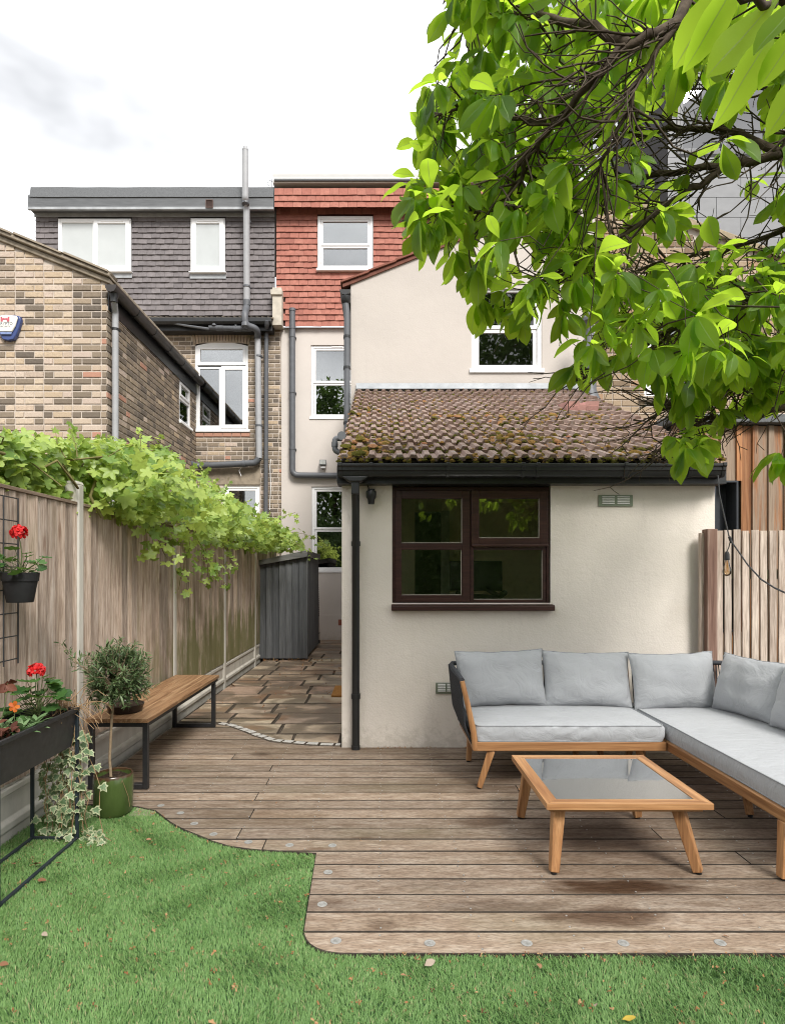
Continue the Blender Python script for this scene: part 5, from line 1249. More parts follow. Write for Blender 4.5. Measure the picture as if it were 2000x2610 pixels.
for k in range(12):
    ob = R.uniform(.54, .66)
    pf = lambda t_, ob=ob: max(.02, max(0.0, math.sin(math.pi * t_ ** (math.log(.5) / math.log(ob)))) ** .72)
    mag_v.append(bend_leaf(M_mag, 'leaf', 1.0, R.uniform(.19, .265), pf, R.uniform(.1, .45), R.uniform(.0, .6), (k + .5) / 12, 8, R.uniform(-.6, .6), R.uniform(.02, .16), M_rib))
# ================================================================== magnolia
tree = thing('magnolia_tree', 'large-leaved magnolia tree with dark limbs overhanging the sofa and extension roof', 'tree', (3.75, 3.3, -.05))
TB = Vector((3.75, 3.3, -.05))
limbs = []
def limb(pts, r0, r1, name='branch', n=8):
    P = [Vector(p) for p in pts]; Q = []
    for i in range(len(P) - 1):
        a0 = P[max(i - 1, 0)]; a, b = P[i], P[i + 1]; b1 = P[min(i + 2, len(P) - 1)]
        for s_ in range(5):
            u = s_ / 5; Q.append(.5 * ((2 * a) + (b - a0) * u + (2 * a0 - 5 * a + 4 * b - b1) * u * u + (3 * a - a0 - 3 * b + b1) * u ** 3))
    Q.append(P[-1]); Q = [q + rvec(.006) * (1 if 0 < i < len(Q) - 1 else 0) for i, q in enumerate(Q)]
    rr = [r0 + (r1 - r0) * (i / (len(Q) - 1)) ** .8 for i in range(len(Q))]
    m = MB(); m.tube(Q, rr, n); m.build(name, M_bark, tree, smooth=80); limbs.append((Q, rr)); return Q
fork = Vector((3.45, 3.2, 2.05)); fork2 = Vector((3.05, 3.0, 2.75))
limb([TB, TB + Vector((-.06, .02, .8)), TB + Vector((-.16, 0, 1.5)), fork, fork2], .13, .07, 'trunk', 12)
limb([fork2, (2.6, 2.75, 3.55), P3(1860, -60, 2.6), P3(1725, 56, 2.5), P3(1600, 112, 2.5), P3(1512, 200, 2.55), P3(1425, 306, 2.7), P3(1350, 387, 2.85), P3(1306, 450, 2.95)], .034, .009)
limb([P3(1600, 112, 2.5), P3(1480, 60, 2.6), P3(1360, 40, 2.75), P3(1260, 20, 2.9), P3(1190, 30, 3.05)], .022, .008)
limb([P3(1350, 387, 2.85), P3(1320, 470, 2.95), P3(1262, 519, 3.05), P3(1190, 545, 3.15), P3(1110, 560, 3.2)], .014, .006)
limb([P3(1425, 306, 2.7), P3(1330, 300, 2.85), P3(1210, 270, 3.0), P3(1120, 290, 3.1)], .014, .006)
limb([fork2, P3(2080, 360, 3.0), P3(1990, 392, 3.0), P3(1856, 419, 3.1), P3(1720, 440, 3.2), P3(1606, 462, 3.3), P3(1468, 530, 3.4), P3(1390, 600, 3.45)], .032, .007)
limb([P3(1856, 419, 3.1), P3(1760, 480, 3.15), P3(1640, 560, 3.2), P3(1520, 640, 3.25), P3(1430, 700, 3.3)], .022, .007)
limb([P3(1990, 392, 3.0), P3(1860, 330, 3.1), P3(1700, 330, 3.3), P3(1560, 350, 3.5), P3(1440, 380, 3.7)], .022, .007)
limb([fork, P3(2110, 690, 3.2), P3(2000, 744, 3.2), P3(1880, 775, 3.3), P3(1762, 822, 3.4), P3(1650, 868, 3.45), P3(1560, 920, 3.5), P3(1500, 960, 3.5)], .028, .007)
limb([fork, P3(2100, 900, 3.4), P3(2000, 931, 3.4), P3(1925, 940, 3.45), P3(1850, 975, 3.55), P3(1790, 1010, 3.6), P3(1718, 1035, 3.65)], .036, .010)
limb([fork, P3(2120, 1000, 3.55), P3(2000, 1035, 3.6), P3(1900, 1060, 3.65), P3(1790, 1070, 3.7), P3(1740, 1120, 3.7), P3(1690, 1180, 3.7)], .026, .007)
limb([P3(1925, 940, 3.45), P3(1870, 985, 3.6), P3(1800, 1030, 3.7), P3(1730, 1030, 3.9), P3(1640, 985, 4.0)], .020, .007)
limb([fork2, P3(2130, 560, 3.4), P3(1960, 600, 3.6), P3(1820, 640, 3.8), P3(1700, 660, 4.0), P3(1600, 700, 4.2)], .024, .007)
limb([fork2, (2.5, 1.9, 3.0), P3(2060, -60, 1.35), P3(1960, 20, 1.1), P3(1850, -40, 1.0)], .018, .004)
limb([P3(1725, 56, 2.5), P3(1640, 180, 2.5), P3(1590, 300, 2.55), P3(1530, 420, 2.65)], .016, .006)
limb([fork2, P3(2150, 200, 3.4), P3(2000, 230, 3.7), P3(1850, 190, 4.0), P3(1700, 170, 4.3)], .022, .006)
limb([P3(1762, 822, 3.4), P3(1700, 770, 3.6), P3(1620, 730, 3.7), P3(1540, 740, 3.8)], .016, .006)
limb([fork, P3(2200, 1150, 3.3), P3(2090, 1160, 3.2), P3(2000, 1165, 3.15)], .02, .006)
lp = []
for Q, rr in limbs[1:]:
    for i in range(2, len(Q)): lp.append((Q[i], (Q[i] - Q[i - 1]).normalized(), rr[i]))
crown_poly = [(1170, -80), (1130, 30), (1165, 110), (1095, 195), (1080, 265), (1115, 320), (1055, 350), (1050, 430), (1030, 490), (1040, 560), (1095, 600), (1140, 640), (1175, 700), (1235, 780), (1335, 790), (1410, 760), (1455, 840), (1445, 930), (1515, 955), (1575, 890), (1650, 890), (1710, 1000), (1685, 1130), (1760, 1160), (1830, 1110), (1860, 1010), (1930, 1000), (2050, 1050), (2200, 1100), (2300, 900), (2300, -200)]
holes_ = [((1860, 330), (120, 130), .9), ((1900, 560), (110, 90), .85), ((1760, 300), (70, 60), .55), ((1660, 740), (30, 40), .5), ((1940, 1110), (60, 50), .9), ((1480, 850), (50, 60), .6), ((1790, 450), (330, 260), .62), ((1250, 760), (60, 60), .6), ((1300, 560), (60, 50), .45)]
leaf_items = []; twigs = MB(); twig_ct = 0
def cluster(c, d, n, size, tw):
    for i in range(n):
        a = 2 * math.pi * (i * .382 + R.random() * .2); e = d.orthogonal().normalized(); f_ = d.cross(e)
        ld = d * R.uniform(.1, .9) + (e * math.cos(a) + f_ * math.sin(a)) * R.uniform(.5, 1.0) + Vector((0, 0, -R.uniform(.25, 1.0)))
        nrm = Vector((0, 0, 1)) + rvec(.45) + Vector((0, -.25, 0)); s_ = size * R.uniform(.65, 1.15)
        leaf_items.append((orient(c + ld.normalized() * .012, ld, nrm, s_), R.randrange(12)))
def twig_to(c, base, bd, r0):
    mid = base.lerp(c, .5) + bd * (c - base).length * .2 + Vector((0, 0, R.uniform(-.02, .05)))
    k_ = .012 + .035 * (c - base).length; pts = [base, base.lerp(mid, .5) + rvec(k_), mid + rvec(k_), mid.lerp(c, .5) + rvec(k_ * .7) + Vector((0, 0, -.01)), c]; twigs.tube(pts, [r0, r0 * .8, r0 * .65, r0 * .5, r0 * .4], 5, True)
    return (c - pts[-2]).normalized()
ncl = 0; tries = 0; ends = []
while ncl < 720 and tries < 16000:
    tries += 1
    px, py = R.uniform(960, 2250), R.uniform(-180, 1260)
    if not point_in(crown_poly, px, py): continue
    if any(((px - h[0][0]) / h[1][0]) ** 2 + ((py - h[0][1]) / h[1][1]) ** 2 < 1 and R.random() < h[2] for h in holes_): continue
    if px > 2030 and R.random() < .6: continue
    Y = R.triangular(2.45, 4.7, 3.1)
    if py > 900: Y = R.uniform(3.2, 4.1)
    if px < 1250: Y = R.uniform(2.75, 3.5)
    c = P3(px, py, Y)
    best = min(lp, key=lambda q: (q[0] - c).length + .25 * max(0, (c - q[0]).normalized().dot(-q[1])))
    if (best[0] - c).length > .9: continue
    if ends and R.random() < .6:
        e2 = min(ends[-160:], key=lambda q: (q[0] - c).length)
        if (e2[0] - c).length < (best[0] - c).length * .6: best = (e2[0], e2[1], .004)
    d = twig_to(c, best[0], best[1], min(best[2] * .7, .0055 + .004 * (best[0] - c).length)); ends.append((best[0].lerp(c, .6), d)); 
    cluster(c, d, R.randint(5, 7), R.choice([.13, .15, .165, .18, .155]), 0); ncl += 1
# bare crossing twigs in the shaded middle of the crown
for i in range(760):
    q = R.choice(lp); u0, v0 = proj(q[0])
    if not (1350 < u0 < 2200 and 60 < v0 < 1150): continue
    d = (q[1] * .8 + rvec(.45) + Vector((-.35, 0, -.2))).normalized(); p = q[0].copy(); ln = R.uniform(.18, .55); pts = [p.copy()]
    for s_ in range(5): d = (d + rvec(.22) + Vector((0, 0, .05))).normalized(); p = p + d * ln / 5; pts.append(p.copy())
    r0 = min(q[2] * .6, R.uniform(.003, .006)); twigs.tube(pts, [r0, r0 * .9, r0 * .8, r0 * .7, r0 * .55, r0 * .4], 5)
    for s_ in (2, 3, 4):
        if R.random() < .7:
            d2 = (d + rvec(.7)).normalized(); a = pts[s_]; twigs.tube([a, a + d2 * .03, a + d2 * .07 + rvec(.008)], [r0 * .6, r0 * .55, r0 * .5], 5)
# the big leaves near the lens
for (ax, ay, bx_, by_, Y, tn) in ((1968, 70, 1872, 272, 1.05, 9), (1990, -12, 1798, 186, 1.06, 10), (1885, -70, 1782, 142, 1.12, 7), (1852, -60, 1752, 122, 1.15, 4), (2060, 30, 1985, 165, 1.02, 8), (2050, -10, 1938, 92, 1.0, 0), (2090, 130, 2000, 300, 1.1, 2)):
    a_, b_ = P3(ax, ay, Y), P3(bx_, by_, Y + R.uniform(-.03, .05)); leaf_items.append((orient(a_, b_ - a_, (.35, -.75, .6), (b_ - a_).length), tn))
for c in (P3(2010, 1160, 3.15), P3(1985, 1150, 3.15)): cluster(c, Vector((-.6, 0, -.3)).normalized(), 6, .16, 0)
twigs.build('twigs', M_bark, tree, smooth=80, kind='stuff')
pieces('leaf', leaf_items, mag_v, tree, 300, True)
adopt(tree)
# ================================================================== grape vine on the fence
vine = thing('grape_vine', 'light green grape vine sprawling along the top of the left fence', 'vine', (-2.3, 6.5, 1.9))
M_vine = leafmat('vine_leaf', (.12, .23, .040), (.44, .56, .15), (.66, .80, .16), .36, .46)
M_vstem = plain('vine_stem', (.16, .14, .05), .8, .3, 30)
vv_ = [lobed_leaf(M_vine, 'leaf', 1.0, 5, R.uniform(.36, .6), (k + .5) / 12, R.uniform(-.25, .35), .10) for k in range(12)]
def lerp_tab(tab, y):
    for a, b in zip(tab, tab[1:]):
        if a[0] <= y <= b[0]: return a[1] + (b[1] - a[1]) * (y - a[0]) / (b[0] - a[0])
    return tab[0][1] if y < tab[0][0] else tab[-1][1]
topz = [(2.9, 2.28), (3.6, 2.34), (4.4, 2.46), (5.1, 2.62), (5.7, 2.68), (6.4, 2.62), (7.6, 2.58), (9, 2.50), (11, 2.40), (12.3, 2.2)]
lowz = [(2.9, 1.98), (4.2, 2.02), (4.5, 1.96), (5.4, 1.86), (6.3, 1.80), (8, 1.86), (10, 1.88), (12.3, 1.95)]
items = []; stems = MB()
def vleaf(p, s_):
    d = Vector((R.gauss(.15, .6), R.gauss(-.1, .6), -R.uniform(.2, 1.0))); nrm = Vector((.35, -.55, .9)) + rvec(.45)
    items.append((orient(p, d, nrm, s_), R.randrange(12)))
for i in range(3300):
    y = 2.95 + 9.4 * R.random() ** 1.12; u = R.random(); zt_, zl_ = lerp_tab(topz, y), lerp_tab(lowz, y)
    z = zl_ + (zt_ - zl_) * u; dpt = math.sin(math.pi * min(1, u * .9 + .05)) * .48 + .03
    x = FX + R.uniform(-.42, dpt) * (1.0 if y < 8.5 else 1.25); ww = mnoise.noise((y * 1.6, z * 2, x * 2))
    if ww < -.28 and u > .35: continue
    if y < 4.36 and x > FX - .06: x = FX - R.uniform(.07, .4)
    vleaf(Vector((x, y, z)), R.uniform(.095, .185) * (1 if u < .75 else .8))
for i in range(900):      # the thick cushion over the first panels
    y = R.uniform(2.9, 5.6); zt_ = lerp_tab(topz, y); x = FX - R.uniform(.04, .30) if y < 4.36 else FX + R.uniform(-.25, .22)
    vleaf(Vector((x, y, R.uniform(1.93, zt_))), R.uniform(.09, .165))
for i in range(58):       # young shoots standing up with small leaves and tendrils
    y = 3.0 + 8.6 * R.random(); z = lerp_tab(topz, y) - .15; p = Vector((FX + R.uniform(-.3, .25), y, z)); d = Vector((R.gauss(0, .35), R.gauss(0, .4), 1)).normalized(); pts = [p.copy()]
    for s_ in range(6): d = (d + rvec(.16) + Vector((.02, 0, -.10))).normalized(); p = p + d * R.uniform(.025, .055); pts.append(p.copy())
    stems.tube(pts, [.0042, .004, .0036, .003, .0026, .002, .0015], 5)
    for s_ in range(2, 7): items.append((orient(pts[s_], d + rvec(.7), rvec(.6) + Vector((.2, -.5, .8)), R.uniform(.035, .085)), R.choice([9, 10, 11, 8, 11])))
    if R.random() < .6:
        q = pts[4]; e = rvec(1).normalized(); stems.tube([q, q + e * .05 + Vector((0, 0, .03)), q + e * .10 + Vector((0, 0, .02)), q + e * .12 + Vector((0, 0, -.02)), q + e * .10 + Vector((0, 0, -.04))], .0014, 4)
def streamer(p, d, ln, n, s_):
    pts = [Vector(p)]; d = Vector(d).normalized()
    for i in range(n): d = (d + rvec(.15) + Vector((0, 0, -.10))).normalized(); pts.append(pts[-1] + d * ln / n)
    stems.tube(pts, .0034, 5)
    for q in pts[1:]:
        for k in range(3): vleaf(q + rvec(.05), R.uniform(.7, 1.2) * s_)
for p, d, ln, n, s_ in (((-1.98, 5.35, 1.95), (.1, .1, -1), .36, 5, .12), ((-1.98, 5.15, 1.95), (.2, .1, -1), .28, 4, .12), ((-1.98, 6.35, 1.85), (.25, .1, -1), .55, 7, .105), ((-1.95, 6.8, 1.8), (.45, -.1, -1), .50, 6, .10), ((-1.95, 6.55, 1.85), (.35, .3, -.9), .5, 6, .10), ((-1.95, 7.5, 1.9), (.3, .2, -.6), .4, 5, .10), ((-2.0, 9.5, 2.1), (.8, .5, -.1), .9, 8, .11), ((-1.9, 10.6, 2.2), (.9, .2, -.05), .85, 8, .11), ((-1.9, 11.4, 2.3), (1, .0, .0), .9, 8, .10), ((-1.9, 9.0, 2.2), (.5, .2, .2), .7, 6, .11)):
    streamer(p, d, ln, n, s_)
for i in range(26):
    y = 3 + i * .36; pts = [Vector((FX + R.uniform(-.3, .15), y + k * .15, lerp_tab(lowz, y) + R.uniform(.05, .35))) for k in range(5)]; stems.tube(pts, R.uniform(.004, .009), 6)
stems.tube([(FX + .1, 4.45, 1.9), (FX + .03, 4.42, 2.05), (FX + .06, 4.44, 2.17), (FX - .02, 4.40, 2.27)], [.012, .012, .011, .009], 7)
stems.build('stems', M_vstem, vine, smooth=80, kind='stuff'); pieces('leaf', items, vv_, vine, 300, True); adopt(vine)
# ================================================================== lawn of artificial turf
lawn_poly = [(-2.09, .8), (3.6, .8), (3.6, YB0 - .004)] + [(p[0] - .004, p[1] - .004) for p in deck_edge[::-1]][:-2] + [(-1.75, 3.96), (-2.09, 3.96)]
def turf_h(x, y): return -.020 + .006 * mnoise.noise((x * 2.1, y * 2.1, 4))
m = MB(); nx = 60; tri = None
m.add([(p[0], p[1], -.017) for p in lawn_poly], [tuple(range(len(lawn_poly)))]); lawn = structure(m.build('lawn', plain('turf_backing', (.03, .075, .022), 1, .3, 60)))
t = NT('artificial_turf'); tn = t.tint(); c = t.ramp(tn, [(0, (.080, .172, .040)), (.5, (.145, .275, .078)), (.85, (.225, .365, .125)), (1, (.36, .32, .17))])
nb = t.noise(t.vec((1, 1, 1), False), 1.6, 4); c = t.mix(.6, c, t.ramp(nb, [(.35, (.80, .86, .78)), (.65, (1.12, 1.08, 1.1))]), 'MULTIPLY')
pb = t.bsdf(c, .5, None, .35); trn = t.n('ShaderNodeBsdfTranslucent'); t.l(c, trn.inputs[0]); ms = t.n('ShaderNodeMixShader'); ms.inputs[0].default_value = .2; t.l(pb, ms.inputs[1]); t.l(trn.outputs[0], ms.inputs[2]); M_turf = t.done(ms.outputs[0])
rng = np.random.default_rng(3)
N = 520000
bx = rng.uniform(-2.09, 3.1, N); byy = rng.uniform(1.75, 3.98, N)
# only where the lawn is (even-odd rule, vectorised) and in view
ins = np.zeros(N, bool); pp = np.array(lawn_poly)
for i in range(len(pp)):
    x1, y1 = pp[i]; x2, y2 = pp[i - 1]; cond = (y1 > byy) != (y2 > byy)
    with np.errstate(divide='ignore', invalid='ignore'): xi = (x2 - x1) * (byy - y1) / (y2 - y1 if y2 != y1 else 1e-9) + x1
    ins ^= cond & (bx < xi)
ins &= (np.abs(bx) < byy * .70 + .1)
bx, byy = bx[ins], byy[ins]; N = len(bx)
hh_ = rng.uniform(.010, .019, N); th_ = rng.uniform(0, 2 * np.pi, N); lean = rng.uniform(.3, 1.5, N) * hh_; wd_ = rng.uniform(.0009, .0017, N); la = th_ + rng.normal(0, .4, N)
clump = np.sin(bx * 7.3 + np.sin(byy * 5.1) * 2) * np.cos(byy * 8.7 + np.sin(bx * 4.3) * 2); la = np.where(rng.random(N) < .55, 1.2 * clump + 2.2 + rng.normal(0, .5, N), la)
cx_, cy_ = np.cos(la), np.sin(la); px_, py2 = -cy_, cx_
z0_ = np.full(N, -.016)
v0 = np.stack([bx - px_ * wd_, byy - py2 * wd_, z0_], 1); v1 = np.stack([bx + px_ * wd_, byy + py2 * wd_, z0_], 1)
mxx, myy, mz = bx + cx_ * lean * .35, byy + cy_ * lean * .35, z0_ + hh_ * .6
v2 = np.stack([mxx + px_ * wd_ * .85, myy + py2 * wd_ * .85, mz], 1); v3 = np.stack([mxx - px_ * wd_ * .85, myy - py2 * wd_ * .85, mz], 1)
v4 = np.stack([bx + cx_ * lean, byy + cy_ * lean, z0_ + hh_ * .95], 1)
V = np.stack([v0, v1, v2, v3, v4], 1).reshape(-1, 3)
me = bpy.data.meshes.new('artificial_grass'); nvx = 5 * N
me.vertices.add(nvx); me.vertices.foreach_set('co', V.astype(np.float32).ravel())
base = (np.arange(N) * 5)[:, None]
loops = np.concatenate([base + np.array([0, 1, 2, 3]), base + np.array([3, 2, 4])], 1).astype(np.int32).ravel()
me.loops.add(len(loops)); me.loops.foreach_set('vertex_index', loops); me.polygons.add(2 * N)
st = np.stack([np.arange(N) * 7, np.arange(N) * 7 + 4], 1).ravel().astype(np.int32); me.polygons.foreach_set('loop_start', st)
me.update(calc_edges=True); me.materials.append(M_turf)
tt = np.clip(rng.normal(.5, .2, N), 0, .86); tt[rng.random(N) < .035] = 1
me.attributes.new('tint', 'FLOAT', 'FACE').data.foreach_set('value', np.repeat(tt, 2).astype(np.float32))
go = bpy.data.objects.new('artificial_grass', me); link(go); go['kind'] = 'stuff'; go['label'] = 'bright green artificial turf blades around the curved deck edge'
# bits that fell from the tree
M_lit = ramp_pieces('dry_leaf_bits', [(0, (.22, .10, .045)), (.4, (.33, .17, .075)), (.75, (.42, .27, .14)), (1, (.15, .07, .04))], .9, 40)
m = MB()
def crumb(m, x, y, z, s_, tint):
    for k in range(R.randint(2, 5)):
        d = rvec(1).normalized(); e = d.orthogonal().normalized(); c = Vector((x, y, z + s_ * .3)) + rvec(s_ * .45)
        m.add([c, c + d * s_ + e * s_ * .3, c + d * s_ * 1.3 - e * s_ * .1, c + d * s_ * .4 - e * s_ * .4], [(0, 1, 2, 3)], min(1, max(0, tint + R.uniform(-.15, .15))))
k = 0
while k < 420:
    x, y = R.uniform(-2, 2.3), R.uniform(1.9, 3.9)
    if not point_in(lawn_poly, x, y) or abs(x) > y * .69: continue
    if R.random() < .35 and x < -.4: continue
    crumb(m, x, y, .003, R.uniform(.003, .010) * (1.3 if R.random() < .15 else 1), R.random()); k += 1
for k in range(45): x = R.uniform(-.2, 2.2); crumb(m, x, YB0 - R.uniform(0, .05), .004, R.uniform(.004, .010), R.random())
for k in range(190):
    x, y = R.uniform(-1.8, 2.9), R.uniform(2.45, 5.25)
    if inside_deck(x, y): crumb(m, x, y, .002, R.uniform(.002, .0055), R.random())
for k in range(70): crumb(m, R.uniform(-.2, 2.6), 5.26 - abs(R.gauss(0, .02)), .003, R.uniform(.004, .012), R.random())
for k in range(110): crumb(m, R.uniform(-2.03, -.5), R.uniform(6.2, 10.6) if k < 50 else 10.62 + R.uniform(-.08, .03), .008, R.uniform(.008, .02), R.random())
o = m.build('leaf_litter', M_lit, kind='stuff', label='small brown crumbs and dry petals scattered over turf and deck')
M_dry = leafmat('dry_fallen_leaf', (.20, .09, .045), (.36, .20, .11), (.2, .1, .05), .7, .1); M_dryp = leafmat('pale_fallen_leaf', (.33, .26, .20), (.42, .34, .28), (.2, .15, .1), .7, .1); M_yel = leafmat('yellow_fallen_leaf', (.50, .36, .05), (.55, .40, .07), (.4, .3, .05), .6, .2)
pfl = lambda t_: math.sin(math.pi * min(1, max(0, t_ * .97 + .015))) ** .8
dv = [bend_leaf(mm, 'fallen_leaf', 1, .26, pfl, R.uniform(.3, .8), R.uniform(-.4, .3), R.random(), 6, R.uniform(-.6, .6), .15) for mm in (M_dry, M_dry, M_dryp, M_yel)]
for (px, py, vi, s_, lab) in ((1108, 2454, 2, .075, 'pale grey-brown fallen leaf on the turf just below the deck edge'), (1020, 2490, 0, .035, 'small curled brown leaf lying on turf left of the pale leaf'), (90, 2208, 0, .085, 'large rust brown leaf on turf inside the planter frame'), (118, 2250, 0, .06, 'brown leaf on the turf beside the planter frame rail'), (386, 2145, 0, .045, 'brown leaf on the turf near the curved deck edge'), (560, 2205, 0, .035, 'brown curled leaf on the open turf left of the deck'), (120, 2392, 2, .05, 'pale dry leaf standing on the turf at the left'), (22, 2465, 0, .05, 'brown leaf on the turf at the far left of the picture'), (1585, 2606, 3, .06, 'yellow leaf on the turf at the bottom edge'), (1372, 2462, 0, .05, 'brown leaf touching the front edge of the deck'), (1515, 2573, 2, .03, 'small pale curled leaf on the lower right turf'), (1325, 2019, 0, .06, 'orange-brown leaf on the deck behind the coffee table leg'), (590, 1748, 0, .13, 'brown leaf on the patio near the fence post'), (1180, 1902, 0, .06, 'orange leaf on the deck at the foot of the extension wall'), (140, 2205, 0, .05, 'brown leaf on turf between the planter legs'), (105, 2090, 0, .06, 'rust leaf against the gravel board by the planter'), (1840, 2388, 0, .035, 'reddish crumpled leaf on the right end of the deck')):
    x, y = G(px, py); o = bpy.data.objects.new('fallen_leaf', dv[vi]); link(o); o.matrix_basis = orient((x, y, .006 if inside_deck(x, y) else .008), (R.gauss(0, 1), R.gauss(0, .5), .05), (R.gauss(0, .2), R.gauss(0, .2), 1), s_ * .75); tag(o, lab, 'leaf', 'fallen leaves')
# ================================================================== sofa
M_teak = wood('oiled_acacia', (.25, .115, .048), (.38, .195, .085), (.50, .285, .135), 'x', .55, .42, .08, None, False, None, .12)
M_teaky = wood('oiled_acacia_y', (.25, .115, .048), (.38, .195, .085), (.50, .285, .135), 'y', .55, .42, .08, None, False, None, .12)
M_teakz = wood('oiled_acacia_z', (.25, .115, .048), (.38, .195, .085), (.50, .285, .135), 'z', .55, .42, .08, None, False, None, .12)
def fabric(name, c):
    t = NT(name); v = t.vec((1, 1, 1), True); wv = t.noise(t.vec((900, 140, 900)), 1, 2); wv2 = t.noise(t.vec((140, 900, 900)), 1, 2)
    n = t.noise(v, 5, 4); col = t.ramp(n, [(.3, tuple(x * .94 for x in c)), (.7, tuple(x * 1.03 for x in c))]); w_ = t.math('ADD', t.math('MULTIPLY', wv, .5), t.math('MULTIPLY', wv2, .5))
    col = t.mix(.5, col, t.ramp(w_, [(.35, (.82, .82, .83)), (.65, (1.1, 1.1, 1.1))]), 'MULTIPLY')
    nr = t.bump(w_, .25, .0015); vs = t.vec((2.5, 6, 2.5)); nr = t.bump(t.noise(vs, 2.2, 5, .55, 1.2), .5, .03, nr)
    return t.done(t.bsdf(col, .92, nr, .1, 0, .25))
M_fab = fabric('grey_cushion_fabric', (.38, .39, .406)); M_pip = plain('grey_piping', (.27, .28, .295), .9, .1, 40)
M_rope = plain('charcoal_rope', (.052, .055, .062), .85, .35, 220, .15, .9, 420); M_cap = plain('black_glide', (.012, .012, .012), .5)
def leg_splay(par, top, bot, wt=.026, wb=.019, mat=None):
    b = Vector(bot); tpt = Vector(top); b2 = b.lerp(tpt, .035); m = MB(); m.beam(b2, tpt, (wb, wb), (wt, wt)); o = m.build('leg', mat or M_teakz, par, bevel=.004)
    m = MB(); m.lathe((b.x, b.y, .001), [(.0, 0), (.014, 0), (.015, b2.z + .004), (0, b2.z + .004)], 14); m.build('glide', M_cap, o); return o
sL = thing('sofa_section', 'left section of the corner sofa with charcoal rope arm and teak frame', 'sofa', (1.3, 4.6, 0))
xa, xb, yf, ybk = .628, 1.956, 4.2, 4.97; zr0, zr1 = .275, .338
m = MB(); m.box(xa + .005, yf, zr0, xb, yf + .035, zr1); m.build('rail', M_teak, sL, bevel=.006); m = MB(); m.box(xa + .01, ybk - .035, zr0, xb, ybk, zr1); m.build('rail', M_teak, sL, bevel=.006)
m = MB(); m.box(xa + .005, yf + .0352, zr0, xa + .04, ybk - .0352, zr1); m.box(xb - .036, yf + .0352, zr0, xb - .001, ybk - .0352, zr1); m.build('side_rail', M_teaky, sL, bevel=.005)
m = MB()
for i in range(9): m.box(xa + .04, yf + .06 + i * .075, zr1 - .03, xb - .036, yf + .11 + i * .075, zr1 - .012)
m.build('slat', M_teak, sL)
m = MB(); m.tube([(xa + .022, yf + .018, zr0 + .01), (xa + .010, yf + .018, .40), (xa - .032, yf + .02, .60), (xa - .068, yf + .022, .752)], [.022, .021, .019, .017], 12); m.build('arm_post', M_teakz, sL, smooth=True)
zt_ = .762
top_rail = [(xa - .068, yf + .03, zt_ - .006), (xa - .070, yf + .3, zt_), (xa - .066, ybk - .06, zt_), (xa - .045, ybk + .035, zt_), (xa + .04, ybk + .075, zt_), (xa + .3, ybk + .08, zt_), (xb + .035, ybk + .08, zt_)]
m = MB(); m.tube(top_rail, .0185, 12); m.build('top_rail', M_rope, sL, smooth=True)
m = MB()
for i in range(62):
    y = yf + .045 + i * (ybk - yf - .05) / 61; bow = .012 * math.sin(math.pi * i / 61)
    m.tube([(xa - .078 - bow, y, zt_), (xa - .062 - bow, y, .60), (xa - .045 - bow, y, .44), (xa - .01, y, .345), (xa + .012, y, zr0 + .02)], .0056, 5)
m.build('rope_panel', M_rope, sL, smooth=80)
m = MB()
for i in range(58):
    x = xa + .0 + i * (xb + .02 - xa) / 57; m.tube([(x, ybk + .085, zt_), (x, ybk + .045, .52), (x, ybk + .005, zr0 + .03)], .0045, 5)
m.build('back_ropes', M_rope, sL, smooth=80)
m = MB(); m.beam((xb + .055, ybk - .01, zr0), (xb + .055, ybk + .075, zt_ + .005), (.017, .02), (.015, .016)); m.build('back_post', M_teakz, sL, bevel=.008)
leg_splay(sL, (.765, yf + .035, zr0 + .002), (.682, 4.262, 0)); leg_splay(sL, (.72, ybk - .07, zr0 + .002), (.695, 4.87, 0)); leg_splay(sL, (1.80, yf + .06, zr0 + .002), (1.86, 4.33, 0)); leg_splay(sL, (1.72, ybk - .05, zr0 + .002), (1.76, 4.89, 0)); leg_splay(sL, (1.56, ybk - .05, zr0 + .002), (1.555, 4.89, 0))
adopt(sL)
sR = thing('sofa_section', 'long right section of the corner sofa running towards the camera', 'sofa', (2.4, 4.0, 0))
xc, xd2, yn, yb3 = 1.962, 2.80, 2.90, 4.97
m = MB(); m.box(xc, yn + .036, zr0, xc + .035, yb3, zr1); m.build('rail', M_teaky, sR, bevel=.006); m = MB(); m.box(xd2 - .035, yn + .036, zr0, xd2, yb3, zr1); m.build('rail', M_teaky, sR, bevel=.006)
m = MB(); m.box(xc, yn, zr0, xd2, yn + .0355, zr1); m.box(xc + .0352, yb3 - .035, zr0, xd2 - .0352, yb3, zr1); m.build('side_rail', M_teak, sR, bevel=.005)
m = MB()
for i in range(24): m.box(xc + .036, yn + .06 + i * .083, zr1 - .03, xd2 - .036, yn + .115 + i * .083, zr1 - .012)
m.build('slat', M_teak, sR)
m = MB(); m.tube([(xc + .16, yb3 + .08, zt_), (xd2 - .1, yb3 + .08, zt_), (xd2 + .03, yb3 + .06, zt_), (xd2 + .085, yb3 - .05, zt_), (xd2 + .09, yb3 - .4, zt_), (xd2 + .09, yn + .05, zt_)], .0185, 12); m.build('top_rail', M_rope, sR, smooth=True)
m = MB()
for i in range(34): x = xc + .10 + i * (xd2 - xc - .10) / 33; m.tube([(x, yb3 + .085, zt_), (x, yb3 + .045, .52), (x, yb3 + .004, zr0 + .03)], .0045, 5)
for i in range(80): y = yn + .06 + i * (yb3 - yn - .06) / 79; m.tube([(xd2 + .095, y, zt_), (xd2 + .05, y, .52), (xd2 + .004, y, zr0 + .03)], .0045, 5)
m.build('back_ropes', M_rope, sR, smooth=80)
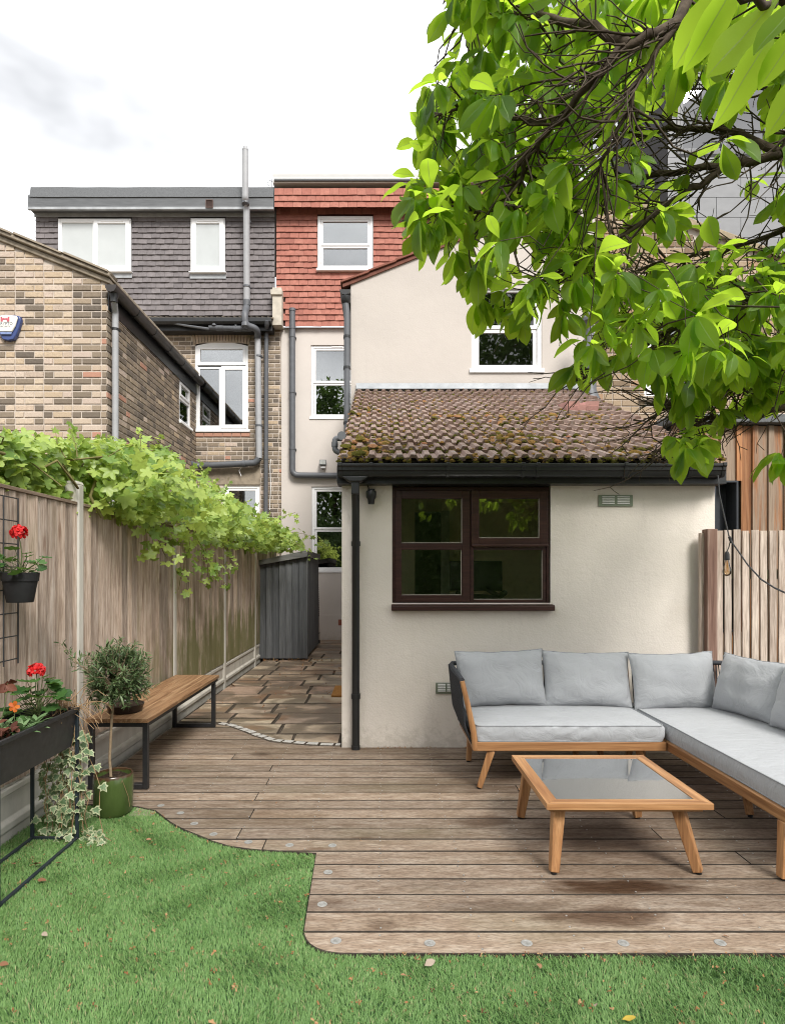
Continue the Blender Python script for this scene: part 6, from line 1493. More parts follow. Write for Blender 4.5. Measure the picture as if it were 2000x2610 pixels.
m = MB(); m.beam((xd2 - .02, yn + .018, zr0), (xd2 + .09, yn + .03, zt_ + .01), (.018, .018), (.015, .015)); m.build('back_post', M_teakz, sR, bevel=.008)
m = MB(); m.box(xc + .0, yn - .001, zr1 + .0005, xc + .03, yn + .034, zr1 + .10); m.build('end_stop', M_teakz, sR, bevel=.006)
leg_splay(sR, (xc + .022, 3.0, zr0 + .002), (xc - .004, 2.985, 0), .03, .024); leg_splay(sR, (xd2 - .06, 3.0, zr0 + .002), (xd2 - .02, 2.985, 0)); leg_splay(sR, (xc + .05, 4.85, zr0 + .002), (xc - .02, 4.86, 0)); leg_splay(sR, (xd2 - .05, 4.85, zr0 + .002), (xd2 + .0, 4.90, 0)); leg_splay(sR, (xc + .33, 3.9, zr0 + .002), (xc + .30, 3.76, 0))
adopt(sR)
# ---- cushions
def cushion_box(name, x0, x1, y0, y1, z0, z1, label, wr=(), seed=0, crown=.018):
    o = thing(name, label, 'cushion', ((x0 + x1) / 2, (y0 + y1) / 2, z0), 'grey seat cushions'); w_, d_, h_ = x1 - x0, y1 - y0, z1 - z0; rc = .045
    n = 72; per = []                      # rounded outline
    for cx, cy, a0 in ((w_ / 2 - rc, d_ / 2 - rc, 0), (-w_ / 2 + rc, d_ / 2 - rc, 90), (-w_ / 2 + rc, -d_ / 2 + rc, 180), (w_ / 2 - rc, -d_ / 2 + rc, 270)):
        for k in range(7): a = RAD(a0 + 15 * k); per.append((cx + rc * math.cos(a), cy + rc * math.sin(a)))
    P = []
    for i in range(len(per)):
        a, b = Vector(per[i]), Vector(per[(i + 1) % len(per)]); k = max(1, int((b - a).length / .028))
        for s_ in range(k): P.append(a.lerp(b, s_ / k))
    n = len(P); levels = [(0.0, 0), (.12, .004), (.35, .012), (.6, .014), (.85, .006), (1, 0)]
    m = MB(); vs = []; 
    for hz, ob in levels:
        for p in P:
            q = p.normalized(); wob = 0
            if 0 < hz < 1:
                s_ = p.x * (1 if abs(abs(p.y) - d_ / 2) < .05 else 0) + p.y * (1 if abs(abs(p.x) - w_ / 2) < .05 else 0)
                wob = .017 * mnoise.noise((s_ * 15 + hz * 6, hz * 1.2 + seed, seed)) + .010 * mnoise.noise((s_ * 34 - hz * 9, hz + seed, 3)) if wr else .002 * mnoise.noise((s_ * 10, hz, seed))
            vs.append((p.x + q.x * (ob + wob), p.y + q.y * (ob + wob), hz * h_ + .003 * mnoise.noise((p.x * 3, p.y * 3, hz * 2 + seed))))
    fs = [(l * n + i, l * n + (i + 1) % n, (l + 1) * n + (i + 1) % n, (l + 1) * n + i) for l in range(len(levels) - 1) for i in range(n)]
    last = (len(levels) - 1) * n; K = 9
    for k in range(1, K):
        f_ = 1 - k / K
        for p in P:
            q = p * f_; ux, uy = 2 * q.x / w_, 2 * q.y / d_
            z = h_ + crown * (1 - abs(ux) ** 4) * (1 - abs(uy) ** 4) + .0035 * mnoise.noise((q.x * 5, q.y * 9, seed)) * (1 - max(abs(ux), abs(uy)) ** 4); vs.append((q.x, q.y, z))
    c_ = len(vs); vs.append((0, 0, h_ + crown))
    for k in range(K - 1):
        b0, b1 = last + k * n, last + (k + 1) * n; fs += [(b0 + i, b0 + (i + 1) % n, b1 + (i + 1) % n, b1 + i) for i in range(n)]
    b0 = last + (K - 1) * n; fs += [(b0 + i, b0 + (i + 1) % n, c_) for i in range(n)]; fs.append(tuple(range(n - 1, -1, -1)))
    m.add(vs, fs); m.build('cover', M_fab, o, smooth=50)
    m = MB(); m.tube([(v[0], v[1], v[2] + .001) for v in vs[last:last + n]], .0042, 6, closed=True); m.tube([(v[0], v[1], v[2] + .003) for v in vs[:n]], .0042, 6, closed=True); m.build('piping', M_pip, o, smooth=True); return o
cushion_box('seat_cushion', .652, 1.945, 4.205, 4.955, .340, .447, 'grey seat cushion with wrinkled front on the left sofa section', (1,), 2)
cushion_box('seat_cushion', 1.985, 2.79, 2.945, 4.955, .340, .447, 'long grey seat cushion on the right sofa section', (), 5)
def pillow(loc, w_, h_, t_, rot, label, seed, sag=0):
    o = thing('back_cushion', label, 'cushion', loc, 'grey back cushions', rot); nu, nv = 34, 26; m = MB(); vs = []; fs = []; edge = []
    def pt(u, v, side):
        bow = 1 - .055 * (1 - v * v) ; boh = 1 - .075 * (1 - u * u)
        x = u * w_ / 2 * bow; z = v * h_ / 2 * boh
        k = max(0, 1 - abs(u) ** 2.6) ** .55 * max(0, 1 - abs(v) ** 2.6) ** .55; y = side * t_ / 2 * k * (1.12 - .12 * v)
        ed = min(1 - abs(u), 1 - abs(v)); cr = (abs(u) * abs(v)) ** 2
        wrk = .017 * mnoise.noise((u * 2.2 + seed, v * 2.2, seed)) * k + .015 * math.exp(-ed * 6) * mnoise.noise((u * 9 + seed, v * 11, side * 3)) * (1 if ed > .01 else .25) + .008 * cr * mnoise.noise((u * 14, v * 14, seed))
        cre = .010 * math.exp(-((u - .25 - .4 * v + .2 * math.sin(seed)) / .05) ** 2) * (1 - abs(v)) * (1 if seed % 2 else .3) + .007 * math.exp(-((u + .1 * v - .1) / .03) ** 2) * max(0, v + .5)
        return (x, y + side * (wrk - cre), z + .006 * mnoise.noise((u * 3, seed, side)) * abs(v) - sag * (1 - u * u) * (v > 0) * v)
    for side in (-1, 1):
        b = len(vs)
        for j in range(nv + 1):
            for i in range(nu + 1):
                u = math.sin((i / nu * 2 - 1) * math.pi / 2 * .98) / math.sin(math.pi / 2 * .98); v = math.sin((j / nv * 2 - 1) * math.pi / 2 * .98) / math.sin(math.pi / 2 * .98); p = pt(u, v, side)
                if i in (0, nu) or j in (0, nv): p = (p[0], 0.0 + .004 * mnoise.noise((u * 5, v * 5, seed)), p[2])
                vs.append(p)
        for j in range(nv):
            for i in range(nu):
                q = (b + j * (nu + 1) + i, b + j * (nu + 1) + i + 1, b + (j + 1) * (nu + 1) + i + 1, b + (j + 1) * (nu + 1) + i); fs.append(q if side < 0 else q[::-1])
    m.add(vs, fs); m.build('cover', M_fab, o, smooth=80)
    ring = [vs[i] for i in range(nu + 1)] + [vs[j * (nu + 1) + nu] for j in range(1, nv + 1)] + [vs[nv * (nu + 1) + i] for i in range(nu - 1, -1, -1)] + [vs[j * (nu + 1)] for j in range(nv - 1, 0, -1)]
    m = MB(); m.tube(ring, .0045, 6, closed=True); m.build('piping', M_pip, o, smooth=True); return o
pz = .66; tl = RAD(-15)
pillow((.945, 4.845, pz + .01), .70, .44, .17, (tl, RAD(-1.5), RAD(1)), 'grey back cushion leaning in the left arm corner of the sofa', 1)
pillow((1.625, 4.85, pz), .69, .44, .17, (tl, RAD(1), RAD(-1)), 'grey back cushion second from the rope arm, creased across its front', 3)
pillow((2.295, 4.81, pz - .01), .68, .45, .19, (RAD(-13), RAD(-1), RAD(3)), 'grey back cushion at the inner corner of the sofa', 4)
pillow((2.665, 4.42, pz + .01), .66, .44, .19, (RAD(-15), 0, RAD(-80)), 'grey back cushion facing left, first on the right section', 6)
pillow((2.70, 3.80, pz + .01), .68, .44, .19, (RAD(-15), RAD(2), RAD(-86)), 'grey back cushion facing left, cut off by the picture edge', 8)
# ================================================================== coffee table
tb = thing('coffee_table', 'low square teak coffee table with dark glass top', 'table', (1.22, 3.4, 0))
tx0, tx1, ty0, ty1, tz = .812, 1.628, 3.0, 3.815, .364; bw = .065
m = MB()
for poly in ([(tx0, ty0), (tx1, ty0), (tx1 - bw, ty0 + bw), (tx0 + bw, ty0 + bw)], [(tx0, ty1), (tx1, ty1), (tx1 - bw, ty1 - bw), (tx0 + bw, ty1 - bw)]): slab(m, poly, tz - .030, tz, .0012, .002)
m.build('top_frame', M_teak, tb)
m = MB()
for poly in ([(tx0, ty0), (tx0, ty1), (tx0 + bw, ty1 - bw), (tx0 + bw, ty0 + bw)], [(tx1, ty0), (tx1, ty1), (tx1 - bw, ty1 - bw), (tx1 - bw, ty0 + bw)]): slab(m, poly, tz - .030, tz, .0012, .002)
m.build('top_frame', M_teaky, tb)
t = NT('dark_table_glass'); v = t.vec((1, 1, 1)); M_tg = t.done(t.bsdf(t.ramp(t.noise(v, 160, 3), [(.35, (.10, .105, .11)), (.65, (.15, .155, .16))]), t.ramp(t.noise(v, 3, 2), [(.3, (.03,) * 3), (.7, (.05,) * 3)]), t.bump(t.noise(v, 75, 3, .6), .014, .002), 1.0, 0, 0, 1.0))
m = MB(); m.box(tx0 + bw + .001, ty0 + bw + .001, tz - .012, tx1 - bw - .001, ty1 - bw - .001, tz - .003); m.build('glass_top', M_tg, tb)
m = MB(); m.box(tx0 + .02, ty0 + .035, tz - .052, tx1 - .035, ty0 + .06, tz - .031); m.box(tx0 + .02, ty1 - .06, tz - .052, tx1 - .035, ty1 - .035, tz - .031); m.build('apron', M_teak, tb, bevel=.003)
m = MB(); m.box(tx0 + .02, ty0 + .0605, tz - .052, tx0 + .05, ty1 - .0605, tz - .031); m.box(tx1 - .065, ty0 + .0605, tz - .052, tx1 - .035, ty1 - .0605, tz - .031); m.box(tx0 + .05, ty0 + .0605, tz - .0315, tx1 - .065, ty1 - .0605, tz - .0305); m.build('apron', M_teaky, tb)
for (a, b, c, d) in ((.895, 3.10, .858, 3.046), (1.500, 3.10, 1.577, 3.046), (.895, 3.72, .850, 3.745), (1.525, 3.72, 1.566, 3.745)): leg_splay(tb, (a, b, tz - .053), (c, d, 0), .030, .022)
adopt(tb)
# ================================================================== planter trough, pots and plants at the left
M_zinc = plain('black_painted_metal', (.020, .021, .023), .45, .25, 20, .5); M_teal = plain('blue_black_steel', (.018, .026, .032), .45, .2, 20)
pt_ = thing('planter_trough', 'black metal planter trough on tall thin legs by the left fence', 'planter', (-1.84, 3.1, -.02))
px0, px1, py0, py1 = -1.965, -1.712, 2.745, 3.465; pz0, pz1 = .525, .738; ti = .03
m = MB(); T = [(px0, py0), (px1, py0), (px1, py1), (px0, py1)]; B = [(px0 + ti, py0 + ti), (px1 - ti * .6, py0 + ti), (px1 - ti * .6, py1 - ti), (px0 + ti, py1 - ti)]; tw = .006
vs = [(*p, pz0) for p in B] + [(*p, pz1 - .02) for p in T] + [(px0 + tw, py0 + tw, pz1 - .04), (px1 - tw, py0 + tw, pz1 - .04), (px1 - tw, py1 - tw, pz1 - .04), (px0 + tw, py1 - tw, pz1 - .04)]
m.add(vs, [(3, 2, 1, 0)] + [(i, (i + 1) % 4, 4 + (i + 1) % 4, 4 + i) for i in range(4)] + [(4 + i, 4 + (i + 1) % 4, 8 + (i + 1) % 4, 8 + i) for i in range(4)]); m.build('trough', M_zinc, pt_)
m = MB(); e = .012
m.box(px0 - e, py0 - e, pz1 - .022, px1 + e, py0 + .004, pz1); m.box(px0 - e, py1 - .004, pz1 - .022, px1 + e, py1 + e, pz1); m.box(px0 - e, py0 + .0045, pz1 - .022, px0 + .004, py1 - .0045, pz1); m.box(px1 - .004, py0 + .0045, pz1 - .022, px1 + e, py1 - .0045, pz1); m.build('rim', M_zinc, pt_, bevel=.002)
lw = .0085
for (x, y) in ((px0, py0), (px1, py0), (px1, py1), (px0, py1)): m = MB(); m.box(x - lw, y - lw, -.012, x + lw, y + lw, pz1 - .024); m.build('leg', M_teal, pt_, bevel=.002)
m = MB(); z0 = -.012; z1 = z0 + .017
m.box(px0 + lw, py0 - lw, z0, px1 - lw, py0 + lw, z1); m.box(px0 + lw, py1 - lw, z0, px1 - lw, py1 + lw, z1); m.box(px0 - lw, py0 + lw, z0, px0 + lw, py1 - lw, z1); m.box(px1 - lw, py0 + lw, z0, px1 + lw, py1 - lw, z1); m.build('floor_frame', M_teal, pt_)
m = MB(); nx_, ny_ = 8, 20; vs = [(px0 + .008 + (px1 - px0 - .016) * i / nx_, py0 + .008 + (py1 - py0 - .016) * j / ny_, pz1 - .045 + R.uniform(-.012, .02)) for j in range(ny_ + 1) for i in range(nx_ + 1)]
m.add(vs, [(j * (nx_ + 1) + i, j * (nx_ + 1) + i + 1, (j + 1) * (nx_ + 1) + i + 1, (j + 1) * (nx_ + 1) + i) for j in range(ny_) for i in range(nx_)]); m.build('soil', M_soil, pt_); adopt(pt_)
M_ger = leafmat('geranium_leaf', (.030, .085, .022), (.085, .19, .045), (.16, .30, .05), .5, .3); M_red = leafmat('red_petal', (.55, .010, .014), (.80, .035, .035), (.8, .03, .03), .5, .3); M_gst = plain('green_stem', (.09, .12, .04), .7, .2)
gv = [lobed_leaf(M_ger, 'leaf', 1.0, 7, .16, (k + .5) / 6, R.uniform(.1, .6), .05) for k in range(6)]
pvv = [bend_leaf(M_red, 'petal', 1.0, .42, lambda t_: (t_ ** .6) * (1.12 - t_ ** 5) if t_ < 1 else .45, .15, R.uniform(-.3, .5), (k + .5) / 5, 4, R.uniform(-.3, .3), .1) for k in range(5)]
def flower_head(par, c, r, n, stem_from=None):
    it = []
    for i in range(n):
        a = R.random() * 6.283; e = math.acos(R.uniform(-.35, 1)); d = Vector((math.sin(e) * math.cos(a), math.sin(e) * math.sin(a), math.cos(e))); fc = Vector(c) + d * r * .62
        for k in range(5):
            u = d.orthogonal().normalized(); v = d.cross(u); b = 2 * math.pi * k / 5 + a; pd = u * math.cos(b) + v * math.sin(b) + d * .35; it.append((orient(fc, pd, d, r * R.uniform(.38, .52)), R.randrange(5)))
    pieces('petal', it, pvv, par, 120, True)
def stem(par_mb, a, b, r=.003, bow=.02):
    a, b = Vector(a), Vector(b); mid = a.lerp(b, .5) + Vector((R.uniform(-bow, bow), R.uniform(-bow, bow), 0)); par_mb.tube([a, a.lerp(mid, .6), mid, mid.lerp(b, .5), b], [r * 1.2, r * 1.1, r, r * .9, r * .8], 6)
def geranium(name, label, root, heads, n_leaf, spread, hgt, seed, lsz=(.05, .085)):
    g_ = thing(name, label, 'flower', root, 'red geraniums'); st_ = MB(); it = []; rt = Vector(root)
    for hd, r, n in heads: stem(st_, (0, 0, 0), Vector(hd) - rt, .0028)
    for i in range(n_leaf):
        a = R.random() * 6.283; rr = spread * R.random() ** .55; h = hgt * R.uniform(.1, 1) * (1.1 - .4 * rr / spread); p = Vector((rr * math.cos(a), rr * math.sin(a), h)); stem(st_, (R.uniform(-.015, .015), R.uniform(-.015, .015), R.uniform(0, h * .5)), p, .0018)
        it.append((orient(p + rt, (math.cos(a), math.sin(a), R.uniform(-.5, .1)), Vector((R.gauss(0, .35), R.gauss(-.25, .35), 1)), R.uniform(*lsz)), R.randrange(6)))
    st_.build('stems', M_gst, g_, smooth=80, loc=rt); pieces('leaf', it, gv, g_, 60, True)
    for hd, r, n in heads: flower_head(g_, hd, r, n)
    adopt(g_); return g_
geranium('geranium', 'red geranium in the black trough planter', (-1.83, 3.28, .70), [(P3(92, 1711, 3.28), .052, 24)], 46, .15, .24, 3, (.055, .095))
M_lamb = leafmat('silver_leaf', (.12, .22, .085), (.24, .36, .18), (.25, .38, .16), .8, .25)
lv = [bend_leaf(M_lamb, 'leaf', 1.0, .17, pfl, .25, R.uniform(.0, .5), (k + .5) / 5, 6) for k in range(5)]
lb = thing('rosette_plant', 'silvery green rosette plants with long soft leaves at the front of the trough', 'plant', (-1.77, 3.05, .70)); it = []
for c in ((-1.77, 3.02), (-1.76, 3.13), (-1.84, 2.98)):
    for i in range(16): a = i * 2.4; it.append((orient((c[0], c[1], .70 + .002 * i), (math.cos(a), math.sin(a), .35 + .05 * i), (0, 0, 1), R.uniform(.06, .10)), R.randrange(5)))
pieces('leaf', it, lv, lb, 60, True); adopt(lb)
M_org = leafmat('orange_petal', (.55, .10, .02), (.70, .20, .03), (.6, .15, .03), .5, .3); M_pur = leafmat('purple_leaf', (.07, .022, .018), (.17, .06, .035), (.2, .06, .03), .6, .2)
pn = thing('pansy', 'small orange pansy among dark purple leaves in the trough', 'flower', (-1.78, 2.97, .71)); ov = [bend_leaf(M_org, 'petal', 1, .45, lambda t_: t_ ** .6 * (1.1 - t_ ** 6) if t_ < 1 else .4, .1, .2, .3 + .2 * k, 4) for k in range(3)]; uv_ = [bend_leaf(M_pur, 'leaf', 1, .36, pfl, .3, .3, .2 + .3 * k, 5) for k in range(3)]
st_ = MB(); fc = P3(37, 1801, 2.98); stem(st_, (0, 0, 0), fc - Vector(pn.location), .0016); stem(st_, (-.1, .05, 0), P3(20, 1742, 3.1) - Vector(pn.location), .002); st_.build('stems', M_gst, pn, smooth=80, loc=pn.location)
pieces('petal', [(orient(fc, (math.cos(a), -.3, math.sin(a)), (.3, -1, .4), .028), R.randrange(3)) for a in (0, 1.25, 2.5, 3.8, 5.0)], ov, pn, 60, True)
it = [(orient(P3(20, 1742, 3.1) + rvec(.012), rvec(1), (.2, -1, .5), .055), R.randrange(3)) for i in range(5)] + [(orient((-1.80 + R.uniform(-.08, .06), 2.86 + R.uniform(-.1, .12), .71 + R.uniform(0, .07)), rvec(1) + Vector((0, 0, .3)), (0, -.4, 1), R.uniform(.03, .055)), R.randrange(3)) for i in range(34)]
pieces('leaf', it, uv_, pn, 60, True); adopt(pn)
# variegated ivy trailing from the end of the trough
iv = thing('ivy', 'variegated trailing ivy hanging from the far end of the trough onto the turf', 'ivy', (-1.75, 3.48, .70))
def ivy_leaf(tint):
    out_l = [(0, 0), (.22, -.10), (.50, .02), (.34, .24), (.44, .52), (.20, .56), (0, 1.0), (-.20, .56), (-.44, .52), (-.34, .24), (-.50, .02), (-.22, -.10)]
    m = MB(); dz = lambda p: -.10 * abs(p[0]) - .12 * p[1] ** 2 + .03 * R.uniform(-1, 1); c = (0, .32, .03); n = len(out_l)
    o3 = [(p[0], p[1], dz(p)) for p in out_l]; i3 = [(c[0] + (p[0] - c[0]) * .68, c[1] + (p[1] - c[1]) * .68, dz(p) * .5 + .015) for p in out_l]
    m.add(o3 + i3 + [c], [(i, (i + 1) % n, n + (i + 1) % n, n + i) for i in range(n)], tint, 0); m.add(o3[:0] + i3 + [c], [(i, (i + 1) % n, n) for i in range(n)], tint, 1); return m.mesh('leaf', [M_ivc, M_ivg])
M_ivc = leafmat('ivy_cream_edge', (.34, .38, .21), (.50, .52, .35), (.4, .42, .2), .55, .25); M_ivg = leafmat('ivy_green', (.07, .13, .055), (.20, .29, .15), (.2, .3, .1), .5, .25); M_ivs = plain('ivy_stem', (.30, .19, .10), .8, .3, 40)
ivv = [ivy_leaf((k + .5) / 8) for k in range(8)]; it = []; st_ = MB(); o0 = Vector(iv.location)
for i in range(17):
    a = Vector((-1.77 + R.uniform(-.07, .05), 3.47 + R.uniform(-.03, .04), .735)); tx, ty = R.uniform(-.09, .05), R.uniform(-.03, .05); ln = R.uniform(.45, .82); pts = [a, a + Vector((tx * .25, ty * .3 + .02, R.uniform(.03, .10)))]
    if i > 13: tx = .10 + .03 * (i - 13); ty = -.02; ln = .80
    for k in range(1, 10): f_ = k / 9; pts.append(a + Vector((tx * min(1, .4 + f_), ty * min(1, .5 + f_) + .02 * math.sin(f_ * 6 + i), -ln * f_)) + rvec(.010)); pts[-1].z = max(pts[-1].z, .02)
    if i > 13: pts += [pts[-1] + Vector((.03 * k, -.025 * k, 0)) for k in range(1, 4)]
    st_.tube([p - o0 for p in pts], [.0032] + [.0022] * (len(pts) - 1), 5)
    for k in range(3, len(pts)):
        for q in range(R.choice([1, 1, 2])):
            side = R.choice([-1, 1]); p = pts[k] + rvec(.018); it.append((orient(p, (side * R.uniform(.1, .8) + .2, R.uniform(-.6, .2), -R.uniform(.2, .9)), Vector((.45, -.75, .55)) + rvec(.3), R.uniform(.034, .062)), R.randrange(8)))
for i in range(34):      # dry brown runners at the lip of the trough
    a = Vector((-1.75 + R.uniform(-.06, .1), 3.44 + R.uniform(-.05, .08), .74)); pts = [a]; d = Vector((R.gauss(.3, .5), R.gauss(.2, .5), R.uniform(.1, .9)))
    for k in range(6): d = d + Vector((0, 0, -.35)) + rvec(.2); pts.append(pts[-1] + d.normalized() * .035)
    st_.tube([p - o0 for p in pts], .0018, 4)
st_.build('stems', M_ivs, iv, smooth=80, kind='stuff', loc=o0); pieces('leaf', it, ivv, iv, 220, True); adopt(iv)
# hanging pot on the wire trellis
tr = thing('wire_trellis', 'black wire grid trellis hung on the first fence panel', 'trellis', (FX + .05, 3.25, 1.5)); m = MB(); xt = FX + .055
yt = [PX(0, 1) and F * -xt / (970 - p) for p in (47,)][0]
Y1 = F * -xt / (970 - 46); ys_ = [Y1 - .135 * k for k in range(4)]; zt1_ = H + (1465 - 1271) / F * Y1
for y in ys_: m.tube([(xt, y, zt1_ + .002), (xt, y, .98)], .0042, 6)
for k in range(8): z = zt1_ - .13 * k; m.tube([(xt - .004, ys_[0] + .01, z), (xt - .004, ys_[-1] - .01, z)], .0035, 6)
m.build('grid', M_zinc, tr, smooth=True); adopt(tr)
hp = thing('hanging_pot', 'black plastic pot hanging on the trellis on the left fence', 'pot', (-1.955, 3.33, 1.335)); M_pot = plain('matt_black_pot', (.016, .016, .017), .65, .15, 20, .35)
m = MB(); m.lathe((0, 0, 0), [(0, 0), (.064, 0), (.066, .004), (.085, .115), (.090, .115), (.095, .160), (.091, .162), (.086, .135), (0, .135)], 32); m.build('pot', M_pot, hp, smooth=30)
m = MB(); m.lathe((0, 0, 0), [(.0, .1405), (.05, .142), (.085, .139)], 20); m.build('soil', M_soil, hp); m = MB(); m.tube([(-.09, 0, .15), (-.115, 0, .175), (-.125, 0, .14)], .004, 6); m.build('hook', M_zinc, hp)
geranium('geranium', 'red geranium growing in the black pot hung on the fence', (-1.955, 3.33, 1.475), [(P3(48, 1358, 3.32), .052, 26)], 24, .125, .16, 4, (.055, .09)); 
# topiary standard in the green glazed pot
gp_ = thing('glazed_pot', 'round green glazed pot at the corner of turf and deck', 'pot', (-1.675, 3.85, -.015)); t = NT('green_glaze'); v = t.vec((1, 1, .35)); c = t.ramp(t.noise(v, 9, 5, .6), [(.3, (.040, .065, .016)), (.6, (.066, .100, .028)), (.8, (.10, .135, .05))])
gm = t.n('ShaderNodeTexCoord'); sx = t.n('ShaderNodeSeparateXYZ'); t.l(gm.outputs['Object'], sx.inputs[0]); rimk = t.step(t.math('ADD', sx.outputs[2], t.math('MULTIPLY', t.noise(t.vec((40, 40, 3)), 1, 3), .04)), .256, .272); c = t.mix(rimk, c, (.065, .035, .018)); M_glz = t.done(t.bsdf(c, .22, t.bump(t.noise(v, 30, 3), .15, .004), .5))
m = MB(); m.lathe((0, 0, 0), [(0, 0), (.092, 0), (.104, .008), (.112, .03), (.1165, .10), (.118, .20), (.1165, .252), (.112, .258), (.106, .255), (.104, .21), (0, .21)], 40); m.build('pot', M_glz, gp_, smooth=40)
m = MB(); vs = [(0, 0, .232)]; 
for r_ in (.04, .075, .1045): vs += [(r_ * math.cos(6.283 * k / 20), r_ * math.sin(6.283 * k / 20), .226 + R.uniform(-.006, .012)) for k in range(20)]
m.add(vs, [(0, 1 + k, 1 + (k + 1) % 20) for k in range(20)] + [(1 + b * 20 + k, 21 + b * 20 + k, 21 + b * 20 + (k + 1) % 20, 1 + b * 20 + (k + 1) % 20) for b in range(2) for k in range(20)]); m.build('soil', M_soil, gp_)
m = MB(); m.tube([(.085, -.088, .22), (.09, -.085, .24), (.10, -.075, .20), (.115, -.055, .13), (.119, -.04, .06)], .0012, 4); m.build('twine', M_ivs, gp_)
sq = MB(); sq.box(.02, -.02, .0, .17, .13, .012); 
ps = tag(sq.build('paving_offcut', M_stone, loc=(-1.58, 3.83, -.02), bevel=.004), 'grey slab corner under the green glazed pot', 'slab')
ol = thing('topiary_standard', 'small clipped evergreen on a bare stem with a round crown of narrow leaves', 'plant', (-1.695, 3.86, .21)); O = Vector(ol.location)
M_oll = leafmat('narrow_evergreen_leaf', (.05, .085, .035), (.17, .235, .11), (.2, .3, .1), .36, .22); M_trk = plain('pale_brown_stem', (.27, .20, .13), .85, .2, 40, .2, .4)
cc = Vector((P3(300, 1722, 3.86).x, 3.86, P3(300, 1722, 3.86).z)) - O; m = MB(); tp = [(0, 0, 0), (-.008, 0, .12), (-.002, 0, .24), (.004, 0, .36), (.012, 0, .46), (cc.x, 0, cc.z + .02)]; m.tube(tp, [.0095, .0085, .008, .008, .0085, .005], 10); m.build('trunk', M_trk, ol, smooth=True, loc=O)
tw_ = MB(); olv = [bend_leaf(M_oll, 'leaf', 1.0, .105, pfl, .25, R.uniform(-.2, .35), (k + .5) / 10, 4) for k in range(10)]; lf = []
for i in range(185):
    a = R.random() * 6.283; e = math.acos(R.uniform(-.85, 1)); d = Vector((math.sin(e) * math.cos(a), math.sin(e) * math.sin(a), math.cos(e))); rr = .215 * R.uniform(.62, 1.08) * (1 + .14 * mnoise.noise(tuple(d * 2.3))); tip = cc + Vector((d.x * rr * 1.05, d.y * rr, d.z * rr)); base = cc + d * .03 + Vector((0, 0, -.08 if d.z < .4 else 0))
    if i < 4: tip = cc + Vector((-.26 - .03 * i, -.03, .06 + .05 * i))
    b1 = base.lerp(tip, .55) + rvec(.012); tw_.tube([base, b1, tip], [.003, .002, .0014], 4); td = (tip - b1).normalized()
    for k in range(R.randint(15, 22)):
        t_ = R.uniform(.35, 1.0); p = base.lerp(tip, t_) + rvec(.006); u = td.orthogonal().normalized(); v = td.cross(u); b = k * 2.4; ld = td * R.uniform(.35, 1.0) + (u * math.cos(b) + v * math.sin(b)) * .75; lf.append((orient(p, ld, Vector((0, -.2, 1)) + rvec(.3), R.uniform(.032, .058)), R.randrange(10)))
pieces('leaf', [(Matrix.Translation(O) @ M_, k) for M_, k in lf], olv, ol, 300, True); tw_.build('twigs', M_trk, ol, smooth=80, kind='stuff', loc=O); adopt(ol)
dk = thing('plant_bowl', 'dark brown low pot standing on the near end of the bench', 'pot', (-1.85, 4.45, bz)); m = MB(); m.lathe((0, 0, 0), [(0, 0), (.10, 0), (.115, .008), (.128, .048), (.132, .058), (.126, .060), (.12, .050), (0, .050)], 32); m.build('bowl', plain('dark_brown_glaze', (.016, .011, .009), .3), dk, smooth=35)
m = MB(); m.lathe((0, 0, 0), [(.0, .056), (.08, .057), (.118, .052)], 20); m.build('soil', M_soil, dk)
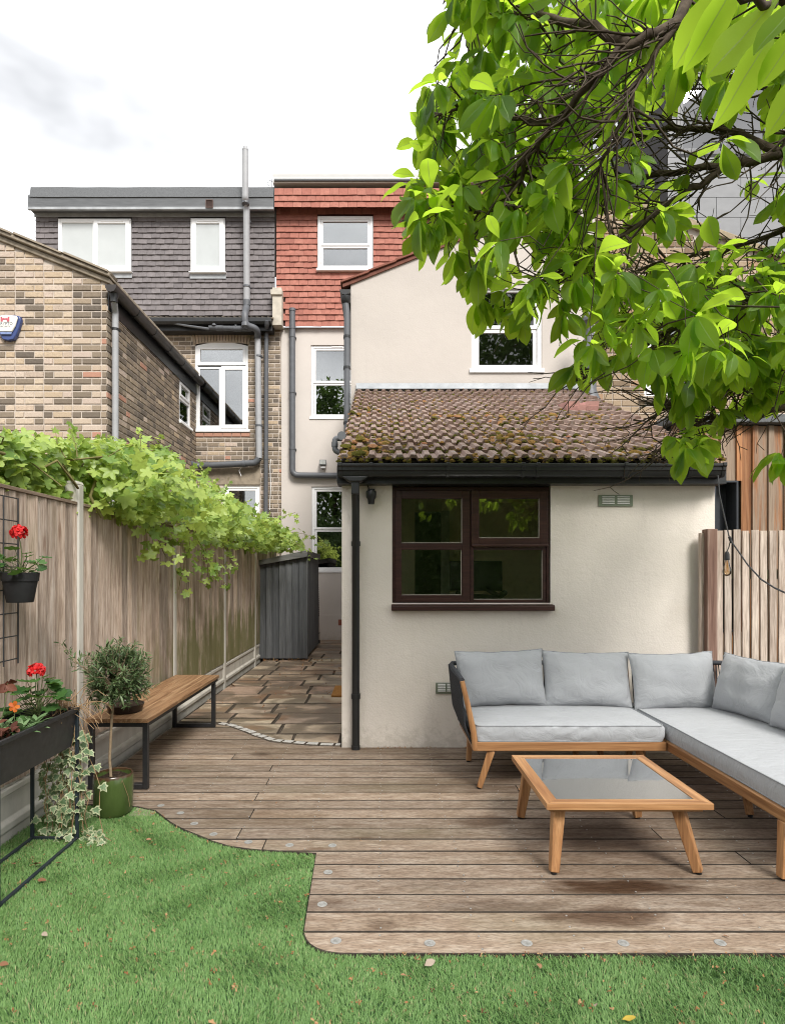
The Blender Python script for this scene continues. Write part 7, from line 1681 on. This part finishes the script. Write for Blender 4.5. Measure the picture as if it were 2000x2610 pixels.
# ================================================================== trees behind the photographer, seen only as reflections in the panes
M_btr = leafmat('garden_tree_leaf', (.045, .085, .022), (.10, .16, .04), (.16, .28, .05), .5, .35); bvv = [bend_leaf(M_btr, 'leaf', 1, .3, pfl, .2, .3, (k + .5) / 4, 3) for k in range(4)]
for (x, y, h, r, lab) in ((-3.4, -17, 15.5, 2.5, 'tall slender garden tree standing behind the photographer, mirrored in the first-floor window'), (7.2, -17, 18.5, 3.4, 'broad garden tree standing behind the photographer, mirrored in the upper wing window')):
    tt_ = thing('garden_tree', lab, 'tree', (x, y, -.07)); m = MB(); m.tube([(0, 0, 0), (.1, .05, h * .3), (0, .1, h * .6), (.1, 0, h * .9)], [.18, .14, .09, .03], 8)
    for i in range(9): a = i * 2.4; z = h * (.3 + .06 * i); m.tube([(0, .05, z), (math.cos(a) * r * .4, math.sin(a) * r * .4, z + .5), (math.cos(a) * r * .75, math.sin(a) * r * .75, z + .7)], [.06, .04, .015], 6)
    m.build('trunk', M_bark, tt_, smooth=80); it = []
    while len(it) < 5200:
        d = Vector((R.uniform(-1, 1), R.uniform(-1, 1), R.uniform(-1, 1)))
        if d.length > 1 or d.length < .35: continue
        p = Vector((x + d.x * r, y + d.y * r, h * .62 + d.z * h * .42))
        if mnoise.noise(tuple(p * .8)) < -.12: continue
        it.append((orient(p, rvec(1), rvec(.6) + Vector((0, 0, 1)), R.uniform(.26, .46)), R.randrange(4)))
    pieces('crown', it, bvv, tt_, 0, True)
    for c in tt_.children:
        if c.name.startswith('crown') and 'kind' in c: del c['kind']
    for c in tt_.children:
        if c.name.startswith('crown'): c.location = Vector(c.location) - Vector(tt_.location)
m = MB(); m.box(-9, -14.6, -.07, 9, -14.0, 5.0, .1)
for i in range(6200):
    M_ = orient((R.uniform(-9, 9), -13.85 + R.uniform(-.2, .25), R.uniform(0, 5.5)), rvec(1), rvec(.6) + Vector((0, .8, .8)), R.uniform(.12, .26)); m.add([M_ @ Vector(p) for p in ((-.3, 0, 0), (.3, .1, 0), (.2, 1, .1), (-.25, .8, 0))], [(0, 1, 2, 3)], R.random())
o = m.build('hedge', M_btr, kind='stuff', label='dense green hedge across the garden behind the photographer', fixn=False)
clean_ok()
